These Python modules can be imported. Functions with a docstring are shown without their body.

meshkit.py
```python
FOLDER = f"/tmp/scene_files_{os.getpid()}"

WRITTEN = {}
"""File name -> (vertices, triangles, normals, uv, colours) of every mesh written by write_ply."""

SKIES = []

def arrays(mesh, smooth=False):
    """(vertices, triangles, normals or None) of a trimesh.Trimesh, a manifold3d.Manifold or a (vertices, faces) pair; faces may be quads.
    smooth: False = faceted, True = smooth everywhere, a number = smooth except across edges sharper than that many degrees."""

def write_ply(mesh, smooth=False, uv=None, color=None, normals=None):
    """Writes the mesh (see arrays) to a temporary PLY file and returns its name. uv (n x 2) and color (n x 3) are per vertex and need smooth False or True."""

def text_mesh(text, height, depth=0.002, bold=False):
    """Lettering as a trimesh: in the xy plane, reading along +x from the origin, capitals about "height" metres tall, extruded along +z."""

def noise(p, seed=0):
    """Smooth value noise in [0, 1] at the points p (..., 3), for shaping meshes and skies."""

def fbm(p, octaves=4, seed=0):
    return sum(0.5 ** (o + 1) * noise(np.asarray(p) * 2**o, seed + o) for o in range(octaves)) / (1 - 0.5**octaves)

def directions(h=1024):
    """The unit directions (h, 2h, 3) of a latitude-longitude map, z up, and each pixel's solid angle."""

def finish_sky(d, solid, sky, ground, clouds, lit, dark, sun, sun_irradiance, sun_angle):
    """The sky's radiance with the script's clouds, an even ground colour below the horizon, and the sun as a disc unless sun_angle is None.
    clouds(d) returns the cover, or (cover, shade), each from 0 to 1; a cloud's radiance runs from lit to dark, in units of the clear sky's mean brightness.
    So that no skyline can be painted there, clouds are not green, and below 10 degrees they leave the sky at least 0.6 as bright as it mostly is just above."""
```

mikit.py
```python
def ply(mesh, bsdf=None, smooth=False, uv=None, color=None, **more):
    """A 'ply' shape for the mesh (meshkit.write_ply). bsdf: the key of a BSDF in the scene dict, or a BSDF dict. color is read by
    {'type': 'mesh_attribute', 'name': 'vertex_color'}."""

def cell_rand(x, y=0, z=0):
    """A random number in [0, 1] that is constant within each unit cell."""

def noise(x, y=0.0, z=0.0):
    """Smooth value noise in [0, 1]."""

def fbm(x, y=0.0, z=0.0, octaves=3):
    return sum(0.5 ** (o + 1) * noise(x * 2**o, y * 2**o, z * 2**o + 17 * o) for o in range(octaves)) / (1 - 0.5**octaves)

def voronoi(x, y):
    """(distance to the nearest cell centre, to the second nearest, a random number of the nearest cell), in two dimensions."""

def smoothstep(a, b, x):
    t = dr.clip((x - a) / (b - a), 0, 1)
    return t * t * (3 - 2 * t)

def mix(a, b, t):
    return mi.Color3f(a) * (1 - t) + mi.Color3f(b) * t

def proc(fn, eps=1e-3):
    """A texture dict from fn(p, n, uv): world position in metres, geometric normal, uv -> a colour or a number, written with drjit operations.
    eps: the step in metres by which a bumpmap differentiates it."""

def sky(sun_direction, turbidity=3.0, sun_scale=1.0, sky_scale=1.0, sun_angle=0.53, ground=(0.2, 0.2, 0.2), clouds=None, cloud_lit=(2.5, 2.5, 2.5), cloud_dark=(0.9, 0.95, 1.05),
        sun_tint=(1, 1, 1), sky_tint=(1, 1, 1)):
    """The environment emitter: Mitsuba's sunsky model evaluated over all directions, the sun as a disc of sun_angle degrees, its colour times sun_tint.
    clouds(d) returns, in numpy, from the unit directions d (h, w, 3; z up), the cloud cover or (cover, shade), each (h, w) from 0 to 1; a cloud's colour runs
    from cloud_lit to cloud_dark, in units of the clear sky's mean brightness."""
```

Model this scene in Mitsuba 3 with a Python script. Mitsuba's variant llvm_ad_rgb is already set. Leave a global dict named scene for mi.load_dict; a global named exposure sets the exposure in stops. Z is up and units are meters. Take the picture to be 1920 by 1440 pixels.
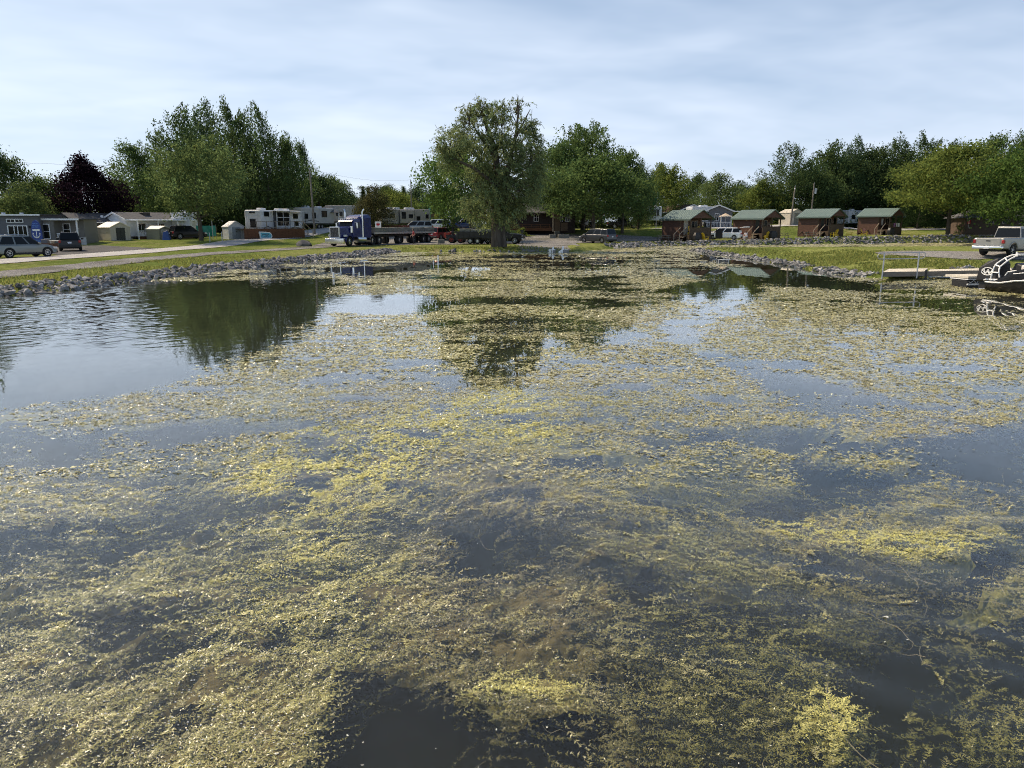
import math
import numpy as np
import trimesh
import shapely
import shapely.geometry as sg
import manifold3d as m3
import drjit as dr
import mitsuba as mi
import mikit
import meshkit
from mikit import proc, noise, fbm, voronoi, cell_rand, smoothstep, mix

T = mi.ScalarTransform4f
scene, labels = {}, {}
PI = math.pi

# ---------------------------------------------------------------- camera, sky, exposure
EYE, FOCAL, PITCH = 2.8, 1400.0 / 1920, math.radians(12.09)
scene['camera'] = {
    'type': 'perspective', 'fov': 2 * math.degrees(math.atan(0.5 / FOCAL)), 'fov_axis': 'x', 'near_clip': 0.1, 'far_clip': 4000.0,
    'to_world': T().look_at(origin=[0, 0, EYE], target=[0, math.cos(PITCH), EYE - math.sin(PITCH)], up=[0, 0, 1])}
exposure = 1.88
MURK = True


SUN = (-0.66, 0.40, 0.86)


def cirrus(d):
    """High thin veil of cloud: long soft streaks, thickest towards the sun."""
    up = np.maximum(d[..., 2], 0.04)
    q = np.stack([d[..., 0] / (up + 0.12), d[..., 1] / (up + 0.12), np.zeros_like(up)], -1)
    a = math.radians(14)
    u = q[..., 0] * math.cos(a) + q[..., 1] * math.sin(a)
    v = -q[..., 0] * math.sin(a) + q[..., 1] * math.cos(a)
    w = meshkit.fbm(np.stack([u * 0.9, v * 0.9, up * 0], -1), 4, 5)
    s1 = meshkit.fbm(np.stack([u * 0.8 + w, v * 1.5 + w, up * 0 + 3], -1), 5, 11)
    s2 = meshkit.fbm(np.stack([u * 2.4 + 2 * w, v * 6 + w, up * 0 + 7], -1), 4, 23)
    s3 = meshkit.fbm(np.stack([u * 3.1 + 2 * w, v * 4 + w, up * 0 + 9], -1), 4, 31)
    glow = np.clip(d @ (np.array(SUN) / np.linalg.norm(SUN)), 0, 1) ** 2
    c = 0.37 + 0.50 * (s1 - 0.45) + 0.14 * (s2 - 0.5) + 0.26 * (s3 - 0.5) + 0.12 * glow + 0.40 * np.exp(-4.5 * up) - 0.55 * up
    return np.clip(c, 0.05, 0.92), np.clip(0.75 - 0.9 * glow - 0.5 * (s1 - 0.5), 0, 1)


scene['sky'] = mikit.sky(SUN, turbidity=3.0, clouds=cirrus, cloud_lit=(3.6, 3.9, 4.3), cloud_dark=(2.4, 2.75, 3.35),
                         sky_tint=(1.0, 0.97, 0.95), ground=(0.12, 0.13, 0.10))

# ---------------------------------------------------------------- helpers


def rng(seed):
    return np.random.default_rng(seed)


def rgb(r, g, b):
    return {'type': 'rgb', 'value': [r, g, b]}


def mat(name, color, rough=0.6, metal=0.0, spec=0.5, coat=0.0, two=True):
    b = {'type': 'principled', 'base_color': color if isinstance(color, dict) else rgb(*color), 'roughness': rough, 'metallic': metal, 'specular': spec}
    if coat:
        b.update(clearcoat=coat, clearcoat_gloss=0.95)
    scene[name] = {'type': 'twosided', 'bsdf': b} if two else b
    return name


def key_for(name, parent=None):
    base = f'{parent}__{name}' if parent else name
    key, n = base, 0
    while key in used:
        n += 1
        key = f'{base}_{n:03d}'
    used.add(key)
    return key


used = set()


def thing(name, label, category, group=None, kind=None):
    k = key_for(name)
    labels[k] = {'label': label, 'category': category}
    if group:
        labels[k]['group'] = group
    if kind:
        labels[k]['kind'] = kind
    return k


def structure(name, label=None):
    k = key_for(name)
    labels[k] = {'kind': 'structure'}
    if label:
        labels[k]['label'] = label
    return k


def add(parent, name, mesh, m, at=None, smooth=False, label=None, kind=None, color=None):
    """One part (or, with name None, the thing's own single mesh)."""
    k = key_for(name, parent) if name else parent
    if isinstance(mesh, dict):
        d = dict(mesh)
    else:
        d = mikit.ply(mesh, m, smooth=smooth, color=color)
    if at is not None:
        d['to_world'] = at
    scene[k] = d
    if label or kind:
        labels[k] = {}
        if label:
            labels[k]['label'] = label
        if kind:
            labels[k]['kind'] = kind
    return k


def cat(ms):
    ms = [m for m in ms if m is not None]
    return ms[0] if len(ms) == 1 else trimesh.util.concatenate(ms)


def bx(x0, x1, y0, y1, z0, z1):
    b = trimesh.creation.box((abs(x1 - x0), abs(y1 - y0), abs(z1 - z0)))
    b.apply_translation(((x0 + x1) / 2, (y0 + y1) / 2, (z0 + z1) / 2))
    return b


def rbox(x0, x1, y0, y1, z0, z1, r=0.05, seg=8):
    """Box with rounded edges."""
    r = min(r, abs(x1 - x0) / 2.01, abs(y1 - y0) / 2.01, abs(z1 - z0) / 2.01)
    s = m3.Manifold.sphere(r, seg)
    ms = [s.translate((x, y, z)) for x in (x0 + r, x1 - r) for y in (y0 + r, y1 - r) for z in (z0 + r, z1 - r)]
    h = m3.Manifold.batch_hull(ms).to_mesh()
    return trimesh.Trimesh(h.vert_properties[:, :3], h.tri_verts, process=False)


def tube(p0, p1, r, r1=None, n=8, cap=True):
    return pipe([p0, p1], [r, r if r1 is None else r1], n)


def pipe(pts, rad, n=8):
    """Swept tube through the points with a radius each, closed at both ends."""
    p = np.asarray(pts, float)
    rad = np.broadcast_to(np.asarray(rad, float), (len(p),))
    t = np.gradient(p, axis=0)
    t /= np.linalg.norm(t, axis=1, keepdims=True) + 1e-12
    a = np.cross(t, np.where(np.abs(t[:, 2:]) < 0.9, [0, 0, 1.0], [1.0, 0, 0]))
    a /= np.linalg.norm(a, axis=1, keepdims=True) + 1e-12
    b = np.cross(t, a)
    ang = np.arange(n) * 2 * PI / n
    v = (p[:, None] + rad[:, None, None] * (np.cos(ang)[None, :, None] * a[:, None] + np.sin(ang)[None, :, None] * b[:, None])).reshape(-1, 3)
    i, j = np.meshgrid(np.arange(len(p) - 1), np.arange(n), indexing='ij')
    q = np.stack([i * n + j, (i + 1) * n + j, (i + 1) * n + (j + 1) % n, i * n + (j + 1) % n], -1).reshape(-1, 4)
    f = np.vstack([q[:, [0, 1, 2]], q[:, [0, 2, 3]]])
    L = (len(p) - 1) * n
    c0, c1 = len(v), len(v) + 1
    v = np.vstack([v, p[:1], p[-1:]])
    k = np.arange(n)
    f = np.vstack([f, np.stack([k * 0 + c0, k, (k + 1) % n], 1), np.stack([k * 0 + c1, L + (k + 1) % n, L + k], 1)])
    return trimesh.Trimesh(v, f, process=False)


def prism(poly, y0, y1):
    """Polygon in x,z extruded from y0 to y1."""
    g = sg.Polygon(poly) if not isinstance(poly, sg.Polygon) else poly
    m = trimesh.creation.extrude_polygon(g, abs(y1 - y0), engine='earcut')
    v = m.vertices
    m.vertices = np.stack([v[:, 0], max(y0, y1) - v[:, 2], v[:, 1]], 1)
    return m


def xform(m, rotz=0.0, loc=(0, 0, 0), s=1.0):
    m = m.copy()
    if s != 1.0:
        m.apply_scale(s)
    c, k = math.cos(rotz), math.sin(rotz)
    v = m.vertices
    m.vertices = np.stack([v[:, 0] * c - v[:, 1] * k + loc[0], v[:, 0] * k + v[:, 1] * c + loc[1], v[:, 2] + loc[2]], 1)
    return m


def placed(x, y, z, deg=0.0, s=1.0):
    return T().translate([float(x), float(y), float(z)]).rotate([0, 0, 1], float(deg)).scale(float(s))


def sight(px, d, z=0.5):
    """Survey bearing: east of a spot seen px from the photograph's left edge (of 1920) at d metres north."""
    return (px - 960) / 1400.0 * (d * math.cos(PITCH) + (EYE - z) * math.sin(PITCH))
# ---------------------------------------------------------------- the pond and the ground round it
POND = sg.Polygon([(-30, -12), (-27, 5), (-23, 20), (-20.2, 29.3), (-19.1, 32.2), (-18.3, 39.2), (-17.5, 48.8), (-15.1, 59.7), (-11, 77.5), (-7, 77.6), (-3.2, 77), (1.3, 75.8), (4.8, 75.8),
                   (7, 79), (10.1, 84.8), (14, 91), (19.3, 98), (30, 103.5), (45, 109.5), (60, 114.5), (80, 118.5), (130, 124), (130, 100), (95, 93), (70, 90), (45, 88.5), (28, 86), (21.5, 84),
                   (19.0, 81), (18.8, 74), (19.1, 62), (19.0, 54), (18.2, 46), (19.0, 40.2), (19.8, 39.2), (21.5, 39.8), (24, 42.2), (28, 44.3), (34, 44), (48, 40), (48, -12)])
PEN = sg.Polygon([(17, 30), (60, 30), (130, 60), (130, 102), (17, 92)])
shapely.prepare(POND)
EDGE = POND.exterior


def ss(a, b, x):
    t = np.clip((np.asarray(x, float) - a) / (b - a), 0, 1)
    return t * t * (3 - 2 * t)


def ground_z(x, y):
    x, y = np.asarray(x, float), np.asarray(y, float)
    pts = shapely.points(x, y)
    d = shapely.distance(EDGE, pts)
    inside = shapely.contains(POND, pts)
    top = 0.30 + 0.14 * ss(70, 95, y) + 0.2 * ss(105, 140, y)
    east = ss(15, 24, x) * ss(92, 97, y)
    top = top + east * (0.02 + 0.5 * ss(22, 65, x) + 0.3 * ss(128, 150, y))
    top = top + 0.42 * ss(-64, -48, x) * ss(-22, -32, x) * ss(84, 97, y)
    xe = 17 + 42 * ss(114, 138, y)
    top = top + (1.35 * ss(100, 127, y) + 0.35 * ss(127, 150, y)) * ss(-46, -28, x) * ss(xe + 8, xe - 6, x) + 0.55 * ss(128, 143, y) * ss(xe - 6, xe + 8, x)
    pen = shapely.contains(PEN, pts)
    top = np.where(pen, 0.32 + 0.55 * ss(1.5, 9, d) * ss(85, 62, y), top)
    top = top + 0.05 * (meshkit.noise(np.stack([x * 0.15, y * 0.15, x * 0], -1), 3) - 0.5)
    w = np.where(pen, 2.2, 1.25)
    w = np.where((np.abs(x - 3) < 4) & (y > 70) & (y < 90), 7.0, w)
    bank = top * (0.65 * np.clip(d / w, 0, 1) + 0.35 * ss(0, 1, d / w))
    return np.where(inside, -np.minimum(1.1, 0.05 + 0.55 * d), bank)


xs = np.unique(np.concatenate([np.linspace(-900, -80, 15), np.arange(-80, -32, 2.0), np.arange(-32, 40, 0.75), np.arange(40, 132, 2.0), np.linspace(132, 900, 14)]))
ys = np.unique(np.concatenate([np.linspace(-60, -12, 8), np.arange(-12, 26, 2.0), np.arange(26, 128, 0.75), np.arange(128, 190, 3.0), np.linspace(190, 2500, 24)]))
gx, gy = np.meshgrid(xs, ys)
gz = ground_z(gx.ravel(), gy.ravel())
V = np.stack([gx.ravel(), gy.ravel(), gz], 1)
n = len(xs)
i, j = np.meshgrid(np.arange(len(ys) - 1), np.arange(n - 1), indexing='ij')
a0 = (i * n + j).ravel()
Fq = np.stack([a0, a0 + 1, a0 + n + 1, a0 + n], 1)
wet = (gz[Fq] < -0.10).all(1)


def submesh(f):
    m = trimesh.Trimesh(V, np.vstack([f[:, [0, 1, 2]], f[:, [0, 2, 3]]]), process=False)
    m.remove_unreferenced_vertices()
    return m


def grass_col(p, n, uv):
    a = fbm(p.x * 0.16, p.y * 0.10, 3.0, 3)
    b = fbm(p.x * 1.3, p.y * 0.9, 7.0, 3)
    c = noise(p.x * 9.0, p.y * 7.0, 1.0)
    e = fbm(p.x * 0.5, p.y * 0.45, 21.0, 3)
    g = mix((0.132, 0.172, 0.046), (0.212, 0.232, 0.076), smoothstep(0.3, 0.7, a))
    g = mix(g, (0.28, 0.25, 0.125), 0.75 * smoothstep(0.56, 0.74, b * 0.5 + e * 0.5))
    g = mix(g, (0.09, 0.12, 0.024), 0.5 * smoothstep(0.52, 0.75, noise(p.x * 2.7, p.y * 2.2, 4.0)))
    return g * (0.72 + 0.56 * c)


scene['grass_sod'] = {'type': 'twosided', 'bsdf': {'type': 'bumpmap', 'bump': proc(lambda p, n, uv: 0.05 * fbm(p.x * 5, p.y * 5, 0.0, 3) + 0.05 * noise(p.x * 17, p.y * 17), eps=0.02), 'scale': 1.0,
                      'nested': {'type': 'diffuse', 'reflectance': proc(grass_col)}}}
scene['mud_bed'] = {'type': 'twosided', 'bsdf': {'type': 'diffuse', 'reflectance': proc(lambda p, n, uv: mix((0.014, 0.018, 0.015), (0.028, 0.032, 0.024), fbm(p.x * 1.7, p.y * 1.7, 0.0, 3)))}}
k = structure('ground', 'mown grass lawn round the pond')
add(k, None, submesh(Fq[~wet]), 'grass_sod', smooth=True)
k = structure('pond_bed')
add(k, None, submesh(Fq[wet]), 'mud_bed', smooth=True)


def gravel(c0, c1, s):
    def f(p, n, uv):
        d1, d2, r = voronoi(p.x * s, p.y * s)
        g = mix(c0, c1, r)
        g = mix(g, (0.10, 0.10, 0.075), 0.55 * smoothstep(0.55, 0.72, fbm(p.x * 0.45, p.y * 0.45, 5.0, 4)))
        return g * (0.65 + 0.5 * smoothstep(0.0, 0.3, d2 - d1)) * (0.8 + 0.4 * fbm(p.x * 0.8, p.y * 0.8, 2.0, 3))
    return f


scene['gravel_stone'] = {'type': 'twosided', 'bsdf': {'type': 'bumpmap', 'bump': proc(lambda p, n, uv: 0.03 * noise(p.x * 14, p.y * 14) + 0.02 * noise(p.x * 31, p.y * 31), eps=0.01), 'scale': 1.0,
                         'nested': {'type': 'diffuse', 'reflectance': proc(gravel((0.17, 0.165, 0.16), (0.34, 0.33, 0.31), 11.0))}}}
scene['asphalt_worn'] = {'type': 'twosided', 'bsdf': {'type': 'diffuse', 'reflectance': proc(
    lambda p, n, uv: mix((0.34, 0.335, 0.325), (0.48, 0.47, 0.455), fbm(p.x * 0.4, p.y * 0.4, 1.0, 4)) * (0.8 + 0.4 * noise(p.x * 15, p.y * 15)))}}
scene['asphalt_dark'] = {'type': 'twosided', 'bsdf': {'type': 'diffuse', 'reflectance': proc(
    lambda p, n, uv: mix((0.09, 0.09, 0.092), (0.16, 0.158, 0.155), fbm(p.x * 0.5, p.y * 0.5, 1.0, 4)) * (0.8 + 0.4 * noise(p.x * 15, p.y * 15)))}}


def drape(name, poly, m, lift, seed=0, rough=0.35):
    """A sheet laid on the ground inside the outline, with an uneven edge."""
    g = sg.Polygon(poly).buffer(0) if not isinstance(poly, sg.Polygon) else poly
    g = g.segmentize(0.8)
    c = np.array(g.exterior.coords)
    c = c + rough * (np.stack([meshkit.noise(np.stack([c[:, 0] * 0.7, c[:, 1] * 0.7, c[:, 0] * 0 + s], -1), seed) for s in (0, 9)], 1) - 0.5) * 2
    g = sg.Polygon(c).buffer(0)
    if g.geom_type != 'Polygon':
        g = max(g.geoms, key=lambda q: q.area)
    x0, y0, x1, y1 = g.bounds
    st = 1.0
    qx, qy = np.meshgrid(np.arange(x0 - st, x1 + st, st), np.arange(y0 - st, y1 + st, st))
    inner = shapely.contains_xy(g.buffer(-0.35), qx.ravel(), qy.ravel())
    pts = np.vstack([np.array(g.segmentize(1.0).exterior.coords)[:-1], np.stack([qx.ravel()[inner], qy.ravel()[inner]], 1)])
    from scipy.spatial import Delaunay
    tri = Delaunay(pts).simplices
    cen = pts[tri].mean(1)
    tri = tri[shapely.contains_xy(g, cen[:, 0], cen[:, 1])]
    v = np.column_stack([pts, ground_z(pts[:, 0], pts[:, 1]) + lift])
    u, w = v[tri[:, 1], :2] - v[tri[:, 0], :2], v[tri[:, 2], :2] - v[tri[:, 0], :2]
    flip = u[:, 0] * w[:, 1] - u[:, 1] * w[:, 0] < 0
    tri[flip] = tri[flip][:, ::-1]
    k = structure(name)
    add(k, None, trimesh.Trimesh(v, tri, process=False), m, smooth=True)


def ribbon(pts, w):
    return sg.LineString(pts).buffer(w / 2, cap_style='flat')


drape('gravel_path', ribbon([(-27, 14), (-25.6, 26), (-25.4, 38), (-26.3, 50), (-26.4, 60), (-24.6, 70), (-21, 81), (-15, 90), (-10.5, 96)], 3.3), 'gravel_stone', 0.035, 1)
drape('road', ribbon([(-36, 20), (-34.6, 54), (-34.2, 73), (-33.2, 92), (-30, 116), (-26, 150), (-24, 200)], 4.6), 'asphalt_worn', 0.04, 2, 0.1)
drape('gravel_lot', [(-22, 84), (-14, 87.5), (-6, 90.5), (3, 92.5), (9, 96), (13, 101), (20, 106), (24, 112), (40, 124), (40, 129), (22, 118), (8, 112), (-6, 112), (-18, 112), (-24, 100)], 'gravel_stone', 0.05, 3, 0.5)
drape('boat_ramp', [(1.0, 76.5), (5.6, 76.8), (7.6, 86), (8.2, 95.4), (0.5, 92.2), (0.8, 84)], 'gravel_stone', 0.03, 4, 0.4)
drape('driveway', [(-51, 73), (-36.4, 62), (-36.4, 70), (-37, 78), (-46, 86), (-52, 82)], 'asphalt_dark', 0.03, 5, 0.3)
drape('lane', ribbon([(8, 112), (4.5, 116), (6, 124), (9, 132)], 6), 'asphalt_dark', 0.03, 6, 0.4)
drape('campground_road', ribbon([(24, 128), (50, 136), (76, 141), (120, 146)], 4.5), 'asphalt_worn', 0.05, 7, 0.2)
drape('gravel_turnout', [(24.4, 51), (29, 49.2), (40, 47.6), (60, 46), (60, 51.5), (44, 53), (30, 54.6), (26, 54.4)], 'gravel_stone', 0.035, 8, 0.6)

# ---------------------------------------------------------------- water
def wave(x, y):
    """Height of the ripples in metres: a light chop in the open north-west corner, almost calm over the weed."""
    r = np.zeros_like(x)
    chop = ss(-0.42, -0.56, x / np.maximum(y, 1)) * ss(14, 21, y) * ss(44, 36, y)
    g = rng(5)
    for q in range(26):
        lam = 0.26 * 1.15 ** (q % 13)
        th = math.radians(100) + g.normal(0, 0.45)
        kx, ky = math.cos(th) * 2 * PI / lam, math.sin(th) * 2 * PI / lam
        r += lam * 0.0005 * (0.10 + 0.9 * chop) * np.sin(kx * x + ky * y + g.uniform(0, 6.3))
    r += (0.0062 * chop + 0.0008 * ss(12, 18, y) * ss(48, 40, y)) * g.normal(size=x.shape)
    near = ss(9, 5, y)
    for q in range(10):
        lam = 0.28 + 0.07 * q
        th = math.radians(62) + g.normal(0, 0.25)
        r += lam * 0.0014 * near * (0.3 + 0.7 * ss(-1.5, 1.5, x)) * np.sin((math.cos(th) * x + math.sin(th) * y) * 2 * PI / lam + g.uniform(0, 6.3))
    return r


def sheet(x0, x1, y0, y1, s):
    nx, ny = max(2, int((x1 - x0) / s) + 1), max(2, int((y1 - y0) / s) + 1)
    X, Y = np.meshgrid(np.linspace(x0, x1, nx), np.linspace(y0, y1, ny))
    Z = wave(X, Y) * np.minimum(1, np.minimum(np.minimum(X - x0, x1 - X), np.minimum(Y - y0, y1 - Y)) / (3 * s)) if s < 1 else X * 0
    v = np.stack([X.ravel(), Y.ravel(), Z.ravel()], 1)
    i, j = np.meshgrid(np.arange(ny - 1), np.arange(nx - 1), indexing='ij')
    a = (i * nx + j).ravel()
    q = np.stack([a, a + 1, a + nx + 1, a + nx], 1)
    return trimesh.Trimesh(v, np.vstack([q[:, [0, 1, 2]], q[:, [0, 2, 3]]]), process=False)


scene['murk'] = {'type': 'homogeneous', 'albedo': {'type': 'rgb', 'value': [0.09, 0.10, 0.07]}, 'sigma_t': {'type': 'rgb', 'value': [0.88, 0.80, 1.0]}, 'scale': 1.35} if MURK else None
if not MURK:
    del scene['murk']
scene['water_skin'] = {'type': 'thindielectric', 'int_ior': 1.23, 'ext_ior': 1.0}
k = structure('water')
wm = cat([sheet(-30, 48, -12, 2, 14.0), sheet(-7, 7, 2, 10, 0.05), sheet(-30, -7, 2, 10, 8.0), sheet(7, 48, 2, 10, 8.0), sheet(-24, -3, 14, 45, 0.13), sheet(-3, 20, 14, 45, 0.3), sheet(-24, 20, 10, 14, 0.16), sheet(-30, -24, 10, 45, 6.0), sheet(20, 48, 10, 45, 7.0),
          sheet(-20, 20, 45, 90, 0.35), sheet(20, 132, 80, 90, 10.0), sheet(6, 132, 90, 126, 18.0)])
d = mikit.ply(wm, 'water_skin', smooth=True)
if MURK:
    d['interior'] = {'type': 'ref', 'id': 'murk'}
scene[k] = d

# ---------------------------------------------------------------- riprap banks: each stone its own piece
STONE = []
for c in ((0.145, 0.143, 0.142), (0.21, 0.207, 0.203), (0.34, 0.333, 0.322), (0.092, 0.092, 0.095)):
    STONE.append(mat(f'riprap_{len(STONE)}', proc((lambda c: lambda p, n, uv: mi.Color3f(c) * (0.65 + 0.7 * fbm(p.x * 4, p.y * 4, p.z * 4, 3)))(c)), 0.85, spec=0.25))


def stone_mesh(g, r):
    p = g.normal(size=(13, 3))
    p /= np.linalg.norm(p, axis=1, keepdims=True)
    p *= g.uniform(0.75, 1.1, (13, 1)) * np.array([1.25, 0.9, 0.7]) * r
    h = m3.Manifold.hull_points(p).to_mesh()
    return trimesh.Trimesh(h.vert_properties[:, :3], h.tri_verts, process=False)


g = rng(8)
PROTO = [stone_mesh(g, 1.0) for _ in range(14)]


def riprap(pts, w0, w1, per, r0, r1, parts, seed, name):
    g = rng(seed)
    line = sg.LineString(pts)
    nn = int(line.length * (w1 - w0) * per)
    t = g.uniform(0, line.length, nn)
    s = g.uniform(w0, w1, nn)
    c = np.array([line.interpolate(a).coords[0] for a in t])
    e = np.array([line.interpolate(min(a + 0.3, line.length)).coords[0] for a in t]) - np.array([line.interpolate(max(a - 0.3, 0)).coords[0] for a in t])
    e /= np.linalg.norm(e, axis=1, keepdims=True)
    q = c + np.stack([-e[:, 1], e[:, 0]], 1) * s[:, None] + g.normal(0, 0.1, (nn, 2))
    z = ground_z(q[:, 0], q[:, 1])
    r = g.uniform(r0, r1, nn) * g.choice([0.7, 1.0, 1.0, 1.25], nn)
    order = np.argsort(np.hypot(q[:, 0], q[:, 1]) / r + 1e3 * ((np.abs(q[:, 0] / np.maximum(q[:, 1], 1)) > 0.72)))
    k = structure(name)
    rest = [[] for _ in STONE]
    protos = {}
    for rank, a in enumerate(order):
        mi_, pi_ = int(g.integers(0, len(STONE))), int(g.integers(0, len(PROTO)))
        if g.random() < 0.3:
            mi_ = 1
        lift = max(z[a], -0.12) + r[a] * g.uniform(0.15, 0.55)
        R = trimesh.transformations.euler_matrix(g.normal(0, 0.35), g.normal(0, 0.35), g.uniform(0, 6.3))
        R[:3, :3] *= r[a]
        R[:3, 3] = (q[a, 0], q[a, 1], lift)
        if rank < parts:
            if (mi_, pi_) not in protos:
                protos[mi_, pi_] = mikit.ply(PROTO[pi_], STONE[mi_])
            add(k, 'stone', protos[mi_, pi_], None, at=T(R))
        else:
            m = PROTO[pi_].copy()
            m.apply_transform(R)
            rest[mi_].append(m)
    for m_, l in zip(STONE, rest):
        if l:
            add(k, 'rubble', cat(l), m_, kind='stuff')


riprap([(-23, 20), (-20.2, 29.3), (-19.1, 32.2), (-18.3, 39.2), (-17.5, 48.8), (-15.1, 59.7), (-11.4, 76.5)], -0.2, 1.2, 36, 0.07, 0.17, 300, 21, 'riprap_bank')
riprap([(18.9, 40.6), (18.5, 44), (18.4, 46.5)], -0.95, 0.15, 24, 0.09, 0.18, 60, 22, 'riprap_bank')
riprap([(18.6, 48.4), (19.0, 54), (19.1, 62), (18.8, 74), (19.0, 81), (21.5, 84)], -0.95, 0.15, 20, 0.10, 0.19, 200, 23, 'riprap_bank')
riprap([(12, 87.6), (14, 91), (19.3, 98), (30, 103.5), (45, 109.5), (60, 114.5), (80, 118.5), (120, 123)], -0.1, 1.5, 12, 0.12, 0.24, 150, 24, 'riprap_bank')
riprap([(26.5, 43.6), (28, 44.3), (34, 44), (46, 40.6)], -0.2, 1.2, 16, 0.10, 0.22, 60, 25, 'riprap_bank')
riprap([(-8, 77.6), (-3.2, 77), (0.4, 76.1)], -0.1, 0.6, 5, 0.08, 0.2, 0, 26, 'stony_shore')
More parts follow.
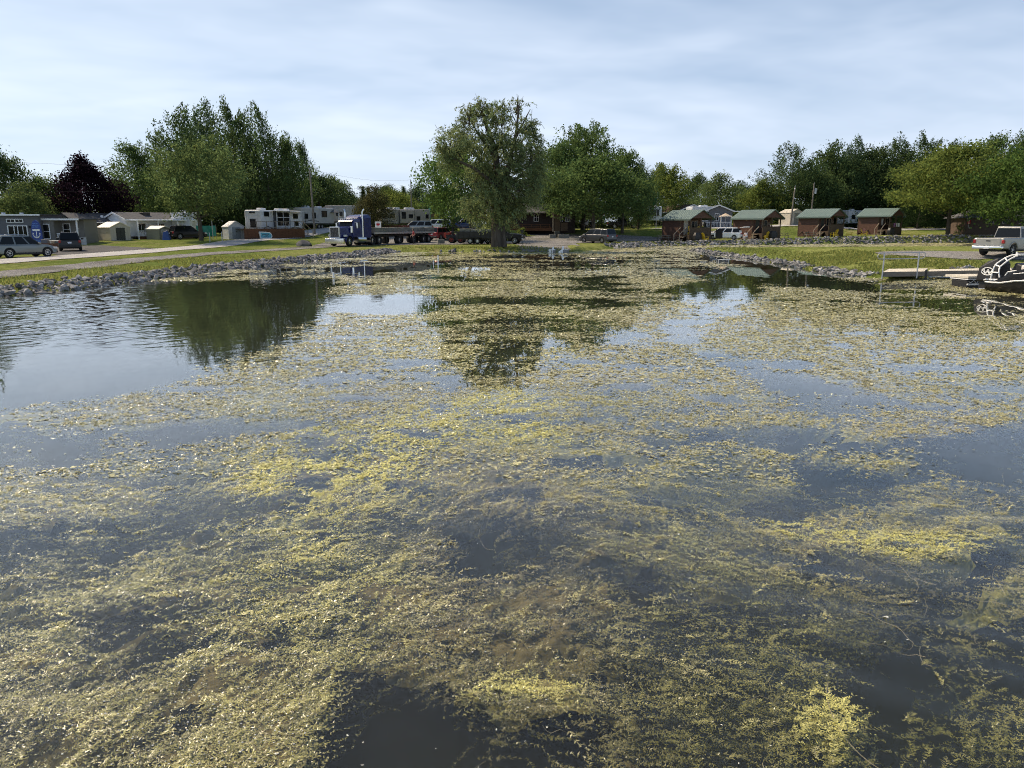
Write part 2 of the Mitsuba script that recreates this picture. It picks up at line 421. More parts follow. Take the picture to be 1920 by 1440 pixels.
# ---------------------------------------------------------------- pond weed: fronds and flakes as real geometry
HOLES = [  # open water among the weed, outlines in metres east and north of the viewer, edge softness
    ([(-32, 9.4), (-32, 40), (-17.5, 37.5), (-9.6, 39.8), (-7.1, 28.7), (-5.7, 22.2), (-5.0, 18.9), (-5.2, 17.2), (-5.8, 16.3), (-6.0, 14.9), (-6.2, 13.5), (-6.3, 12.4), (-6.6, 11.1), (-7.1, 10.1), (-8.1, 9.4)], 0.5),
    ([(-8.0, 9.3), (-6.3, 9.8), (-5.5, 9.9), (-5.1, 8.9), (-5.7, 8.5), (-7.1, 8.1)], .25), ([(-5.3, 10.3), (-4.1, 10.5), (-4.0, 9.7), (-4.6, 9.4)], .2),
    ([(-2.6, 29.6), (0.9, 30.2), (4.7, 28.7), (4.1, 26.3), (0.7, 26.4), (-2.4, 26.8)], .8, .8), ([(3.4, 40.4), (5.7, 42.6), (4.9, 32.2), (2.5, 22.2), (3.2, 20.4), (2.1, 18.0), (1.6, 21.6), (0.7, 25.0), (2.7, 28.7)], .9, .62),
    ([(-1.4, 22.2), (0.8, 23.5), (0.6, 15.2), (0.1, 12.8), (-0.1, 14.6), (-1.0, 17.2)], 1.0, .6), ([(-7.9, 30.2), (-2.6, 30.2), (-2.2, 24.7), (-4.4, 23.5), (-6.2, 24.2)], .7), ([(-0.8, 17.6), (0.7, 18.0), (0.5, 15.9), (-0.3, 15.8)], .5),
    ([(7.0, 34.1), (13.9, 42.6), (10.2, 29.8), (6.7, 23.3), (4.75, 20.6), (4.65, 17.0), (5.1, 14.6), (5.5, 13.2), (6.1, 11.8), (5.1, 10.2), (4.6, 10.3), (4.7, 12.4), (4.3, 14.5), (4.1, 17.6), (3.9, 20.1), (6.1, 25.0), (8.7, 28.3), (6.6, 29.6)], .4, .9), ([(7.0, 34.1), (13.9, 42.6), (10.2, 29.8), (7.6, 25.4), (6.6, 26.6), (8.7, 28.3), (6.6, 29.6)], .5), ([(15.9, 36.7), (18.1, 33.8), (19.7, 28.7), (13.8, 19.9), (14.2, 23.5), (14.0, 28.7)], 1.0, .6),
    ([(3.0, 9.9), (3.9, 10.1), (4.2, 9.4), (3.5, 8.8), (3.0, 9.2)], .2), ([(5.2, 9.6), (7.6, 10.2), (6.4, 7.9), (5.4, 7.6), (4.9, 8.6)], .3), ([(-0.7, 6.0), (-0.5, 6.3), (-0.4, 7.0), (-0.1, 7.2), (0.2, 6.5), (0.4, 6.0), (0.0, 5.8), (-0.3, 5.6)], .10),
    ([(-0.2, 7.8), (0.3, 7.8), (0.3, 7.3), (-0.2, 7.4)], .1), ([(-1.5, 7.9), (-0.8, 8.0), (-0.9, 7.7), (-1.3, 7.6)], .1), ([(0.7, 6.0), (1.2, 5.9), (1.3, 5.4), (0.9, 5.3)], .1), ([(2.5, 6.2), (3.0, 6.1), (3.4, 5.9), (4.2, 6.0), (3.9, 5.5), (3.3, 5.3), (2.7, 5.7)], .1),
    ([(-1.1, 4.45), (-0.7, 4.4), (-0.3, 4.1), (0.1, 3.9), (0.6, 3.95), (0.4, 2.0), (-1.1, 2.0), (-1.15, 3.9)], .12), ([(2.2, 4.9), (2.9, 5.0), (3.9, 4.6), (3.1, 3.8), (2.6, 4.1), (2.2, 4.3)], .22), ([(2.1, 4.2), (2.7, 4.1), (2.2, 2.4), (1.7, 2.4)], .15),
    ([(-3.2, 5.1), (-2.8, 5.2), (-2.6, 5.0), (-2.9, 4.8)], .08), ([(-2.6, 4.7), (-2.3, 4.9), (-2.2, 4.7), (-2.4, 4.5)], .08), ([(-3.9, 5.1), (-3.5, 5.1), (-3.3, 4.9), (-3.6, 4.8)], .08), ([(-1.8, 4.7), (-1.6, 4.8), (-1.5, 4.6), (-1.7, 4.6)], .06),
    ([(-3.8, 6.4), (-3.2, 6.5), (-3.0, 6.2), (-3.5, 6.0)], .1), ([(2.2, 7.8), (2.9, 7.6), (3.2, 7.0), (2.4, 6.7), (2.2, 7.0)], .15), ([(3.4, 8.7), (4.1, 8.5), (4.2, 7.8), (3.6, 7.4), (3.2, 7.9)], .2), ([(1.2, 7.8), (2.1, 7.5), (1.8, 7.1), (1.3, 7.3)], .12),
    ([(-13.2, 44), (-12.2, 48.6), (-5.2, 56.5), (-4.2, 53), (-6.2, 46.0), (-9.2, 42.4)], 1.8), ([(-3, 66), (5, 70), (9, 62), (6, 52), (2, 50), (-2, 58)], 5.0, .7), ([(10, 46), (18, 52), (18.5, 40), (15, 33), (12, 36)], 1.5), ([(14.5, 60), (18.5, 74), (18.7, 52), (16.5, 52)], 1.2),
    ([(-3.6, 7.0), (-2.9, 7.3), (-2.4, 7.1), (-2.9, 6.8)], .1), ([(-4.6, 7.9), (-3.9, 8.2), (-3.3, 8.0), (-4.0, 7.7)], .12), ([(-1.9, 6.6), (-1.4, 6.7), (-1.3, 6.5), (-1.7, 6.4)], .08), ([(-2.9, 8.9), (-2.2, 9.1), (-2.0, 8.8), (-2.6, 8.7)], .1)]
ISLES = [([(-3.9, 15.2), (-3.2, 17.2), (-4.2, 20.5), (-5.6, 22.0), (-5.6, 18.6), (-5.2, 15.4)], .6), ([(-16.8, 39.2), (-9, 43.5), (-9.5, 41), (-16, 37.6)], .5), ([(-8.5, 10.6), (-6.2, 12.6), (-5.6, 13.6), (-6.0, 11.4), (-7.0, 10.4), (-8.4, 9.9)], .3)]
YELLOW = [([(2.3, 6.75), (2.7, 6.85), (3.0, 6.6), (3.6, 6.5), (4.6, 6.45), (4.2, 6.15), (3.4, 5.95), (3.0, 6.15), (2.6, 6.35)], .08), ([(-0.35, 4.05), (0.0, 4.35), (0.3, 4.25), (0.45, 4.1), (0.4, 3.95), (0.1, 4.05)], .05), ([(1.85, 4.1), (2.1, 4.05), (2.0, 3.8), (1.8, 3.6), (1.65, 3.8)], .08),
          ([(-1.7, 6.0), (-0.6, 8.6), (0.9, 9.5), (1.2, 12), (-0.5, 12.5), (-3.2, 9.5), (-3.0, 7.4)], .9)]


def signed(poly, x, y):
    g = sg.Polygon(poly).buffer(0)
    shapely.prepare(g)
    p = shapely.points(x, y)
    d = shapely.distance(g.boundary, p)
    return np.where(shapely.contains(g, p), -d, d)


def nz(x, y, s, seed, oct=3, sy=None):
    return meshkit.fbm(np.stack([x * s, y * (sy or s), x * 0], -1), oct, seed) - 0.5


def cover(x, y):
    """(how much weed, how deep below the surface 0..1, how yellow) at each place."""
    c = np.full(len(x), 1.0)
    far = ss(10, 40, y)
    w1, w2 = nz(x, y, 1.1, 4), nz(x, y, 0.35, 9)
    for poly, soft, *much in HOLES:
        b = sg.Polygon(poly).bounds
        m = (x > b[0] - 3) & (x < b[2] + 3) & (y > b[1] - 3) & (y < b[3] + 3)
        if m.any():
            s = signed(poly, x[m], y[m]) + w1[m] * soft * 2.2 + w2[m] * soft * 2.0
            c[m] = np.minimum(c[m], 1 - (much[0] if much else 1.0) * (1 - ss(-soft * 0.5, soft * 0.7, s)) * (1 if not much else np.clip(1 + 5 * nz(x[m], y[m], 0.35, 91, 3, 1.1), 0, 1.6)))
    for poly, soft in ISLES:
        s = signed(poly, x, y) + w1 * soft * 3
        c = np.maximum(c, 0.8 * ss(soft * 0.5, -soft * 0.4, s))
    rb = ss(0.3, 1.2, x) * ss(6.6, 5.2, y + 0.25 * (x - 1))
    gaps = nz(x, y, 0.9, 14, 4, 1.5) * (1 - far) + nz(x, y, 0.28, 15, 4, 0.5) * far
    c *= np.where(far > 0.5, ss(-0.20, -0.02, gaps), ss(-0.21, -0.08, gaps))
    mid = ss(44, 52, y) * ss(80, 70, y)
    c *= 1 - mid * 0.75 * ss(0.0, 0.12, nz(x, y, 0.22, 33, 4, 0.35))
    c *= 1 - 0.45 * rb
    yel = np.zeros(len(x))
    for poly, soft in YELLOW:
        yel = np.maximum(yel, ss(soft, -soft, signed(poly, x, y) + w1 * soft * 2))
    c = np.maximum(c, yel * 0.9 * (c > 0.15))
    deep = np.clip(0.38 + 1.7 * nz(x, y, 0.75, 40, 3) + 0.5 * rb - 0.55 * ss(6, 18, y) - 0.5 * yel, 0, 1)
    sunk = 0.30 * ss(0.0, 0.10, nz(x, y, 1.6, 72, 3)) * ss(11, 8, y)
    deep = np.where(c < sunk, 1.0, deep)
    c = np.maximum(c, sunk)
    lump = nz(x, y, 2.6, 70, 3, 4.2)
    deep = np.clip(deep + 1.7 * lump * (1 - 0.6 * far), 0, 1)
    return np.clip(c, 0, 1), deep, yel


def flow(x, y):
    a = math.radians(38) + 2.6 * nz(x, y, 0.35, 50, 2)
    b = math.radians(8) + 4.2 * nz(x, y, 0.6, 51, 2)
    t = ss(-0.5, 1.5, x)
    return a * (1 - t) + b * t


def fronds(x, y, z, az, L, col, K, M, leaf, wide, g, lift=0.3):
    """Bottle-brush fronds: K whorls of M narrow leaves along a bent stem."""
    n = len(x)
    t = np.linspace(0, 1, K)[None, :, None] + g.uniform(-0.4, 0.4, (n, K, M)) / K
    bend = g.normal(0, 0.5, n)[:, None, None]
    dx, dy = np.cos(az)[:, None, None], np.sin(az)[:, None, None]
    Lb = L[:, None, None]
    u = t - 0.5
    off = bend * Lb * u * u
    sx = x[:, None, None] + Lb * u * dx - off * dy
    sy = y[:, None, None] + Lb * u * dy + off * dx
    sz = z[:, None, None] + g.normal(0, 0.05, n)[:, None, None] * Lb * u * 2 - 0.08 * Lb * np.abs(u)
    th = g.uniform(0.75, 1.5, t.shape)
    psi = g.uniform(0, 2 * PI, t.shape)
    l = leaf * g.uniform(0.6, 1.15, t.shape) * (0.3 + 0.7 * np.clip(np.sin(PI * np.clip(t * 0.85 + 0.1, 0, 1)), 0, 1))
    ca, si = np.cos(th), np.sin(th) * np.cos(psi)
    ex, ey, ez = ca * dx - si * dy, ca * dy + si * dx, np.sin(th) * np.sin(psi) * 0.3
    tip = np.stack([sx + l * ex, sy + l * ey, sz + l * ez], -1)
    h = wide * 0.5
    # leaf base lies across the leaf's own direction
    nxv, nyv = -ey, ex
    lift = (np.zeros(n) + lift)[:, None, None]
    ez = ez / 0.3 * lift
    nl = np.sqrt(nxv ** 2 + nyv ** 2) + 1e-6
    mid = 0.12
    mx, my, mz = sx + mid * l * ex, sy + mid * l * ey, sz + mid * l * ez
    p1 = np.stack([mx + h * nxv / nl, my + h * nyv / nl, mz + g.normal(0, 0.25, t.shape) * h], -1)
    p2 = np.stack([mx - h * nxv / nl, my - h * nyv / nl, mz + g.normal(0, 0.25, t.shape) * h], -1)
    v = np.stack([p1, tip, p2], -2).reshape(-1, 3)
    f = np.arange(len(v)).reshape(-1, 3)
    c = np.repeat((col[:, None, None, :] * g.uniform(0.84, 1.14, t.shape + (1,))).reshape(-1, 3), 3, 0)
    return v, f, np.clip(c, 0, 0.9)


OLIVE, BROWN, BRIGHT, PALE = (np.array(c) for c in ((0.240, 0.224, 0.070), (0.140, 0.117, 0.055), (0.57, 0.54, 0.165), (0.54, 0.51, 0.29)))


PLUME = [None, None]


def band(y0, y1, per, seed, litter=1, reach=0.3):
    """Random places in view between two distances."""
    g = rng(seed)
    h = 0.74 * y1 + 1.2
    n = int(2 * h * (y1 - y0) * per)
    x, y = g.uniform(-h, h, n), g.uniform(y0, y1, n)
    if litter > 1:          # fronds of one plant lie together in a plume
        x, y = x[:n // litter], y[:n // litter]
        a = flow(x, y) + g.normal(0, 0.35, len(x)) + (g.random(len(x)) < 0.2) * g.uniform(-1.5, 1.5, len(x))
        sz = np.repeat(g.uniform(0.5, 1.5, len(x)), litter)
        a = np.repeat(a, litter)
        u, v = g.uniform(-1, 1, len(a)) * reach * sz, g.normal(0, 0.26, len(a)) * reach * sz
        PLUME[0], PLUME[1] = a, np.repeat(g.normal(0, 1, len(x)), litter)
        x, y = np.repeat(x, litter) + u * np.cos(a) - v * np.sin(a), np.repeat(y, litter) + u * np.sin(a) + v * np.cos(a)
    else:
        PLUME[0], PLUME[1] = flow(x, y), g.normal(0, 1, n)
    idx = np.arange(len(x))
    m = np.abs(x) < 0.74 * y + 1.2
    x, y, idx = x[m], y[m], idx[m]
    m = shapely.contains_xy(POND.buffer(-0.1), x, y)
    x, y, idx = x[m], y[m], idx[m]
    c, deep, yel = cover(x, y)
    m = g.random(len(x)) < c
    PLUME[0], PLUME[1] = PLUME[0][idx[m]], PLUME[1][idx[m]]
    return g, x[m], y[m], c[m], deep[m], yel[m]


def tint(g, x, y, deep, yel, emer, dry=0.38):
    n = len(x)
    a = np.clip(0.5 + 2.2 * nz(x, y, 0.5, 60) + g.normal(0, 0.12, n), 0, 1)[:, None]
    col = (OLIVE * (1 - a) + BROWN * a) * (1 + 1.1 * nz(x, y, 3.7, 71, 3, 5.5))[:, None]
    b = np.clip(0.62 * yel + 0.2 * emer + 0.4 * (nz(x, y, 0.4, 61) > 0.02) * (1 - deep) * (x < 2.2) + g.normal(0, 0.15, n), 0, 1)[:, None]
    col = col * (1 - b) + BRIGHT * b
    dry = (dry * emer * (1 - 0.8 * yel))[:, None]      # what lies out of the water bleaches
    return col * (1 - dry) + PALE * dry * (0.8 + 0.2 * a)


pieces = []
for y0, y1, per, K, M, leaf, wide, Lm, seed in ((2.6, 4.5, 640, 8, 5, 0.036, 0.007, 0.21, 1), (4.5, 8.0, 410, 6, 5, 0.042, 0.0105, 0.21, 2), (8.0, 14.0, 225, 4, 4, 0.058, 0.019, 0.23, 3), (14.0, 24.0, 125, 3, 3, 0.085, 0.045, 0.24, 4), (24.0, 40.0, 60, 2, 3, 0.14, 0.085, 0.3, 5)):
    g, x, y, c, deep, yel = band(y0, y1, per, 100 + seed, 14 if y0 < 14 else 6, Lm * 1.2)
    n = len(x)
    deep = np.clip(deep + 0.22 * PLUME[1], 0, 1)
    f_ = ss(9, 32, y)
    emer = g.random(n) < np.clip(0.05 + 0.45 * yel + (0.80 * ss(4.0, 13, y) + 0.35 * ss(2.5, 5, x) * ss(9, 13, y)) * c ** 2, 0, 0.92) * (1 - deep) ** 0.5
    z = -0.015 - g.uniform(0.1, 1.0, n) ** 1.3 * (0.035 + 0.42 * deep * (1 - 0.75 * f_) + 0.12 * (1 - c))
    z = np.where(emer, g.uniform(-0.006, 0.012, n), z)
    az = PLUME[0] + g.normal(0, 0.42, n)
    pieces.append(fronds(x, y, z, az, Lm * np.clip(np.exp(g.normal(0, 0.5, n)), 0.45, 2.6), tint(g, x, y, deep, yel, emer), K, M, leaf, wide, g, 0.2 + 0.15 * f_))

# flat flakes and rafts farther out
for y0, y1, per, s, seed in ((8.0, 13, 200, 0.034, 11), (13, 22, 140, 0.058, 10), (22, 40, 110, 0.085, 6), (40, 60, 70, 0.13, 7), (60, 80, 46, 0.19, 8), (80, 124, 18, 0.36, 9)):
    g, x, y, c, deep, yel = band(y0, y1, per, 100 + seed)
    n = len(x)
    K_ = 4
    ang = np.sort(g.uniform(0, 2 * PI, (n, K_)), 1)
    r = s * g.uniform(0.35, 1.0, (n, K_)) * g.uniform(0.5, 1.3, (n, 1))
    zc = np.where(g.random(n) < 0.35 + 0.5 * c, g.uniform(0.003, 0.02, n), -g.uniform(0.005, 0.05, n))
    tl = g.normal(0, 0.03, (n, 2))
    px_, py_ = r * np.cos(ang) * 1.3, r * np.sin(ang)
    ring = np.stack([x[:, None] + px_, y[:, None] + py_, zc[:, None] + tl[:, :1] * px_ + tl[:, 1:] * py_ + g.normal(0, 0.004, (n, K_))], -1)
    v = ring
    q = np.arange(n)[:, None] * 4
    f = np.vstack([q + [0, 1, 2], q + [0, 2, 3]])
    col = tint(g, x, y, deep, yel, np.ones(n), 0.72) * g.uniform(0.82, 1.1, (n, 1))
    pieces.append((v.reshape(-1, 3), f, np.repeat(np.clip(col, 0, 0.9), K_, 0)))

# the dense felt of stems that the fronds stand on
def weed_felt(p, n, uv):
    a = smoothstep(0.35, 0.65, fbm(p.x * 0.5, p.y * 0.5, 3.0, 3))
    q = p.x * 0.79 + p.y * 0.61
    r = p.y * 0.79 - p.x * 0.61
    fine = 0.5 * noise(q * 22, r * 60, 1.0) + 0.3 * noise(q * 50, r * 120, 2.0) + 0.2 * fbm(p.x * 6, p.y * 8, 5.0, 2)
    return mix([float(q) for q in OLIVE], [float(q) for q in BROWN], a) * (0.45 + 1.05 * fine)


scene['weed_felt'] = {'type': 'twosided', 'bsdf': {'type': 'diffuse', 'reflectance': proc(weed_felt)}}
felt = []
for y0, y1, st_ in ((2.5, 7.0, 0.05), (7.0, 14.0, 0.09), (14.0, 26.0, 0.18), (26.0, 40.0, 0.35)):
    h = 0.74 * y1 + 1.2
    X, Y = np.meshgrid(np.arange(-h, h, st_), np.arange(y0, y1 + st_ * 0.5, st_))
    ny, nx = X.shape
    fx, fy = X.ravel(), Y.ravel()
    c, deep, yel = cover(fx, fy)
    ok = (c > 0.74) & (np.abs(fx) < 0.74 * fy + 1.2) & shapely.contains_xy(POND.buffer(-0.3), fx, fy)
    z = -0.035 - 0.34 * deep * (1 - 0.75 * ss(9, 32, fy)) - 0.03 * meshkit.noise(np.stack([fx * 9, fy * 11, fx * 0], -1), 3)
    i, j = np.meshgrid(np.arange(ny - 1), np.arange(nx - 1), indexing='ij')
    a = (i * nx + j).ravel()
    q = np.vstack([np.stack([a, a + 1, a + nx + 1], 1), np.stack([a, a + nx + 1, a + nx], 1)])
    q = q[ok[q].all(1)]
    gj = rng(int(y0 * 10))
    m = trimesh.Trimesh(np.stack([fx + gj.uniform(-.42, .42, len(fx)) * st_, fy + gj.uniform(-.42, .42, len(fx)) * st_, z], 1), q, process=False)
    m.remove_unreferenced_vertices()
    felt.append(m)
k = thing('pond_weed_felt', 'dense olive brown felt of sunken stems under the feathery pond weed', 'pond weed', kind='stuff')
add(k, None, cat(felt), 'weed_felt', smooth=True)

o = np.cumsum([0] + [len(p[0]) for p in pieces])
Vw, Fw, Cw = np.vstack([p[0] for p in pieces]), np.vstack([p[1] + a for p, a in zip(pieces, o)]), np.vstack([p[2] for p in pieces])
scene['weed_leaf'] = {'type': 'twosided', 'bsdf': {'type': 'principled', 'base_color': {'type': 'mesh_attribute', 'name': 'vertex_color'}, 'roughness': 0.33, 'specular': 0.55}}
k = thing('pond_weed', 'yellow-olive feathery weed matted through and over the pond water', 'pond weed', kind='stuff')
add(k, None, trimesh.Trimesh(Vw, Fw, process=False), 'weed_leaf', color=Cw)
print('weed triangles', len(Fw))
# ---------------------------------------------------------------- trees
scene['bark_grey'] = {'type': 'twosided', 'bsdf': {'type': 'bumpmap', 'bump': proc(lambda p, n, uv: 0.06 * fbm(p.x * 9, p.y * 9, p.z * 1.6, 3), eps=0.02), 'scale': 1.0, 'nested': {'type': 'diffuse',
                      'reflectance': proc(lambda p, n, uv: mix((0.055, 0.045, 0.036), (0.15, 0.13, 0.11), fbm(p.x * 8, p.y * 8, p.z * 1.3, 3)))}}}
scene['leaf'] = {'type': 'principledthin', 'base_color': {'type': 'mesh_attribute', 'name': 'vertex_color'}, 'roughness': 0.55, 'diff_trans': 1.0, 'eta': 1.35}

KIND = {  # shoots' upward bias, shoot length / width, clump scale, clump cut, profile (fraction of full width at heights 0..1), leaf aspect
    'silver': (0.66, 0.34, 0.26, -0.10, [0.55, 0.9, 1.0, 0.95, 0.85, 0.62, 0.22], 2.2),
    'round': (0.30, 0.19, 0.22, -0.10, [0.62, 0.92, 1.0, 0.98, 0.86, 0.62, 0.22], 1.7),
    'oval': (0.45, 0.24, 0.22, -0.10, [0.55, 0.88, 1.0, 0.95, 0.80, 0.58, 0.2], 1.8),
    'conifer': (-0.05, 0.30, 0.15, -0.20, [1.0, 0.86, 0.70, 0.54, 0.37, 0.20, 0.03], 2.6),
    'cedar': (0.35, 0.12, 0.25, -0.20, [0.95, 1.0, 0.95, 0.85, 0.68, 0.42, 0.10], 2.4)}


def leaves(c, a, size, aspect, col, g):
    """Leaf sprays as folded rhombs: centres c, long axes a."""
    n = len(c)
    a = a / (np.linalg.norm(a, axis=1, keepdims=True) + 1e-9)
    r = g.normal(size=(n, 3))
    b = np.cross(a, r)
    b /= np.linalg.norm(b, axis=1, keepdims=True) + 1e-9
    s = (size * g.uniform(0.6, 1.35, n))[:, None]
    w = s / aspect
    v = np.stack([c - a * s * 0.5, c + b * w * 0.5, c + a * s * 0.5, c - b * w * 0.5], 1).reshape(-1, 3)
    q = np.arange(n)[:, None] * 4
    f = np.vstack([q + [0, 1, 2], q + [0, 2, 3]])
    return v, f, np.repeat(np.clip(col, 0.002, 0.9), 4, 0)


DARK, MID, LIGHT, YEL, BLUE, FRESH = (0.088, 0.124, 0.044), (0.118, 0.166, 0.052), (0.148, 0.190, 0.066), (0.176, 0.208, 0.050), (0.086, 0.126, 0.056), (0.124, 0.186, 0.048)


def crown(h0, h1, w, kind, n, size, col, seed, dens=10):
    """Leaf mesh and the shoot bases of a crown from h0 to h1 above the foot, w wide."""
    g = rng(seed)
    up, sl, cs, cut, prof, asp = KIND[kind]
    S = int(n / dens * 1.7)
    t = g.uniform(0, 1, S)
    ph = g.uniform(0, 2 * PI, S)
    R = np.interp(t, np.linspace(0, 1, len(prof)), prof) * w / 2
    rough = 1 + (1.7 if kind == 'silver' else 1.25) * (meshkit.fbm(np.stack([np.cos(ph) * 1.2, np.sin(ph) * 1.2, t * 3.2], -1), 3, seed) - 0.5)
    rad = R * rough * 1.22 * g.uniform(0.08, 1, S) ** 0.36
    z = h0 + (h1 - h0) * t * (0.84 + 0.5 * (meshkit.fbm(np.stack([np.cos(ph) * rad / w * 5, np.sin(ph) * rad / w * 5, t * 0], -1), 2, seed + 3) - 0.42) * ss(0.4, 1, t))
    if kind in ('round', 'oval'):
        z = z - 0.10 * (h1 - h0) * (rad / (w / 2)) ** 2 * (t < 0.4)
    tip = np.stack([rad * np.cos(ph), rad * np.sin(ph), z], 1)
    nzv = meshkit.fbm(tip / (cs * w), 3, seed + 1) - 0.5
    keep = nzv > cut
    tip, ph, rad = tip[keep], ph[keep], rad[keep]
    S = len(tip)
    out = np.stack([np.cos(ph), np.sin(ph), np.full(S, 0.12)], 1)
    d = out * (1 - abs(up)) + np.array([0, 0, up]) + g.normal(0, 0.22, (S, 3))
    d /= np.linalg.norm(d, axis=1, keepdims=True)
    L = sl * w * g.uniform(0.5, 1.25, S)
    base = tip - d * L[:, None]
    u = g.uniform(0.0, 1.05, (S, dens)) ** 0.8
    spread = {'silver': 0.046, 'conifer': 0.035}.get(kind, 0.062) * w * (1.15 - u * (0.8 if up > 0.4 else 0.35))
    c = base[:, None] + d[:, None] * (L[:, None, None] * u[..., None]) + g.normal(0, 1, (S, dens, 3)) * spread[..., None] * 0.6
    a = d[:, None] * 0.9 + g.normal(0, 0.6, (S, dens, 3))
    if kind == 'conifer':
        a = a * np.array([1, 1, 0.3]) + np.array([0, 0, -0.15])
    tone = (1 + 0.22 * g.normal(0, 1, (S, 1, 1))) * g.uniform(0.75, 1.25, (S, dens, 1))
    hue = g.normal(0, 0.08, (S, 1, 1)) * np.array([1.0, 0.3, -0.5])
    cc = np.asarray(col) * np.array([0.93, 1.0, 1.08]) * tone * (1 + hue)
    m = c.reshape(-1, 3)
    ok = m[:, 2] > 0.15
    v, f, k = leaves(m[ok], a.reshape(-1, 3)[ok], size, asp, cc.reshape(-1, 3)[ok], g)
    return (v, f, k), base, tip


def limbs(base, h0, h1, r, g, count, top):
    """Limbs from the trunk to a sample of the shoot bases."""
    ms = []
    idx = g.choice(len(base), min(count, len(base)), replace=False)
    for i in idx:
        b = base[i]
        s = max(0.25 * h0 + 0.2, min(b[2] - 0.45 * np.hypot(b[0], b[1]), top * 0.92))
        p0 = np.array([0, 0, s])
        pm = np.array([b[0] * 0.4, b[1] * 0.4, s + (b[2] - s) * 0.35])
        q = [p0 * (1 - t) ** 2 + 2 * pm * t * (1 - t) + b * t * t for t in (0, 0.25, 0.5, 0.75, 1)]
        rr = r * 0.34 * max(0.25, 1 - s / max(top, 1)) * np.array([1, 0.75, 0.5, 0.32, 0.12])
        ms.append(pipe(q, rr, 4))
    return ms


CROWNS = {}


def crown_for(kind, col, variant, base):
    """A crown one metre high and one metre wide, grown once and set up again turned and scaled."""
    base = .38 if base > .25 else (.16 if kind == 'silver' else .06)
    key = (kind, col, variant, base)
    if key not in CROWNS:
        n = 22000 if col[0] < .022 else 15000 if kind in ('silver', 'round', 'oval') else 7000
        hh, ww = (16.0, 10.0) if kind == 'silver' else ((12.0, 11.0) if kind != 'conifer' else (13, 5))
        (v, f, c), sb, st = crown(hh * base, hh, ww, kind, n, (0.36 if col[0] < .03 else 0.32) if kind != 'conifer' else .26, col, len(CROWNS) * 7 + 11, {'silver': 20, 'conifer': 10}.get(kind, 15))
        k = np.array([1 / ww, 1 / ww, 1 / hh])
        CROWNS[key] = mikit.ply(trimesh.Trimesh(v * k, f, process=False), 'leaf', color=c), sb * k
    return CROWNS[key]


def tree(name, label, px, d, top_py, wpx, kind, col, seed, base=0.22, n=None, group=None, trunk_px=None, r=None):
    x0 = sight(px, d)
    z0 = float(ground_z([x0], [d])[0])
    h = EYE + d * math.tan(math.atan((720 - top_py) / 1400) - PITCH) - z0
    w = wpx / 1400 * d * 1.12
    g = rng(seed + 500)
    cr, sb = crown_for(kind, col, seed % (3 if kind == 'silver' and col == DARK else (2 if kind == 'round' and col == DARK else 1)), base)
    tx = 0.0 if trunk_px is None else sight(trunk_px, d) - x0
    k = thing(name, label, 'tree', group)
    at = placed(x0, d, z0)
    turn_ = g.uniform(0, 360)
    ca, sa = math.cos(math.radians(turn_)), math.sin(math.radians(turn_))
    sb = np.stack([(sb[:, 0] * ca - sb[:, 1] * sa) * w, (sb[:, 0] * sa + sb[:, 1] * ca) * w, sb[:, 2] * h], 1)
    r = r or max(0.12, 0.013 * h + 0.010 * w)
    top = h * 0.8
    wob = g.normal(0, 0.02 * h, (4, 2))
    pts = [(tx, 0, -0.3), (tx, 0, 0.25), (tx + (0.0 - tx) * 0.4 + wob[0, 0] * 0.3, wob[0, 1] * 0.3, h * 0.2), (wob[1, 0], wob[1, 1], h * 0.45), (wob[2, 0], wob[2, 1], top)]
    ms = [pipe(pts, np.array([1.35, 1.05, 0.85, 0.5, 0.08]) * r, 7)] + limbs(sb, h * base, h, r, g, 24, top)
    add(k, 'trunk', cat(ms), 'bark_grey', at=at, smooth=True)
    add(k, 'crown', cr, None, at=at @ T().rotate([0, 0, 1], turn_).scale([w, w, h]))
    return k


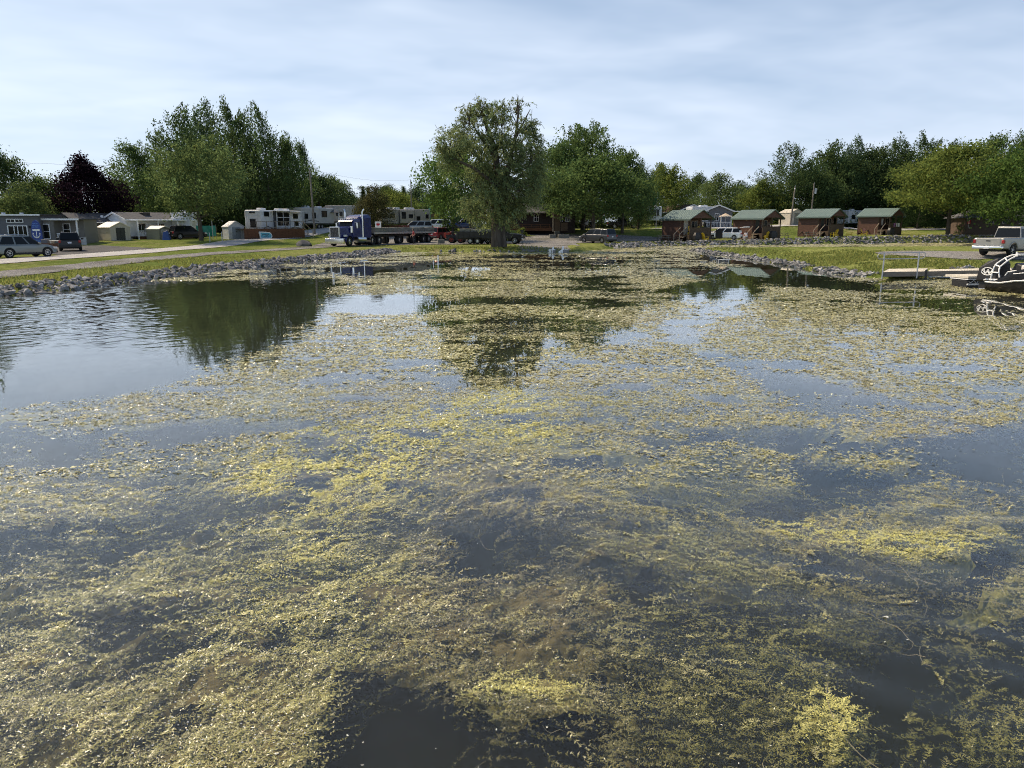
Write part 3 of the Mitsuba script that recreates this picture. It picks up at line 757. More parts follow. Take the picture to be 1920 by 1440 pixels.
DARK, MID, LIGHT, YEL, BLUE, FRESH = (0.088, 0.124, 0.044), (0.118, 0.166, 0.052), (0.148, 0.190, 0.066), (0.176, 0.208, 0.050), (0.086, 0.126, 0.056), (0.124, 0.186, 0.048)
TREES = [
    ('maple_tree', 'dark green tree cut by the left edge of the view, behind the grey house', -112, 90, 130, 150, 'silver', DARK, .2),
    ('maple_tree', 'dark bushy tree standing over the roof of the leftmost grey house', 22, 102, 272, 112, 'oval', DARK, .1),
    ('maple_tree', 'mid green rounded tree between the leftmost dark tree and the purple tree', 92, 104, 318, 112, 'round', MID, .06),
    ('maple_tree', 'low olive green tree right behind the roof of the leftmost grey house', 55, 96, 340, 90, 'round', LIGHT, .05),
    ('purple_maple_tree', 'round dark purple leaved tree behind the grey gabled cottage', 173, 104, 299, 116, 'round', (0.018, 0.010, 0.015), .03),
    ('maple_tree', 'pale green tree just right of the purple tree, partly hidden', 232, 134, 328, 76, 'oval', LIGHT, .1),
    ('maple_tree', 'spreading green tree with spiky shoots left of the tallest group', 268, 118, 260, 112, 'silver', MID, .08),
    ('silver_maple_tree', 'tall dark spiky tree, leftmost of the tallest group', 342, 128, 190, 118, 'silver', DARK, .15),
    ('silver_maple_tree', 'tall dark spiky tree, second from the left of the tallest group', 398, 138, 186, 124, 'silver', BLUE, .15),
    ('silver_maple_tree', 'tallest tree of the left group, with a pointed tip', 452, 124, 176, 112, 'silver', DARK, .14),
    ('silver_maple_tree', 'tall spiky tree, rightmost of the tallest group', 508, 120, 190, 100, 'silver', DARK, .12),
    ('maple_tree', 'grey-green broad tree with bright left side in front of the white mobile home', 378, 94, 254, 132, 'silver', LIGHT, .40),
    ('maple_tree', 'slender spiky green tree behind the white camper beside the left utility pole', 546, 122, 250, 84, 'silver', MID, .1),
    ('maple_tree', 'thin spire-like tree left of the utility pole', 575, 142, 258, 44, 'silver', MID, .1),
    ('maple_tree', 'dark round tree right behind the left utility pole', 603, 142, 316, 98, 'round', DARK, .1),
    ('maple_tree', 'dark round tree between the left utility pole and the sky gap', 634, 152, 328, 70, 'round', DARK, .1),
    ('maple_tree', 'small dark far tree left of the conifers', 660, 178, 356, 54, 'round', DARK, .05),
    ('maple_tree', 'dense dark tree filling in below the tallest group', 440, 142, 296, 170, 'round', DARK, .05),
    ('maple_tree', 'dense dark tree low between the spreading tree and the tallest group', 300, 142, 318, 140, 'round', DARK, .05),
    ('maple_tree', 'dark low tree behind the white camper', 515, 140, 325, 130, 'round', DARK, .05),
    ('spruce_tree', 'dark pointed conifer left of the brownish tree', 684, 155, 338, 34, 'conifer', DARK, .05),
    ('spruce_tree', 'small pointed conifer just behind the brownish tree', 694, 150, 340, 26, 'conifer', DARK, .05),
    ('plum_tree', 'low brownish green tree over the red fence', 700, 112, 348, 64, 'round', (0.085, 0.082, 0.034), .18),
    ('linden_tree', 'yellow-green round tree right behind the brownish tree', 742, 155, 349, 74, 'round', YEL, .05),
    ('maple_tree', 'far dark round tree above the yellow-green tree', 724, 195, 337, 60, 'round', DARK, .05),
    ('spruce_tree', 'thin dark conifer beside the middle utility pole', 759, 178, 338, 22, 'conifer', DARK, .05),
    ('maple_tree', 'dark green tree behind the middle utility pole', 785, 182, 345, 90, 'round', BLUE, .05),
    ('maple_tree', 'dark green far tree behind the playground tower', 832, 192, 348, 84, 'round', BLUE, .05),
    ('maple_tree', 'far green tree behind the grey travel trailer', 755, 205, 352, 80, 'round', MID, .05),
    ('maple_tree', 'bright leafy green tree just left of and behind the willow', 862, 104, 264, 118, 'round', FRESH, .42),
    ('maple_tree', 'tall dark green tree with spiky crown right of the willow', 1092, 124, 216, 128, 'silver', MID, .3),
    ('maple_tree', 'green tree right beside the willow crown, over the dark lodge', 1046, 118, 268, 118, 'oval', MID, .38),
    ('maple_tree', 'broad round green tree shading the dark lodge', 1112, 110, 286, 160, 'round', MID, .36),
    ('maple_tree', 'round green tree right of the broad tree over the dark lodge', 1166, 118, 282, 92, 'oval', MID, .3),
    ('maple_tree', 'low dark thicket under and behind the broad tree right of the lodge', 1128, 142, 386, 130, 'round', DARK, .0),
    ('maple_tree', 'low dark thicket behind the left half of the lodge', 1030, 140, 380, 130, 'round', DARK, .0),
    ('maple_tree', 'thin dark green tree at the right end of the group by the dark lodge', 1196, 128, 296, 48, 'silver', DARK, .05),
    ('maple_tree', 'far grey-green tree behind the gap right of the lodge', 1228, 182, 306, 60, 'round', BLUE, .05),
    ('linden_tree', 'bright yellow-green tree behind the white camper with the flag', 1246, 150, 303, 92, 'oval', YEL, .05),
    ('maple_tree', 'dark far tree left of the round tree behind the grey gabled house', 1300, 182, 324, 66, 'round', DARK, .05),
    ('maple_tree', 'round mid green tree behind the grey gabled house', 1346, 158, 324, 92, 'round', LIGHT, .05),
    ('maple_tree', 'dark far tree over the second cabin', 1390, 200, 338, 66, 'round', BLUE, .05),
    ('linden_tree', 'yellowish green tree between the second cabin and the right utility poles', 1424, 146, 332, 84, 'oval', YEL, .05),
    ('silver_maple_tree', 'dark airy spiky tree behind the two right utility poles', 1478, 146, 262, 110, 'silver', DARK, .1),
    ('silver_maple_tree', 'dark spiky tree over the third cabin', 1546, 154, 262, 96, 'oval', DARK, .1),
    ('silver_maple_tree', 'dark tree between the third and fourth cabins', 1590, 158, 254, 84, 'silver', BLUE, .1),
    ('silver_maple_tree', 'tall dark tree left above the fourth cabin', 1628, 158, 256, 100, 'round', DARK, .1),
    ('silver_maple_tree', 'tall dark tree above the fourth cabin', 1674, 158, 246, 92, 'silver', DARK, .1),
    ('silver_maple_tree', 'highest dark tree of the row behind the cabins', 1722, 162, 240, 86, 'silver', DARK, .1),
    ('silver_maple_tree', 'dark tree right of the highest tree behind the cabins', 1762, 162, 262, 80, 'oval', DARK, .1),
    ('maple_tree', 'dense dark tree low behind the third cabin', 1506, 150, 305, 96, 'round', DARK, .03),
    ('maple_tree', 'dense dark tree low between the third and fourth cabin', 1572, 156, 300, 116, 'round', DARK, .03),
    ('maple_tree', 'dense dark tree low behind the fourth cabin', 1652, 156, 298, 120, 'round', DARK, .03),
    ('cedar_tree', 'dark dense evergreen right beside the fourth cabin', 1718, 142, 362, 62, 'cedar', (0.028, 0.048, 0.016), .0),
    ('cedar_tree', 'darker evergreen shrub behind the bright maple trunk', 1752, 148, 372, 54, 'cedar', (0.022, 0.036, 0.014), .0),
    ('maple_tree', 'bright yellow-green maple with a bare pale trunk right of the cabins', 1776, 122, 262, 158, 'round', YEL, .36),
    ('silver_maple_tree', 'green tree behind the bright maple, left of the right edge', 1842, 154, 246, 108, 'silver', MID, .1),
    ('silver_maple_tree', 'green spiky tree at the right edge behind the brick building', 1898, 152, 238, 96, 'silver', MID, .1),
    ('maple_tree', 'large green maple in front of the brick building at the right edge', 1900, 112, 262, 150, 'round', FRESH, .38),
    ('maple_tree', 'green tree mostly beyond the right edge', 1990, 132, 250, 150, 'round', MID, .1)]
for q, (nm, lb, px, d, tp, w, kd, col, bs) in enumerate(TREES):
    tree(nm, lb, px, d, tp, w, kd, col, 900 + q, bs, trunk_px=893 if 'left of and behind the willow' in lb else None)

# small evergreens and bushes
for px, d, tp, w, kd, col, nm, lb in ((836, 118, 404, 15, 'cedar', DARK, 'cedar_shrub', 'small cone-shaped evergreen, left one of two by the blue pickup'), (850, 118, 406, 14, 'cedar', DARK, 'cedar_shrub', 'small cone-shaped evergreen, right one of two by the blue pickup'),
                                      (820, 126, 400, 28, 'round', YEL, 'shrub', 'light green bush below the playground tower'), (978, 112, 427, 24, 'round', YEL, 'shrub', 'low yellow-green plants in the bed before the dark lodge'),
                                      (1806, 126, 413, 30, 'round', MID, 'shrub', 'small green bush left of the brick building'), (960, 113, 432, 26, 'round', MID, 'shrub', 'low green bush left of the lodge path'),
                                      (1204, 140, 380, 34, 'cedar', DARK, 'cedar_shrub', 'dark shrub left of the white camper with the flag')):
    x0 = sight(px, d)
    z0 = float(ground_z([x0], [d])[0])
    h = EYE + d * math.tan(math.atan((720 - tp) / 1400) - PITCH) - z0
    (v, f, c), sb, st = crown(0.02, h, w / 1400 * d, kd, 900, 0.22, col, int(px))
    k = thing(nm, lb, 'shrub')
    add(k, 'foliage', trimesh.Trimesh(v, f, process=False), 'leaf', at=placed(x0, d, z0), color=c)
    add(k, 'stem', tube((0, 0, -0.1), (0, 0, h * 0.6), 0.05, 0.02, 5), 'bark_grey', at=placed(x0, d, z0))

# the willow on the far shore: two trunks, heavy bare limbs, fine hanging foliage
d = 81.0
x0 = sight(935, d)
z0 = float(ground_z([x0], [d])[0])
g = rng(77)
k = thing('willow_tree', 'big grey-green willow with two trunks on the far shore of the pond', 'tree')


def wp(px, py, dy=0.0):
    return np.array([(px - 935) / 1400 * d, dy, EYE + d * math.tan(math.atan((720 - py) / 1400) - PITCH) - z0])


LIMB = [([(931, 464, 0), (930, 430, 0), (934, 390, .2), (938, 340, .3), (930, 280, .6), (915, 235, .8), (905, 205, 1)], .62), ([(944, 464, .3), (943, 430, .4), (944, 400, .3), (950, 350, 0), (958, 300, -.5), (968, 250, -.8), (972, 200, -1)], .40),
        ([(936, 360, .2), (915, 335, -1), (890, 318, -2), (862, 305, -2.5), (838, 288, -3)], .26), ([(938, 345, .3), (905, 300, 1.5), (880, 262, 2), (860, 236, 2.4)], .2), ([(950, 350, 0), (985, 320, -1.2), (1000, 290, -2)], .22),
        ([(940, 330, 0), (970, 280, 1.5), (990, 240, 2.2)], .2), ([(934, 390, .2), (960, 365, -2.0), (990, 350, -3.4)], .15), ([(932, 300, .5), (895, 250, -.5), (880, 215, -1)], .17), ([(965, 262, -.8), (985, 225, -.5), (992, 205, 0)], .14),
        ([(934, 395, 0), (905, 372, -1.5), (888, 360, -2.6)], .12), ([(938, 340, .3), (950, 310, 3), (955, 280, 4)], .18), ([(938, 340, .3), (925, 310, 3), (900, 290, 4)], .18)]
wood = []
for pts, r in LIMB:
    q = np.array([wp(a, b, c) for a, b, c in pts])
    q[1:-1] += g.normal(0, 0.12, (len(q) - 2, 3))
    wood.append(pipe(q, r * np.linspace(1.0, 0.22, len(q)), 8))
LOBE = [(928, 398, 0, 50, 26, 2.6), (1000, 290, 0, 14, 46, 1.4), (918, 372, -.8, 55, 40, 3.0), (955, 372, -.5, 52, 42, 3.0), (930, 340, 0, 62, 40, 3.2), (878, 300, -1.5, 44, 40, 2.6), (850, 275, -2, 24, 32, 1.7), (845, 300, -2, 20, 22, 1.5), (905, 280, 0.5, 50, 45, 3.0), (955, 290, 0, 55, 50, 3.2), (985, 300, -1, 32, 52, 2.4),
        (990, 345, -2, 28, 38, 2.0), (900, 232, 0.5, 34, 36, 2.2), (880, 222, 0.5, 18, 22, 1.4), (945, 240, 0, 40, 42, 2.4), (975, 225, -.5, 28, 32, 1.9), (968, 205, -.5, 16, 17, 1.2), (905, 206, .8, 16, 18, 1.2), (935, 215, .5, 20, 22, 1.2), (868, 250, 1.5, 22, 26, 1.6), (995, 250, 0, 12, 34, 1.3),
        (930, 300, 3.5, 55, 60, 2.4), (930, 385, 2.0, 48, 50, 2.4), (890, 345, 0, 30, 26, 1.8), (895, 390, -1, 24, 22, 1.7), (972, 388, -.5, 24, 22, 1.8)]
cs_, as_, ks_ = [], [], []
for px, py, dy, rx, ry, rz in LOBE:
    sz = int(rx * ry * 0.23)
    u = g.normal(size=(sz, 3))
    u /= np.linalg.norm(u, axis=1, keepdims=True)
    u *= g.uniform(0.1, 1, (sz, 1)) ** 0.45
    c = wp(px, py, dy) + u * np.array([rx / 1400 * d, rz, ry / 1400 * d]) * 1.05
    keep = meshkit.fbm(c / 1.5, 3, 5) - 0.5 > -0.03
    c = c[keep]
    m = 15
    t = np.linspace(0, 1, m)
    o = (c - wp(925, 360, 0)) * np.array([1, 1, 0.35])
    o /= np.linalg.norm(o, axis=1, keepdims=True) + 1e-6
    dirv = o * 0.55 + np.array([0, 0, 0.25]) + g.normal(0, 0.3, c.shape)
    L = g.uniform(0.5, 1.15, (len(c), 1, 1))
    pos = c[:, None] + dirv[:, None] * L * t[None, :, None] + np.array([0, 0, -1.0]) * (L * 0.75 * t[None, :, None] ** 2) + g.normal(0, 0.085, (len(c), m, 3))
    tang = dirv[:, None] * L + np.array([0, 0, -1.5]) * L * t[None, :, None] + g.normal(0, 0.5, pos.shape)
    tone = (1 + 0.2 * g.normal(0, 1, (len(c), 1, 1))) * g.uniform(0.75, 1.3, (len(c), m, 1))
    colr = np.array((0.200, 0.245, 0.110)) * tone * (1 + g.normal(0, 0.08, (len(c), 1, 1)) * np.array([1, .2, -.5]))
    cs_.append(pos.reshape(-1, 3)), as_.append(tang.reshape(-1, 3)), ks_.append(colr.reshape(-1, 3))
    for i in g.choice(len(c), min(len(c), 9), replace=False):
        e = c[i] + dirv[i] * L[i, 0, 0] * 0.9 + (g.normal(0, 0.2, 3) if py > 240 else np.array([0, 0, 0.15]))
        s = wp(px, py, dy) * 0.6 + c[i] * 0.4 - np.array([0, 0, 0.5])
        wood.append(pipe([s, (s + e) / 2 + g.normal(0, 0.1, 3), e], [0.05, 0.035, 0.012], 4))
C_, A_, K_c = np.vstack(cs_), np.vstack(as_), np.vstack(ks_)
v, f, c = leaves(C_, A_, 0.25, 3.0, K_c, g)
add(k, 'trunk', cat(wood), 'bark_grey', at=placed(x0, d, z0), smooth=True)
add(k, 'crown', trimesh.Trimesh(v, f, process=False), 'leaf', at=placed(x0, d, z0), color=c)
print('willow leaves', len(C_))

# the far wood that closes the view
g = rng(31)
vs, fs, ks, o = [], [], [], 0
for q in range(64):
    yy = g.uniform(215, 290)
    xx = -215 + 430 * (q + g.uniform(-0.4, 0.4)) / 63
    if False:
        continue
    h, w = g.uniform(9, 13.5), g.uniform(9, 15)
    (v, f, c), sb, st = crown(0.3, h, w, 'round', 560, 1.2, np.array(DARK if q % 3 else MID) * 1.05, 4000 + q)
    v = v + np.array([xx, yy, 0.6])
    vs.append(v), fs.append(f + o), ks.append(c)
    o += len(v)
k = thing('far_wood', 'low line of dark far trees closing the view behind the campground', 'woods', kind='stuff')
add(k, None, trimesh.Trimesh(np.vstack(vs), np.vstack(fs), process=False), 'leaf', color=np.vstack(ks))
# ---------------------------------------------------------------- materials of made things
for nm, c, r, m_, s, ct in (('tyre_rubber', (0.02, 0.02, 0.021), .75, 0, .3, 0), ('alloy', (0.55, 0.56, 0.58), .32, .85, .5, 0), ('chrome', (0.78, 0.79, 0.80), .16, 1.0, .5, 0), ('car_glass', (0.008, 0.010, 0.012), .06, 0, .25, 0), ('black_trim', (0.018, 0.018, 0.019), .5, 0, .4, 0),
                            ('red_lens', (0.30, 0.012, 0.012), .2, 0, .5, 0), ('clear_lens', (0.55, 0.56, 0.57), .12, .3, .5, 0), ('plate_white', (0.62, 0.64, 0.68), .5, 0, .4, 0), ('paint_silver', (0.28, 0.30, 0.30), .3, .55, .5, 1), ('paint_greygreen', (0.16, 0.18, 0.18), .3, .5, .5, 1), ('paint_black', (0.009, 0.009, 0.010), .3, 0, .3, .35),
                            ('paint_navy', (0.008, 0.017, 0.11), .3, .0, .5, 1), ('paint_blue', (0.020, 0.045, 0.16), .3, .3, .5, 1), ('paint_white', (0.78, 0.79, 0.79), .3, 0, .5, 1), ('paint_red', (0.20, 0.012, 0.018), .28, .2, .5, 1), ('paint_grey', (0.055, 0.058, 0.064), .3, .4, .5, 1), ('paint_tan', (0.33, 0.32, 0.29), .35, .4, .5, 1),
                            ('red_steel', (0.32, 0.035, 0.018), .5, 0, .4, 0), ('black_steel', (0.020, 0.020, 0.022), .5, 0, .4, 0), ('grey_steel', (0.20, 0.20, 0.20), .5, .4, .4, 0), ('white_plastic', (0.80, 0.80, 0.77), .45, 0, .4, 0), ('galvanised', (0.50, 0.51, 0.52), .42, .75, .5, 0), ('interior', (0.03, 0.03, 0.032), .7, 0, .3, 0)):
    mat(nm, c, r, m_, s, ct)
scene['slab_stone'] = {'type': 'twosided', 'bsdf': {'type': 'diffuse', 'reflectance': proc(lambda p, n, uv: mix((0.10, 0.105, 0.095), (0.27, 0.27, 0.25), fbm(p.x * 1.4, p.y * 1.4, p.z * 3, 4)) * (0.75 + 0.5 * noise(p.x * 7, p.y * 7, p.z * 9)))}}


def hullbox(pts, r, seg=6):
    s = m3.Manifold.sphere(r, seg)
    return m3.Manifold.batch_hull([s.translate(tuple(float(c) for c in p)) for p in pts])


def tri(m):
    q = m.to_mesh()
    return trimesh.Trimesh(q.vert_properties[:, :3].astype(float), q.tri_verts, process=False)


def pane(c, inset, off):
    """A thin plate on the face with corners c (4 x 3, counter-clockwise from outside), shrunk by inset (l, r, b, t) and lifted by off."""
    c = np.asarray(c, float)
    l, r, b, t = inset

    def at(u, v):
        return (c[0] * (1 - u) + c[1] * u) * (1 - v) + (c[3] * (1 - u) + c[2] * u) * v
    q = np.array([at(l, b), at(1 - r, b), at(1 - r, 1 - t), at(l, 1 - t)])
    n = np.cross(q[1] - q[0], q[3] - q[0])
    n /= np.linalg.norm(n)
    v = np.vstack([q + n * off, q - n * 0.02])
    f = [[0, 1, 2], [0, 2, 3], [4, 6, 5], [4, 7, 6]] + [x for i in range(4) for x in ([i, i + 4, (i + 1) % 4 + 4], [i, (i + 1) % 4 + 4, (i + 1) % 4])]
    return trimesh.Trimesh(v, np.array(f)[:, ::-1] if False else np.array(f), process=False)


def wheel(k, at, x, y, r, w, side, rim='alloy', rimr=0.62, spokes=5):
    p = key_for('wheel', k)
    prof = [(r * rimr, -w / 2), (r * 0.93, -w / 2), (r, -w * 0.32), (r, w * 0.32), (r * 0.93, w / 2), (r * rimr, w / 2), (r * rimr, -w / 2)]
    t = trimesh.creation.revolve(prof, sections=20)
    t.apply_transform(trimesh.transformations.rotation_matrix(PI / 2, [1, 0, 0]))
    t.apply_translation((x, y, r))
    add(p, 'tyre', t, 'tyre_rubber', at=at, smooth=40)
    o = y + side * w * 0.30
    parts = []
    d = trimesh.creation.cylinder(r * rimr * 0.99, w * 0.3, sections=18)
    d.apply_transform(trimesh.transformations.rotation_matrix(PI / 2, [1, 0, 0]))
    d.apply_translation((x, y, r))
    ring = trimesh.creation.annulus(r * rimr * 0.86, r * rimr * 1.0, 0.04, sections=18)
    ring.apply_transform(trimesh.transformations.rotation_matrix(PI / 2, [1, 0, 0]))
    ring.apply_translation((x, o, r))
    parts = [ring]
    for q in range(spokes):
        a = q * 2 * PI / spokes
        parts.append(tube((x, o, r), (x + math.cos(a) * r * rimr * 0.9, o, r + math.sin(a) * r * rimr * 0.9), r * 0.07, n=5))
    parts.append(tube((x, o - 0.03, r), (x, o + 0.03, r), r * 0.16, n=10))
    add(p, 'rim', cat(parts), rim, at=at)
    add(p, 'hub', d, 'black_trim', at=at)


CARS = {  # length, width, height, belt, hood, clearance, greenhouse bottom rear/front x, top rear/front x, wheel x rear/front, wheel radius
    'suv': (4.6, 1.86, 1.70, 1.02, 0.98, 0.26, -2.10, 1.02, -1.78, 0.28, -1.38, 1.42, 0.36),
    'wagon': (4.6, 1.85, 1.68, 0.98, 0.95, 0.26, -2.16, 1.05, -1.70, 0.22, -1.40, 1.40, 0.36),
    'minivan': (5.0, 1.95, 1.75, 1.02, 1.00, 0.20, -2.42, 1.55, -2.22, 0.62, -1.55, 1.50, 0.34)}


def car(k, kind, paint, at, rails=False, gate=None, doors=False):
    L, W, H, belt, hood, cl, gb0, gb1, gt0, gt1, w0, w1, wr = CARS[kind]
    h = W / 2
    r = 0.09
    a = r
    lower = hullbox([(x, s * (h - a) * q, z) for s in (-1, 1) for x, q, z in ((-L / 2 + a, .95, cl + .2), (-L / 2 + a + .05, .97, belt - a), (-L / 2 + 0.3, 1, cl + a), (L / 2 - .25, .92, cl + a), (L / 2 - a, .80, cl + .25), (L / 2 - a - .02, .78, 0.66), (gb1 + .1, .97, belt - a + .01), (L / 2 - .55, .88, hood - .16), (0, 1.0, .62))], r)
    hoodm = hullbox([(x, s * (h - .12) * q, z) for s in (-1, 1) for x, q, z in ((gb1 - .2, .95, belt - .05), (L / 2 - .5, .84, hood - .12), (L / 2 - .3, .74, hood - .22), (gb1 - .2, .9, .7), (L / 2 - .4, .8, .6))], .07)
    top = hullbox([(x, s * y, z) for s in (-1, 1) for x, y, z in ((gb0 + .05, h - .13, belt - .06), (gb1 - .05, h - .13, belt - .06), (gt0 + .05, h - .30, H - .07), (gt1 - .05, h - .32, H - .07), ((gt0 + gt1) / 2, h - .29, H - .05))], .05)
    body = lower + hoodm
    for x in (w0, w1):
        for s in (-1, 1):
            c = m3.Manifold.cylinder(0.5, wr * 1.17, wr * 1.17, 22, True).rotate((90, 0, 0)).translate((x, s * (h - .12), wr))
            body = body - c
    body = body + top
    if gate:
        body = body - m3.Manifold.cube((1.0, W - .35, belt + .25)).translate((-L / 2 - .3, -(W - .35) / 2, cl + .32))
    add(k, 'body', tri(body), paint, at=at, smooth=35)
    yb, yt, xo = h - .13 + .05, h - .31 + .05, .0
    g = {'fl': (gb1, yb, belt), 'tl': (gt1, yt, H - .03), 'rl': (gb0, yb, belt), 'sl': (gt0, yt, H - .03)}

    def fl(p, s):
        return (p[0], s * p[1], p[2])
    add(k, 'windshield', pane([fl(g['fl'], 1), fl(g['fl'], -1), fl(g['tl'], -1), fl(g['tl'], 1)][::-1][::-1] if False else [fl(g['fl'], -1), fl(g['fl'], 1), fl(g['tl'], 1), fl(g['tl'], -1)], (.06, .06, .06, .08), .02), 'car_glass', at=at)
    if not gate:
        add(k, 'rear_window', pane([fl(g['rl'], 1), fl(g['rl'], -1), fl(g['sl'], -1), fl(g['sl'], 1)], (.07, .07, .10, .10), .02), 'car_glass', at=at)
    for s in (-1, 1):
        ends = [(0.03, 0.38), (0.41, 0.70), (0.73, 0.97)] if kind != 'minivan' else [(0.03, 0.30), (0.33, 0.62), (0.65, 0.97)]
        for u0, u1 in ends:
            lo = [g['rl'], g['fl'], g['tl'], g['sl']]
            cs = np.array([fl(p, s) for p in lo], float)
            bl, br = cs[0] * (1 - u0) + cs[1] * u0, cs[0] * (1 - u1) + cs[1] * u1
            tl_, tr_ = cs[3] * (1 - u0) + cs[2] * u0, cs[3] * (1 - u1) + cs[2] * u1
            q = [bl, br, tr_, tl_] if s < 0 else [br, bl, tl_, tr_]
            add(k, 'side_window', pane(q, (.02, .02, .05, .14), .014), 'car_glass', at=at)
        add(k, 'mirror', rbox(gb1 - .35, gb1 - .18, s * (h - .02) - .02 if s > 0 else -(h + .2), (h + .2) if s > 0 else -(h - .02), belt - .02, belt + .16, .04), paint, at=at, smooth=40)
        add(k, 'headlight', rbox(L / 2 - .40, L / 2 - .06, s * h * .78 - .16, s * h * .78 + .12, hood - .33, hood - .19, .05), 'clear_lens', at=at, smooth=40)
        add(k, 'taillight', rbox(-L / 2 - .015, -L / 2 + .16, s * h * .86 - .11, s * h * .86 + .08, belt - .26, belt - .02, .03), 'red_lens', at=at)
        add(k, 'sill', bx(w0 + wr * 1.2, w1 - wr * 1.2, s * (h - .03) - .03, s * (h - .03) + .03, cl - .02, cl + .12), 'black_trim', at=at)
        if rails:
            add(k, 'roof_rail', pipe([(gt0 + .25, s * (h - .36), H), (gt0 + .35, s * (h - .36), H + .06), (gt1 - .25, s * (h - .38), H + .06), (gt1 - .1, s * (h - .38), H)], .025, 6), 'alloy', at=at)
    add(k, 'rear_bumper', rbox(-L / 2 - .04, -L / 2 + .2, -h * .9, h * .9, cl + .05, cl + .28, .05), 'black_trim', at=at)
    add(k, 'front_bumper', rbox(L / 2 - .22, L / 2 + .03, -h * .76, h * .76, cl + .03, cl + .24, .05), 'black_trim', at=at)
    if not gate:
        add(k, 'license_plate', bx(-L / 2 - .03, -L / 2 - .005, -.16, .16, .70, .85), 'plate_white', at=at)
    for x in (w0, w1):
        for s in (-1, 1):
            wheel(k, at, x, s * (h - .13), wr, .22, s)
    add(k, 'underbody', bx(w0 - .5, w1 + .4, -h * .75, h * .75, .22, cl + .2), 'black_trim', at=at)
    if gate:
        gm = hullbox([(-L / 2 - .95, s * .72, H + .10) for s in (-1, 1)] + [(gt0 - .05, s * .66, H + .0) for s in (-1, 1)] + [(-L / 2 - .95, s * .72, H + .04) for s in (-1, 1)], .04)
        add(k, 'liftgate', tri(gm), paint, at=at, smooth=40, label='raised white liftgate')
        add(k, 'cargo_hold', bx(-L / 2 + .72, -L / 2 + .74, -.75, .75, cl + .35, belt + .4), 'interior', at=at)
        add(k, 'sliding_door', rbox(-1.25, 0.05, h + .02, h + .10, cl + .12, belt + .02, .03), paint, at=at, label='slid back white side door')
        add(k, 'door_opening', bx(0.06, 1.05, h - .02, h + .012, cl + .12, belt + .45), 'interior', at=at)
        dm = rbox(0, 1.05, -.04, .04, cl + .1, belt, .03)
        add(k, 'front_door', xform(dm, math.radians(-118), (1.25, h + .02, 0)), paint, at=at, label='front door swung open')
    return k


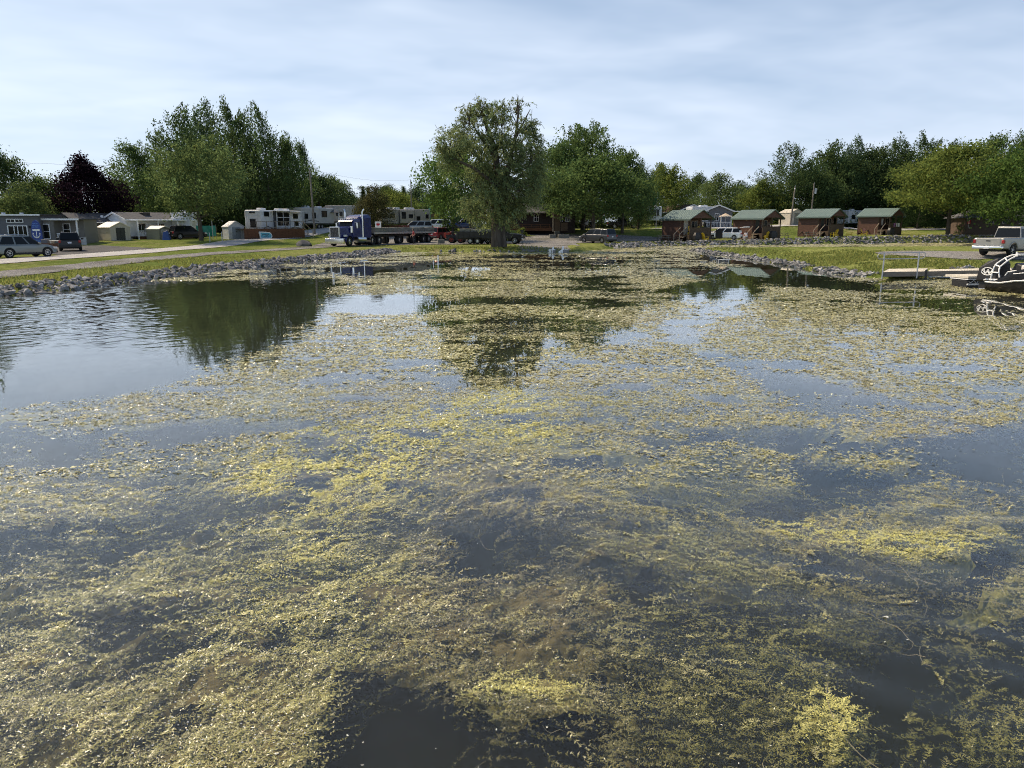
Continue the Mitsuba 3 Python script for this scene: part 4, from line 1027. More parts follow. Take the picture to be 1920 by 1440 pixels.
def pickup(k, paint, at, crew=False, L=5.5):
    W, H = 1.98, 1.86
    h = W / 2
    xc0, xc1 = (-0.55, 1.15) if not crew else (-1.05, 1.15)
    fr = L / 2
    lower = hullbox([(x, s * (h - .09) * q, z) for s in (-1, 1) for x, q, z in ((-L / 2 + .1, .97, .55), (-L / 2 + .1, .97, 1.06), (0, 1, .45), (0, 1, 1.06), (fr - .2, .92, .5), (fr - .1, .88, .6), (fr - .12, .88, 1.0), (xc1, .97, 1.10))], .09)
    hood = hullbox([(x, s * q, z) for s in (-1, 1) for x, q, z in ((xc1 - .3, .82, 1.13), (fr - .3, .72, 1.07), (xc1, .8, .8), (fr - .25, .75, .8))], .06)
    cab = hullbox([(x, s * y, z) for s in (-1, 1) for x, y, z in ((xc0, .84, 1.0), (xc1, .84, 1.0), (xc0 + .14, .68, H - .05), (xc1 - .75, .68, H - .05), (xc0 + .5, .69, H - .03))], .05)
    bed = m3.Manifold.cube((xc0 - .12 + L / 2 - .1, 1.62, 0.6)).translate((-L / 2 + .09, -.81, .62))
    body = lower + hood - bed
    for x in (-1.55 if L < 5.6 else -1.7, fr - .98):
        for s in (-1, 1):
            body = body - m3.Manifold.cylinder(.55, .46, .46, 22, True).rotate((90, 0, 0)).translate((x, s * (h - .12), .38))
    body = body + cab
    add(k, 'body', tri(body), paint, at=at, smooth=35)
    yb, yt = .89, .73
    c = {'fl': (xc1 + .05, yb, 1.06), 'tl': (xc1 - .72, yt, H - .02), 'rl': (xc0 - .05, yb, 1.06), 'sl': (xc0 + .1, yt, H - .02)}

    def fl(p, s):
        return (p[0], s * p[1], p[2])
    add(k, 'windshield', pane([fl(c['fl'], -1), fl(c['fl'], 1), fl(c['tl'], 1), fl(c['tl'], -1)], (.05, .05, .05, .08), .02), 'car_glass', at=at)
    add(k, 'rear_window', pane([fl(c['rl'], 1), fl(c['rl'], -1), fl(c['sl'], -1), fl(c['sl'], 1)], (.05, .05, .10, .10), .02), 'car_glass', at=at)
    for s in (-1, 1):
        cs = np.array([fl(c[q], s) for q in ('rl', 'fl', 'tl', 'sl')], float)
        for u0, u1 in ([(0.04, .96)] if not crew else [(.03, .47), (.5, .97)]):
            bl, br = cs[0] * (1 - u0) + cs[1] * u0, cs[0] * (1 - u1) + cs[1] * u1
            tl_, tr_ = cs[3] * (1 - u0) + cs[2] * u0, cs[3] * (1 - u1) + cs[2] * u1
            add(k, 'side_window', pane([bl, br, tr_, tl_] if s < 0 else [br, bl, tl_, tr_], (.02, .02, .06, .14), .014), 'car_glass', at=at)
        add(k, 'taillight', rbox(-L / 2 - .02, -L / 2 + .14, s * .89 - .10, s * .89 + .085, .80, 1.03, .03), 'red_lens', at=at)
        add(k, 'headlight', rbox(fr - .25, fr - .02, s * .72 - .16, s * .72 + .14, .84, 1.0, .03), 'clear_lens', at=at)
        add(k, 'mirror', rbox(xc1 - .25, xc1 - .1, s * 1.0 - .04 if s > 0 else -1.24, 1.24 if s > 0 else -.96, 1.08, 1.30, .04), 'black_trim', at=at)
        add(k, 'fender_flare', pipe([((-1.55 if L < 5.6 else -1.7) + .52 * math.cos(q), s * (h - .02), .38 + .52 * math.sin(q)) for q in np.linspace(0.1, PI - .1, 9)], .05, 5), paint, at=at, smooth=True)
    add(k, 'tailgate', rbox(-L / 2 - .012, -L / 2 + .06, -.76, .76, .66, 1.13, .03), paint, at=at)
    add(k, 'tailgate_handle', bx(-L / 2 - .03, -L / 2 - .0, -.14, .14, .93, 1.0), 'black_trim', at=at)
    add(k, 'rear_bumper', rbox(-L / 2 - .16, -L / 2 + .08, -.95, .95, .44, .64, .05), 'chrome', at=at, smooth=40)
    add(k, 'license_plate', bx(-L / 2 - .18, -L / 2 - .155, -.16, .16, .47, .61), 'plate_white', at=at)
    add(k, 'front_bumper', rbox(fr - .15, fr + .06, -.92, .92, .44, .66, .06), 'chrome', at=at)
    add(k, 'grille', bx(fr - .1, fr + .01, -.5, .5, .72, 1.0), 'black_trim', at=at)
    add(k, 'underbody', bx(-L / 2 + .3, fr - .4, -.6, .6, .28, .55), 'black_trim', at=at)
    for x in (-1.55 if L < 5.6 else -1.7, fr - .98):
        for s in (-1, 1):
            wheel(k, at, x, s * (h - .14), .38, .26, s)
    return k


def gz(x, y):
    return float(ground_z([x], [y])[0])


def on_ground(px, d, deg, lift=0.04):
    x = sight(px, d)
    return placed(x, d, gz(x, d) + lift, deg)


car(thing('parked_car', 'grey-green estate car by the road at the left edge of the view', 'car'), 'wagon', 'paint_greygreen', on_ground(43, 58.5, 61, .0), rails=True)
car(thing('parked_car', 'black car seen from behind on the driveway of the grey house', 'car'), 'suv', 'paint_black', on_ground(133, 72, 119, .06), rails=True)
car(thing('parked_car', 'black hatchback beside the olive shed and the blue tarp', 'car'), 'suv', 'paint_black', on_ground(353, 98, 48))
pickup(thing('pickup_truck', 'white pickup half hidden behind the blue semi cab', 'pickup truck'), 'paint_white', on_ground(682, 113, -5), True)
car(thing('parked_car', 'silver minivan behind the stone load of the flatbed trailer', 'car'), 'minivan', 'paint_silver', on_ground(782, 118, 184))
car(thing('parked_car', 'white minivan behind the red car by the playground', 'car'), 'minivan', 'paint_white', on_ground(818, 122, 186))
car(thing('parked_car', 'dark red car beside the skid steer loader', 'car'), 'suv', 'paint_red', on_ground(829, 106, 58))
pickup(thing('pickup_truck', 'dark blue pickup on the grass left of the willow', 'pickup truck'), 'paint_blue', on_ground(873, 122, 183), True)
pickup(thing('pickup_truck', 'black pickup hitched to the dump trailer behind the willow trunk', 'pickup truck'), 'paint_black', on_ground(941, 92.5, -12, .06), True)
car(thing('parked_car', 'dark grey minivan on the grass verge right of the boat ramp', 'car'), 'minivan', 'paint_grey', on_ground(1120, 97, 132))
pickup(thing('pickup_truck', 'black pickup in deep shade under the trees by the dark lodge', 'pickup truck'), 'paint_black', on_ground(1168, 132, -4), True)
car(thing('parked_car', 'white minivan with open doors and raised liftgate beside the second cabin', 'car'), 'minivan', 'paint_white', on_ground(1357, 111, 156), gate=True)
pickup(thing('pickup_truck', 'tan silver pickup parked on the gravel turnout at the right edge', 'pickup truck'), 'paint_tan', placed(33.3, 50.7, gz(33.3, 50.7) + .04, 30), L=5.5)

# ---------------------------------------------------------------- the semi and its flatbed
SX, SY, SH = sight(628, 82), 82.0, -114.5
sz = gz(SX, SY) + .05
at = T().translate([SX, SY, sz]).rotate([0, 0, 1], SH)       # local origin: middle of the front bumper, +x forward
k = thing('semi_truck', 'dark blue semi tractor with chrome stacks and bumper facing the pond', 'truck')
add(k, 'frame', bx(-6.7, -.3, -.45, .45, .62, .92), 'black_steel', at=at)
add(k, 'bumper', rbox(-.18, .12, -1.22, 1.22, .28, .86, .05), 'chrome', at=at, smooth=40)
hoodm = hullbox([(-2.2, s * .72, 2.0) for s in (-1, 1)] + [(-.25, s * .54, 1.92) for s in (-1, 1)] + [(-2.2, s * .8, .95) for s in (-1, 1)] + [(-.25, s * .58, .95) for s in (-1, 1)], .08)
add(k, 'hood', tri(hoodm), 'paint_navy', at=at, smooth=40)
gr = key_for('grille', k)
add(gr, 'surround', cat([rbox(-.2, .0, -.64, -.54, .92, 2.04, .03), rbox(-.2, .0, .54, .64, .92, 2.04, .03), rbox(-.2, .01, -.64, .64, 1.96, 2.08, .05), rbox(-.2, .0, -.64, .64, .9, .97, .03)]), 'chrome', at=at)
add(gr, 'core', bx(-.19, -.08, -.55, .55, .95, 1.98), 'black_trim', at=at)
add(gr, 'bars', cat([bx(-.09, -.05, y - .012, y + .012, .96, 1.97) for y in np.linspace(-.48, .48, 13)]), 'grey_steel', at=at)
cabm = hullbox([(x, s * y, z) for s in (-1, 1) for x, y, z in ((-2.1, .98, 1.0), (-3.55, 1.0, 1.0), (-2.1, .96, 2.1), (-2.35, .86, 2.78), (-3.55, .9, 2.86), (-3.55, 1.0, 2.1))], .07)
add(k, 'cab', tri(cabm), 'paint_navy', at=at, smooth=40)
slm = hullbox([(x, s * y, z) for s in (-1, 1) for x, y, z in ((-3.6, 1.05, .95), (-5.2, 1.05, .95), (-3.6, 1.05, 2.95), (-5.2, 1.05, 3.05), (-3.75, .85, 3.2), (-5.1, .85, 3.3))], .1)
add(k, 'sleeper', tri(slm), 'paint_navy', at=at, smooth=40)
for s in (-1, 1):
    add(k, 'windshield', pane([(-2.02, -.92, 2.12), (-2.02, .92, 2.12), (-2.27, .84, 2.74), (-2.27, -.84, 2.74)], (.05 if s < 0 else .51, .51 if s < 0 else .05, .03, .03), .05), 'car_glass', at=at)
    q = [(-3.3, s * 1.05, 1.95), (-2.35, s * 1.03, 1.95), (-2.5, s * .97, 2.6), (-3.3, s * .98, 2.62)]
    add(k, 'side_window', pane(q if s < 0 else [q[1], q[0], q[3], q[2]], (.04, .04, .04, .04), .03), 'car_glass', at=at)
    add(k, 'exhaust_stack', pipe([(-3.58, s * 1.16, .9), (-3.58, s * 1.16, 3.6), (-3.6, s * 1.2, 3.72), (-3.7, s * 1.32, 3.98)], .095, 10), 'chrome', at=at, smooth=50)
    add(k, 'fuel_tank', tube((-2.6, s * .95, .68), (-4.1, s * .95, .68), .33, n=16), 'chrome', at=at, smooth=50)
    add(k, 'headlight', rbox(-.75, -.45, s * 1.0 - .18, s * 1.0 + .18, 1.0, 1.24, .06), 'clear_lens', at=at)
    fd = m3.Manifold.cylinder(.34, .66, .66, 26, True).rotate((90, 0, 0)).translate((-1.15, s * 1.02, .56)) - m3.Manifold.cylinder(.5, .58, .58, 26, True).rotate((90, 0, 0)).translate((-1.15, s * 1.02, .54)) - m3.Manifold.cube((2, .6, .62)).translate((-2.1, s * 1.02 - .3, -.12))
    add(k, 'fender', tri(fd), 'paint_navy', at=at, smooth=40)
    add(k, 'mirror', rbox(-2.3, -2.22, s * 1.38 - .1, s * 1.38 + .1, 1.9, 2.5, .03), 'chrome', at=at)
    add(k, 'mirror_arm', tube((-2.3, s * 1.0, 2.5), (-2.26, s * 1.38, 2.48), .02, n=5), 'chrome', at=at)
    qf = m3.Manifold.cylinder(.6, .62, .62, 24, True).rotate((90, 0, 0)).translate((-5.45, s * .92, .54)) - m3.Manifold.cylinder(.8, .57, .57, 24, True).rotate((90, 0, 0)).translate((-5.45, s * .92, .54)) - m3.Manifold.cube((1.4, .9, 1.6)).translate((-6.9 + .1, s * .92 - .45, -.1)) - m3.Manifold.cube((2, .9, .5)).translate((-6.4, s * .92 - .45, -.15))
    add(k, 'quarter_fender', tri(qf), 'chrome', at=at, smooth=40)
    add(k, 'air_cleaner', tube((-1.75, s * .98, 1.45), (-1.75, s * .98, 2.15), .17, n=12), 'chrome', at=at, smooth=50)
    wheel(k, at, -1.15, s * 1.02, .52, .3, s, 'chrome', .55, 8)
    for x in (-5.45, -6.75):
        wheel(k, at, x, s * .92, .52, .58, s, 'chrome', .55, 8)
add(k, 'sun_visor', cat([prism([(-2.08, 2.70), (-1.92, 2.58), (-1.90, 2.61), (-2.1, 2.80)], -.92, .92)]), 'grey_steel', at=at)
for y in np.linspace(-.72, .72, 7):
    add(k, 'marker_light', rbox(-2.34, -2.16, y - .06, y + .06, 2.86, 2.98, .04), 'clear_lens', at=at)
add(k, 'roof_fairing', tri(hullbox([(-3.2, s * .78, 2.98) for s in (-1, 1)] + [(-3.6, s * .86, 2.9) for s in (-1, 1)] + [(-3.6, s * .8, 3.22) for s in (-1, 1)], .06)), 'paint_navy', at=at, smooth=40)

k = thing('flatbed_trailer', 'long grey flatbed trailer behind the blue semi, loaded with stone', 'trailer')
add(k, 'deck', bx(-19.0, -5.6, -1.25, 1.25, 1.30, 1.42), 'grey_steel', at=at)
add(k, 'side_rail', cat([bx(-19.0, -5.6, s * 1.28 - .03, s * 1.28 + .03, 1.24, 1.46) for s in (-1, 1)]), 'galvanised', at=at)
add(k, 'main_beam', cat([bx(-18.6, -6.2, y - .08, y + .08, .88, 1.29) for y in (-.5, .5)] + [bx(x - .05, x + .05, -1.2, 1.2, 1.15, 1.30) for x in np.linspace(-18.5, -6, 16)]), 'black_steel', at=at)
for s in (-1, 1):
    add(k, 'landing_leg', tube((-8.6, s * .9, 1.2), (-8.6, s * .9, .12), .07, n=6), 'black_steel', at=at)
    for x in (-11.0, -14.2, -16.6, -17.9):
        wheel(k, at, x, s * .92, .50, .56, s, 'alloy', .55, 8)
g = rng(41)
x = -6.1
n_ = 0
ORD = 'first second third fourth fifth sixth seventh eighth ninth tenth eleventh twelfth thirteenth fourteenth'.split()
while x > -18.6:
    l = g.uniform(0.95, 1.5)
    pts = np.array([(a * l / 2 * g.uniform(.88, 1), b * 1.15 * g.uniform(.9, 1), c * .24 * g.uniform(.72, 1)) for a in (-1, 1) for b in (-1, 1) for c in (-1, 1)])
    pts[pts[:, 2] < 0, 2] = -.24
    m = tri(m3.Manifold.batch_hull([m3.Manifold.sphere(.04, 5).translate(tuple(p)) for p in pts]))
    m.apply_translation((x - l / 2, 0, 1.70))
    n_ += 1
    kk = thing('stone_block', f'rough grey stone block, {ORD[n_ - 1]} from the blue cab on the flatbed trailer', 'stone block', 'stone blocks loaded on the flatbed trailer')
    add(kk, None, m, 'slab_stone', at=at)
    x -= l + .05

# ---------------------------------------------------------------- dump trailer, skid steer, loose block
DX, DY = sight(893, 91), 91.0
at = placed(DX, DY, gz(DX, DY) + .06, -10)
k = thing('dump_trailer', 'black tandem axle dump trailer with stone slabs behind the willow', 'trailer')
add(k, 'box', cat([bx(-2.2, 2.2, -1.0, -.94, .75, 1.45), bx(-2.2, 2.2, .94, 1.0, .75, 1.45), bx(-2.2, -2.14, -.94, .94, .75, 1.45), bx(2.14, 2.2, -.94, .94, .75, 1.45), bx(-2.2, 2.2, -1.0, 1.0, .68, .75)]), 'black_steel', at=at)
add(k, 'rib', cat([bx(x - .04, x + .04, -1.06, -1.0, .7, 1.46) for x in np.linspace(-2, 2, 7)]), 'black_steel', at=at)
add(k, 'frame', cat([bx(-2.3, 2.4, y - .06, y + .06, .5, .68) for y in (-.5, .5)] + [tube((2.3, .5, .56), (3.6, 0, .5), .06), tube((2.3, -.5, .56), (3.6, 0, .5), .06)]), 'black_steel', at=at)
for s in (-1, 1):
    for x in (-.5, .38):
        wheel(k, at, x, s * 1.0, .36, .22, s, 'paint_white', .5, 6)
    add(k, 'fender', rbox(-1.0, .9, s * 1.02 - .13, s * 1.02 + .13, .76, .82, .02), 'black_steel', at=at)
for q, (a, b) in enumerate(((-1.8, -.5), (-.45, .25), (.3, 1.0), (1.05, 2.0))):
    kk = thing('stone_slab', f'flat grey stone slab, {ORD[q]} from the rear of the black dump trailer', 'stone slab', 'stone slabs loaded on the dump trailer')
    add(kk, None, rbox(a, b, -.85, .85, 1.2, 1.78 - .05 * (q % 2), .06, 5), 'slab_stone', at=at)

at = on_ground(858, 95, -6, .06)
k = thing('skid_steer_loader', 'small red and black skid steer loader behind the dump trailer', 'loader')
add(k, 'chassis', tri(hullbox([(x, s * .55, z) for s in (-1, 1) for x, z in ((-1.2, .35), (-1.3, 1.0), (.9, .3), (1.0, .75))], .07)), 'black_steel', at=at)
add(k, 'engine_cover', rbox(-1.55, -.9, -.6, .6, .65, 1.25, .06), 'red_steel', at=at)
add(k, 'cab', cat([tube((x, s * .5, .9), (x * .9, s * .47, 1.95), .05) for x in (-.6, .5) for s in (-1, 1)] + [bx(-.66, .55, -.55, .55, 1.93, 2.0), bx(-.62, -.56, -.48, .48, .9, 1.95)]), 'black_steel', at=at)
for s in (-1, 1):
    add(k, 'lift_arm', pipe([(-1.3, s * .75, 1.3), (-.2, s * .75, 1.35), (.9, s * .72, 1.1), (1.5, s * .6, .5)], .07, 6), 'black_steel', at=at)
    for x in (-.62, .52):
        wheel(k, at, x, s * .78, .42, .3, s, 'red_steel', .6, 6)
add(k, 'bucket', prism([(1.45, .1), (2.2, .12), (2.15, .18), (1.55, .22), (1.5, .8), (1.42, .8)], -.85, .85), 'black_steel', at=at)
kk = thing('stone_block', 'single pale stone block lying on the gravel by the skid steer', 'stone block')
x0 = sight(827, 93)
add(kk, None, rbox(-.42, .42, -.35, .35, -.05, .52, .09, 6), 'slab_stone', at=placed(x0, 93, gz(x0, 93) + .05, 12))
kk = thing('boulder', 'dark rounded boulder on the grass left of the blue semi', 'boulder')
g = rng(3)
p = g.normal(size=(26, 3))
p /= np.linalg.norm(p, axis=1, keepdims=True)
m = trimesh.convex.convex_hull(p * np.array([.88, .6, .62]))
x0 = sight(570, 84)
add(kk, None, m, 'riprap_3', at=placed(x0, 84, gz(x0, 84) + .12, 20), smooth=35)
# ---------------------------------------------------------------- buildings
for nm, c, r in (('siding_grey', (0.115, 0.12, 0.135), .7), ('siding_taupe', (0.17, 0.165, 0.15), .7), ('siding_white', (0.66, 0.69, 0.72), .6), ('trim_white', (0.78, 0.79, 0.80), .5), ('shingle_dark', (0.085, 0.085, 0.09), .9), ('plastic_beige', (0.46, 0.43, 0.36), .6), ('plastic_cream', (0.72, 0.68, 0.58), .6),
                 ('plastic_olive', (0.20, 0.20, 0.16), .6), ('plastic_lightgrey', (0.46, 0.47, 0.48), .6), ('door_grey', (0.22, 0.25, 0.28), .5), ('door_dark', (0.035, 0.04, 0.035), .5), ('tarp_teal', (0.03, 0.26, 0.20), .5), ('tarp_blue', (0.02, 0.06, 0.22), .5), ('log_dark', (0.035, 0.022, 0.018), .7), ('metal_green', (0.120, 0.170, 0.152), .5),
                 ('rv_white', (0.56, 0.58, 0.60), .45), ('rv_tan', (0.30, 0.28, 0.24), .45), ('rv_grey', (0.36, 0.36, 0.345), .5), ('rv_dark', (0.05, 0.055, 0.06), .4), ('towel_purple', (0.32, 0.15, 0.30), .9), ('towel_white', (0.7, 0.7, 0.7), .9), ('chair_yellow', (0.72, 0.48, 0.035), .45), ('chair_maroon', (0.05, 0.012, 0.012), .8), ('flag_green', (0.02, 0.16, 0.06), .8), ('flag_red', (0.45, 0.02, 0.03), .8),
                 ('canvas_sand', (0.50, 0.40, 0.28), .8), ('paint_teal_roof', (0.10, 0.30, 0.25), .5), ('red_fence', (0.16, 0.05, 0.035), .8), ('board_blue', (0.012, 0.045, 0.25), .3), ('board_lightblue', (0.09, 0.22, 0.55), .4), ('pool_cyan', (0.10, 0.36, 0.44), .4), ('pool_white', (0.66, 0.70, 0.66), .4)):
    mat(nm, c, r)


def wood(name, c0, c1, sc=3.0):
    scene[name] = {'type': 'twosided', 'bsdf': {'type': 'diffuse', 'reflectance': proc(lambda p, n, uv: mix(c0, c1, fbm((p.x + p.y) * sc, (p.x - p.y) * sc, p.z * sc * 2.2, 3)) * (0.85 + 0.3 * noise((p.x + p.y) * 14, 0, p.z * 40)))}}


wood('cabin_log', (0.098, 0.057, 0.044), (0.155, 0.095, 0.075))
wood('porch_wood', (0.085, 0.062, 0.044), (0.150, 0.112, 0.080))
wood('deck_red', (0.10, 0.050, 0.030), (0.165, 0.088, 0.052))
wood('rail_wood', (0.34, 0.27, 0.20), (0.46, 0.38, 0.29))
wood('grey_wood', (0.16, 0.14, 0.115), (0.28, 0.255, 0.22))
wood('brick_brown', (0.10, 0.075, 0.062), (0.15, 0.115, 0.095), 9.0)


def boards(x0, x1, z0, z1, y, step=0.2, t=0.03, face=-1):
    """Lapped horizontal boards on a wall that looks along face * y."""
    n = max(1, int(round((z1 - z0) / step)))
    h = (z1 - z0) / n
    ms = []
    for q in range(n):
        b = bx(x0, x1, y, y + face * t, z0 + q * h, z0 + (q + 1) * h - 0.012)
        v = b.vertices
        up = v[:, 2] > z0 + (q + .5) * h
        v[up & (np.abs(v[:, 1] - (y + face * t)) < 1e-6), 1] -= face * t * 0.75
        ms.append(b)
    return cat(ms)


def uprights(x0, x1, z0, z1, y, step=0.15, t=0.03, face=-1):
    n = max(1, int(round((x1 - x0) / step)))
    w = (x1 - x0) / n
    return cat([bx(x0 + q * w + .008, x0 + (q + 1) * w - .008, y, y + face * t, z0, z1) for q in range(n)])


def turn(m, axis):
    """Wall meshes made to look along -y, turned to look along -x ('w'), +x ('e') or +y ('n')."""
    return xform(m, {'s': 0, 'w': -PI / 2, 'e': PI / 2, 'n': PI}[axis])


def window(k, at, x0, x1, z0, z1, y, frame='trim_white', cross=(1, 0), look='s', w=.07, glass='car_glass'):
    p = key_for('window', k)
    f = [bx(x0 - w, x0, y - .06, y, z0 - w, z1 + w), bx(x1, x1 + w, y - .06, y, z0 - w, z1 + w), bx(x0, x1, y - .06, y, z1, z1 + w), bx(x0, x1, y - .07, y, z0 - w, z0)]
    for q in range(cross[0]):
        c = x0 + (x1 - x0) * (q + 1) / (cross[0] + 1)
        f.append(bx(c - .025, c + .025, y - .045, y - .005, z0, z1))
    for q in range(cross[1]):
        c = z0 + (z1 - z0) * (q + 1) / (cross[1] + 1)
        f.append(bx(x0, x1, y - .04, y - .006, c - .025, c + .025))
    add(p, 'frame', turn(cat(f), look), frame, at=at)
    add(p, 'pane', turn(bx(x0, x1, y - .025, y - .005, z0, z1), look), glass, at=at)


def gable(k, at, L, W, ze, zr, wall, roof, trim='trim_white', over=.3, step=.2, z0=-.3):
    """Gabled box: ridge along x, eaves at ze, ridge at zr."""
    h = W / 2
    add(k, 'wall', cat([bx(-L / 2, L / 2, -h, h, z0, ze), turn(prism([(-h, ze), (h, ze), (0, zr)], -L / 2, L / 2), 'e')]), wall, at=at)
    add(k, 'siding', cat([boards(-L / 2, L / 2, .05, ze - .05, -h - .002, step), turn(boards(-h, h, .05, ze - .05, -L / 2 - .002, step), 'w'), turn(boards(-h, h, .05, ze - .05, -L / 2 - .002, step), 'e')]), wall, at=at, kind='stuff')
    s = (zr - ze) / h
    rf = []
    for q in (-1, 1):
        p = [(q * (h + over), ze - over * s + .02), (0, zr + .02), (0, zr + .14), (q * (h + over), ze - over * s + .14)]
        rf.append(turn(prism(p, -L / 2 - over, L / 2 + over), 'e'))
    add(k, 'roof', cat(rf), roof, at=at)
    fs = [bx(-L / 2 - over, L / 2 + over, q * (h + over) - .02, q * (h + over) + .02, ze - over * s - .08, ze - over * s + .13) for q in (-1.003, 1.003)]
    for e in (-1, 1):
        for q in (-1, 1):
            pr = turn(prism([(q * (h + over), ze - over * s - .06), (0, zr - .06), (0, zr + .15), (q * (h + over), ze - over * s + .15)], -.02, .02), 'e')
            pr.apply_translation((e * (L / 2 + over + .02), 0, 0))
            fs.append(pr)
    add(k, 'fascia', cat(fs), trim, at=at)


# leftmost grey park home: two flat-roofed blocks
x0 = sight(0, 86)
at = placed(x0, 86, .3, 3)
k = thing('park_home', 'leftmost dark grey flat roofed home with white framed sliding glass door', 'house')
add(k, 'wall', bx(-8, 4.6, 0, 5, -.3, 3.5), 'siding_grey', at=at)
add(k, 'siding', boards(-8, 4.6, .3, 3.45, -.002, .19), 'siding_grey', at=at, kind='stuff')
add(k, 'roof', bx(-8.2, 4.95, -.35, 5.2, 3.5, 3.58), 'shingle_dark', at=at)
add(k, 'fascia', bx(-8.22, 4.97, -.40, -.35, 3.42, 3.60), 'trim_white', at=at)
add(k, 'roof_vent', cat([bx(.3, .6, .5, .8, 3.58, 3.78), bx(2.3, 2.6, .5, .8, 3.58, 3.76)]), 'trim_white', at=at)
window(k, at, 1.15, 1.95, 2.72, 3.0, -.03)
window(k, at, 2.07, 2.85, 2.72, 3.0, -.03)
p = key_for('sliding_door', k)
add(p, 'frame', cat([bx(1.1, 1.2, -.1, -.03, .2, 2.35), bx(3.2, 3.3, -.1, -.03, .2, 2.35), bx(1.2, 3.2, -.1, -.03, 2.27, 2.35), bx(1.2, 3.2, -.1, -.03, .2, .28), bx(1.78, 1.86, -.09, -.03, .28, 2.27), bx(2.18, 2.26, -.09, -.03, .28, 2.27), bx(2.76, 2.82, -.09, -.03, .28, 2.27)]), 'trim_white', at=at)
add(p, 'glass', bx(1.2, 3.2, -.05, -.035, .28, 2.27), 'car_glass', at=at)
for q in (3.5, 3.62):
    add(k, 'wall_lamp', rbox(q - .04, q + .04, -.14, -.03, 2.05, 2.3, .03), 'black_trim', at=at)
x1 = sight(76, 87)
at2 = placed(x1, 87, .3, 3)
k = thing('park_home', 'lower grey home with a railed corner porch behind the blue board sign', 'house')
add(k, 'wall', cat([bx(0, 1.75, 0, 4.5, -.3, 3.0), bx(1.75, 4.4, 1.4, 4.5, -.3, 3.0), bx(1.75, 4.4, .02, 1.4, -.3, .55)]), 'siding_taupe', at=at2)
add(k, 'siding', cat([boards(0, 1.75, .3, 2.95, -.002, .19), boards(1.75, 4.4, .6, 2.95, 1.395, .19)]), 'siding_taupe', at=at2, kind='stuff')
add(k, 'roof', bx(-.3, 4.7, -.3, 4.7, 3.0, 3.1), 'shingle_dark', at=at2)
add(k, 'fascia', bx(-.32, 4.72, -.34, -.30, 2.93, 3.12), 'trim_white', at=at2)
add(k, 'porch_post', bx(4.16, 4.3, .06, .2, .55, 3.0), 'trim_white', at=at2)
window(k, at2, .5, 1.2, .9, 2.45, -.03, cross=(0, 1))
window(k, at2, 2.1, 2.8, 1.3, 2.5, 1.36, cross=(0, 1))
add(k, 'railing', cat([bx(1.9, 4.16, .1, .16, 1.4, 1.47), bx(1.9, 4.16, .1, .16, .62, .68)] + [bx(q - .02, q + .02, .11, .15, .68, 1.4) for q in np.linspace(1.95, 4.1, 20)]), 'trim_white', at=at2)
add(k, 'lattice', cat([bx(4.5, 5.3, -.3, -.26, 0, .95)] + [bx(q - .02, q + .02, -.34, -.3, 0, 1.05) for q in np.linspace(4.55, 5.25, 7)]), 'plastic_lightgrey', at=at2)
x2 = sight(72, 84)
at3 = placed(x2, 84, gz(x2, 84), 3)
k = thing('paddle_board', 'blue upright paddle board sign with a white anchor before the grey home', 'sign')
b = sg.Polygon([(-.50, 0), (-.56, .8), (-.55, 1.6), (-.47, 2.25), (-.30, 2.65), (0, 2.85), (.30, 2.65), (.47, 2.25), (.55, 1.6), (.56, .8), (.50, 0)])
m = prism(b, -.05, .05)
add(k, 'board', m, 'board_blue', at=at3)
anc = [bx(-.035, .035, -.075, -.05, 1.02, 1.72), bx(-.38, .38, -.078, -.05, 1.66, 1.86)] + [xform(bx(-.1, .1, -.078, -.05, -.03, .03), 0, (0, 0, 0))]
arc = pipe([(.36 * math.cos(q), -.06, 1.30 + .36 * math.sin(q)) for q in np.linspace(PI + .15, 2 * PI - .15, 11)], [.02, .04, .05, .055, .06, .06, .06, .055, .05, .04, .02], 5)
anc = anc[:2] + [arc, prism([(-.45, 1.3), (-.27, 1.3), (-.36, 1.5)], -.078, -.05), prism([(.27, 1.3), (.45, 1.3), (.36, 1.5)], -.078, -.05)]
ring = trimesh.creation.torus(.07, .022, 12, 6)
ring.apply_transform(trimesh.transformations.rotation_matrix(PI / 2, [1, 0, 0]))
ring.apply_translation((0, -.065, 1.58))
add(k, 'anchor', cat(anc), 'trim_white', at=at3)
lt = [bx(a, a + w, -.065, -.051, z, z + .07) for a, w, z in ((-.3, .25, 2.4), (.02, .22, 2.42), (-.36, .3, 2.22), (0, .32, 2.24), (-.38, .2, 2.05), (-.12, .4, 2.06), (-.25, .5, .62), (-.3, .25, .45), (.02, .28, .46), (-.1, .2, .25))]
add(k, 'print', cat(lt), 'board_lightblue', at=at3)
x3 = sight(100, 82)
at4 = placed(x3, 82, gz(x3, 82), 0)
k = thing('patio_set', 'covered patio table and bench in the timber bed before the lower grey home', 'patio furniture')
add(k, 'table', cat([rbox(-.2, 1.0, -.4, .4, .62, .72, .03), bx(-.1, -.02, -.3, .3, 0, .62), bx(.82, .9, -.3, .3, 0, .62)]), 'plastic_cream', at=at4)
add(k, 'bench', cat([rbox(-1.1, -.4, -.35, .35, .1, .85, .08), rbox(1.1, 1.9, -.3, .3, .1, .7, .08)]), 'siding_grey', at=at4)
k = thing('timber_bed', 'low brown timber edging beside the black car on the driveway', 'garden bed')
add(k, None, cat([bx(-1.4, 2.6, -1.2, -1.0, -.1, .32), bx(-1.4, 2.6, -1.19, -1.01, .33, .42)]), 'deck_red', at=at4)

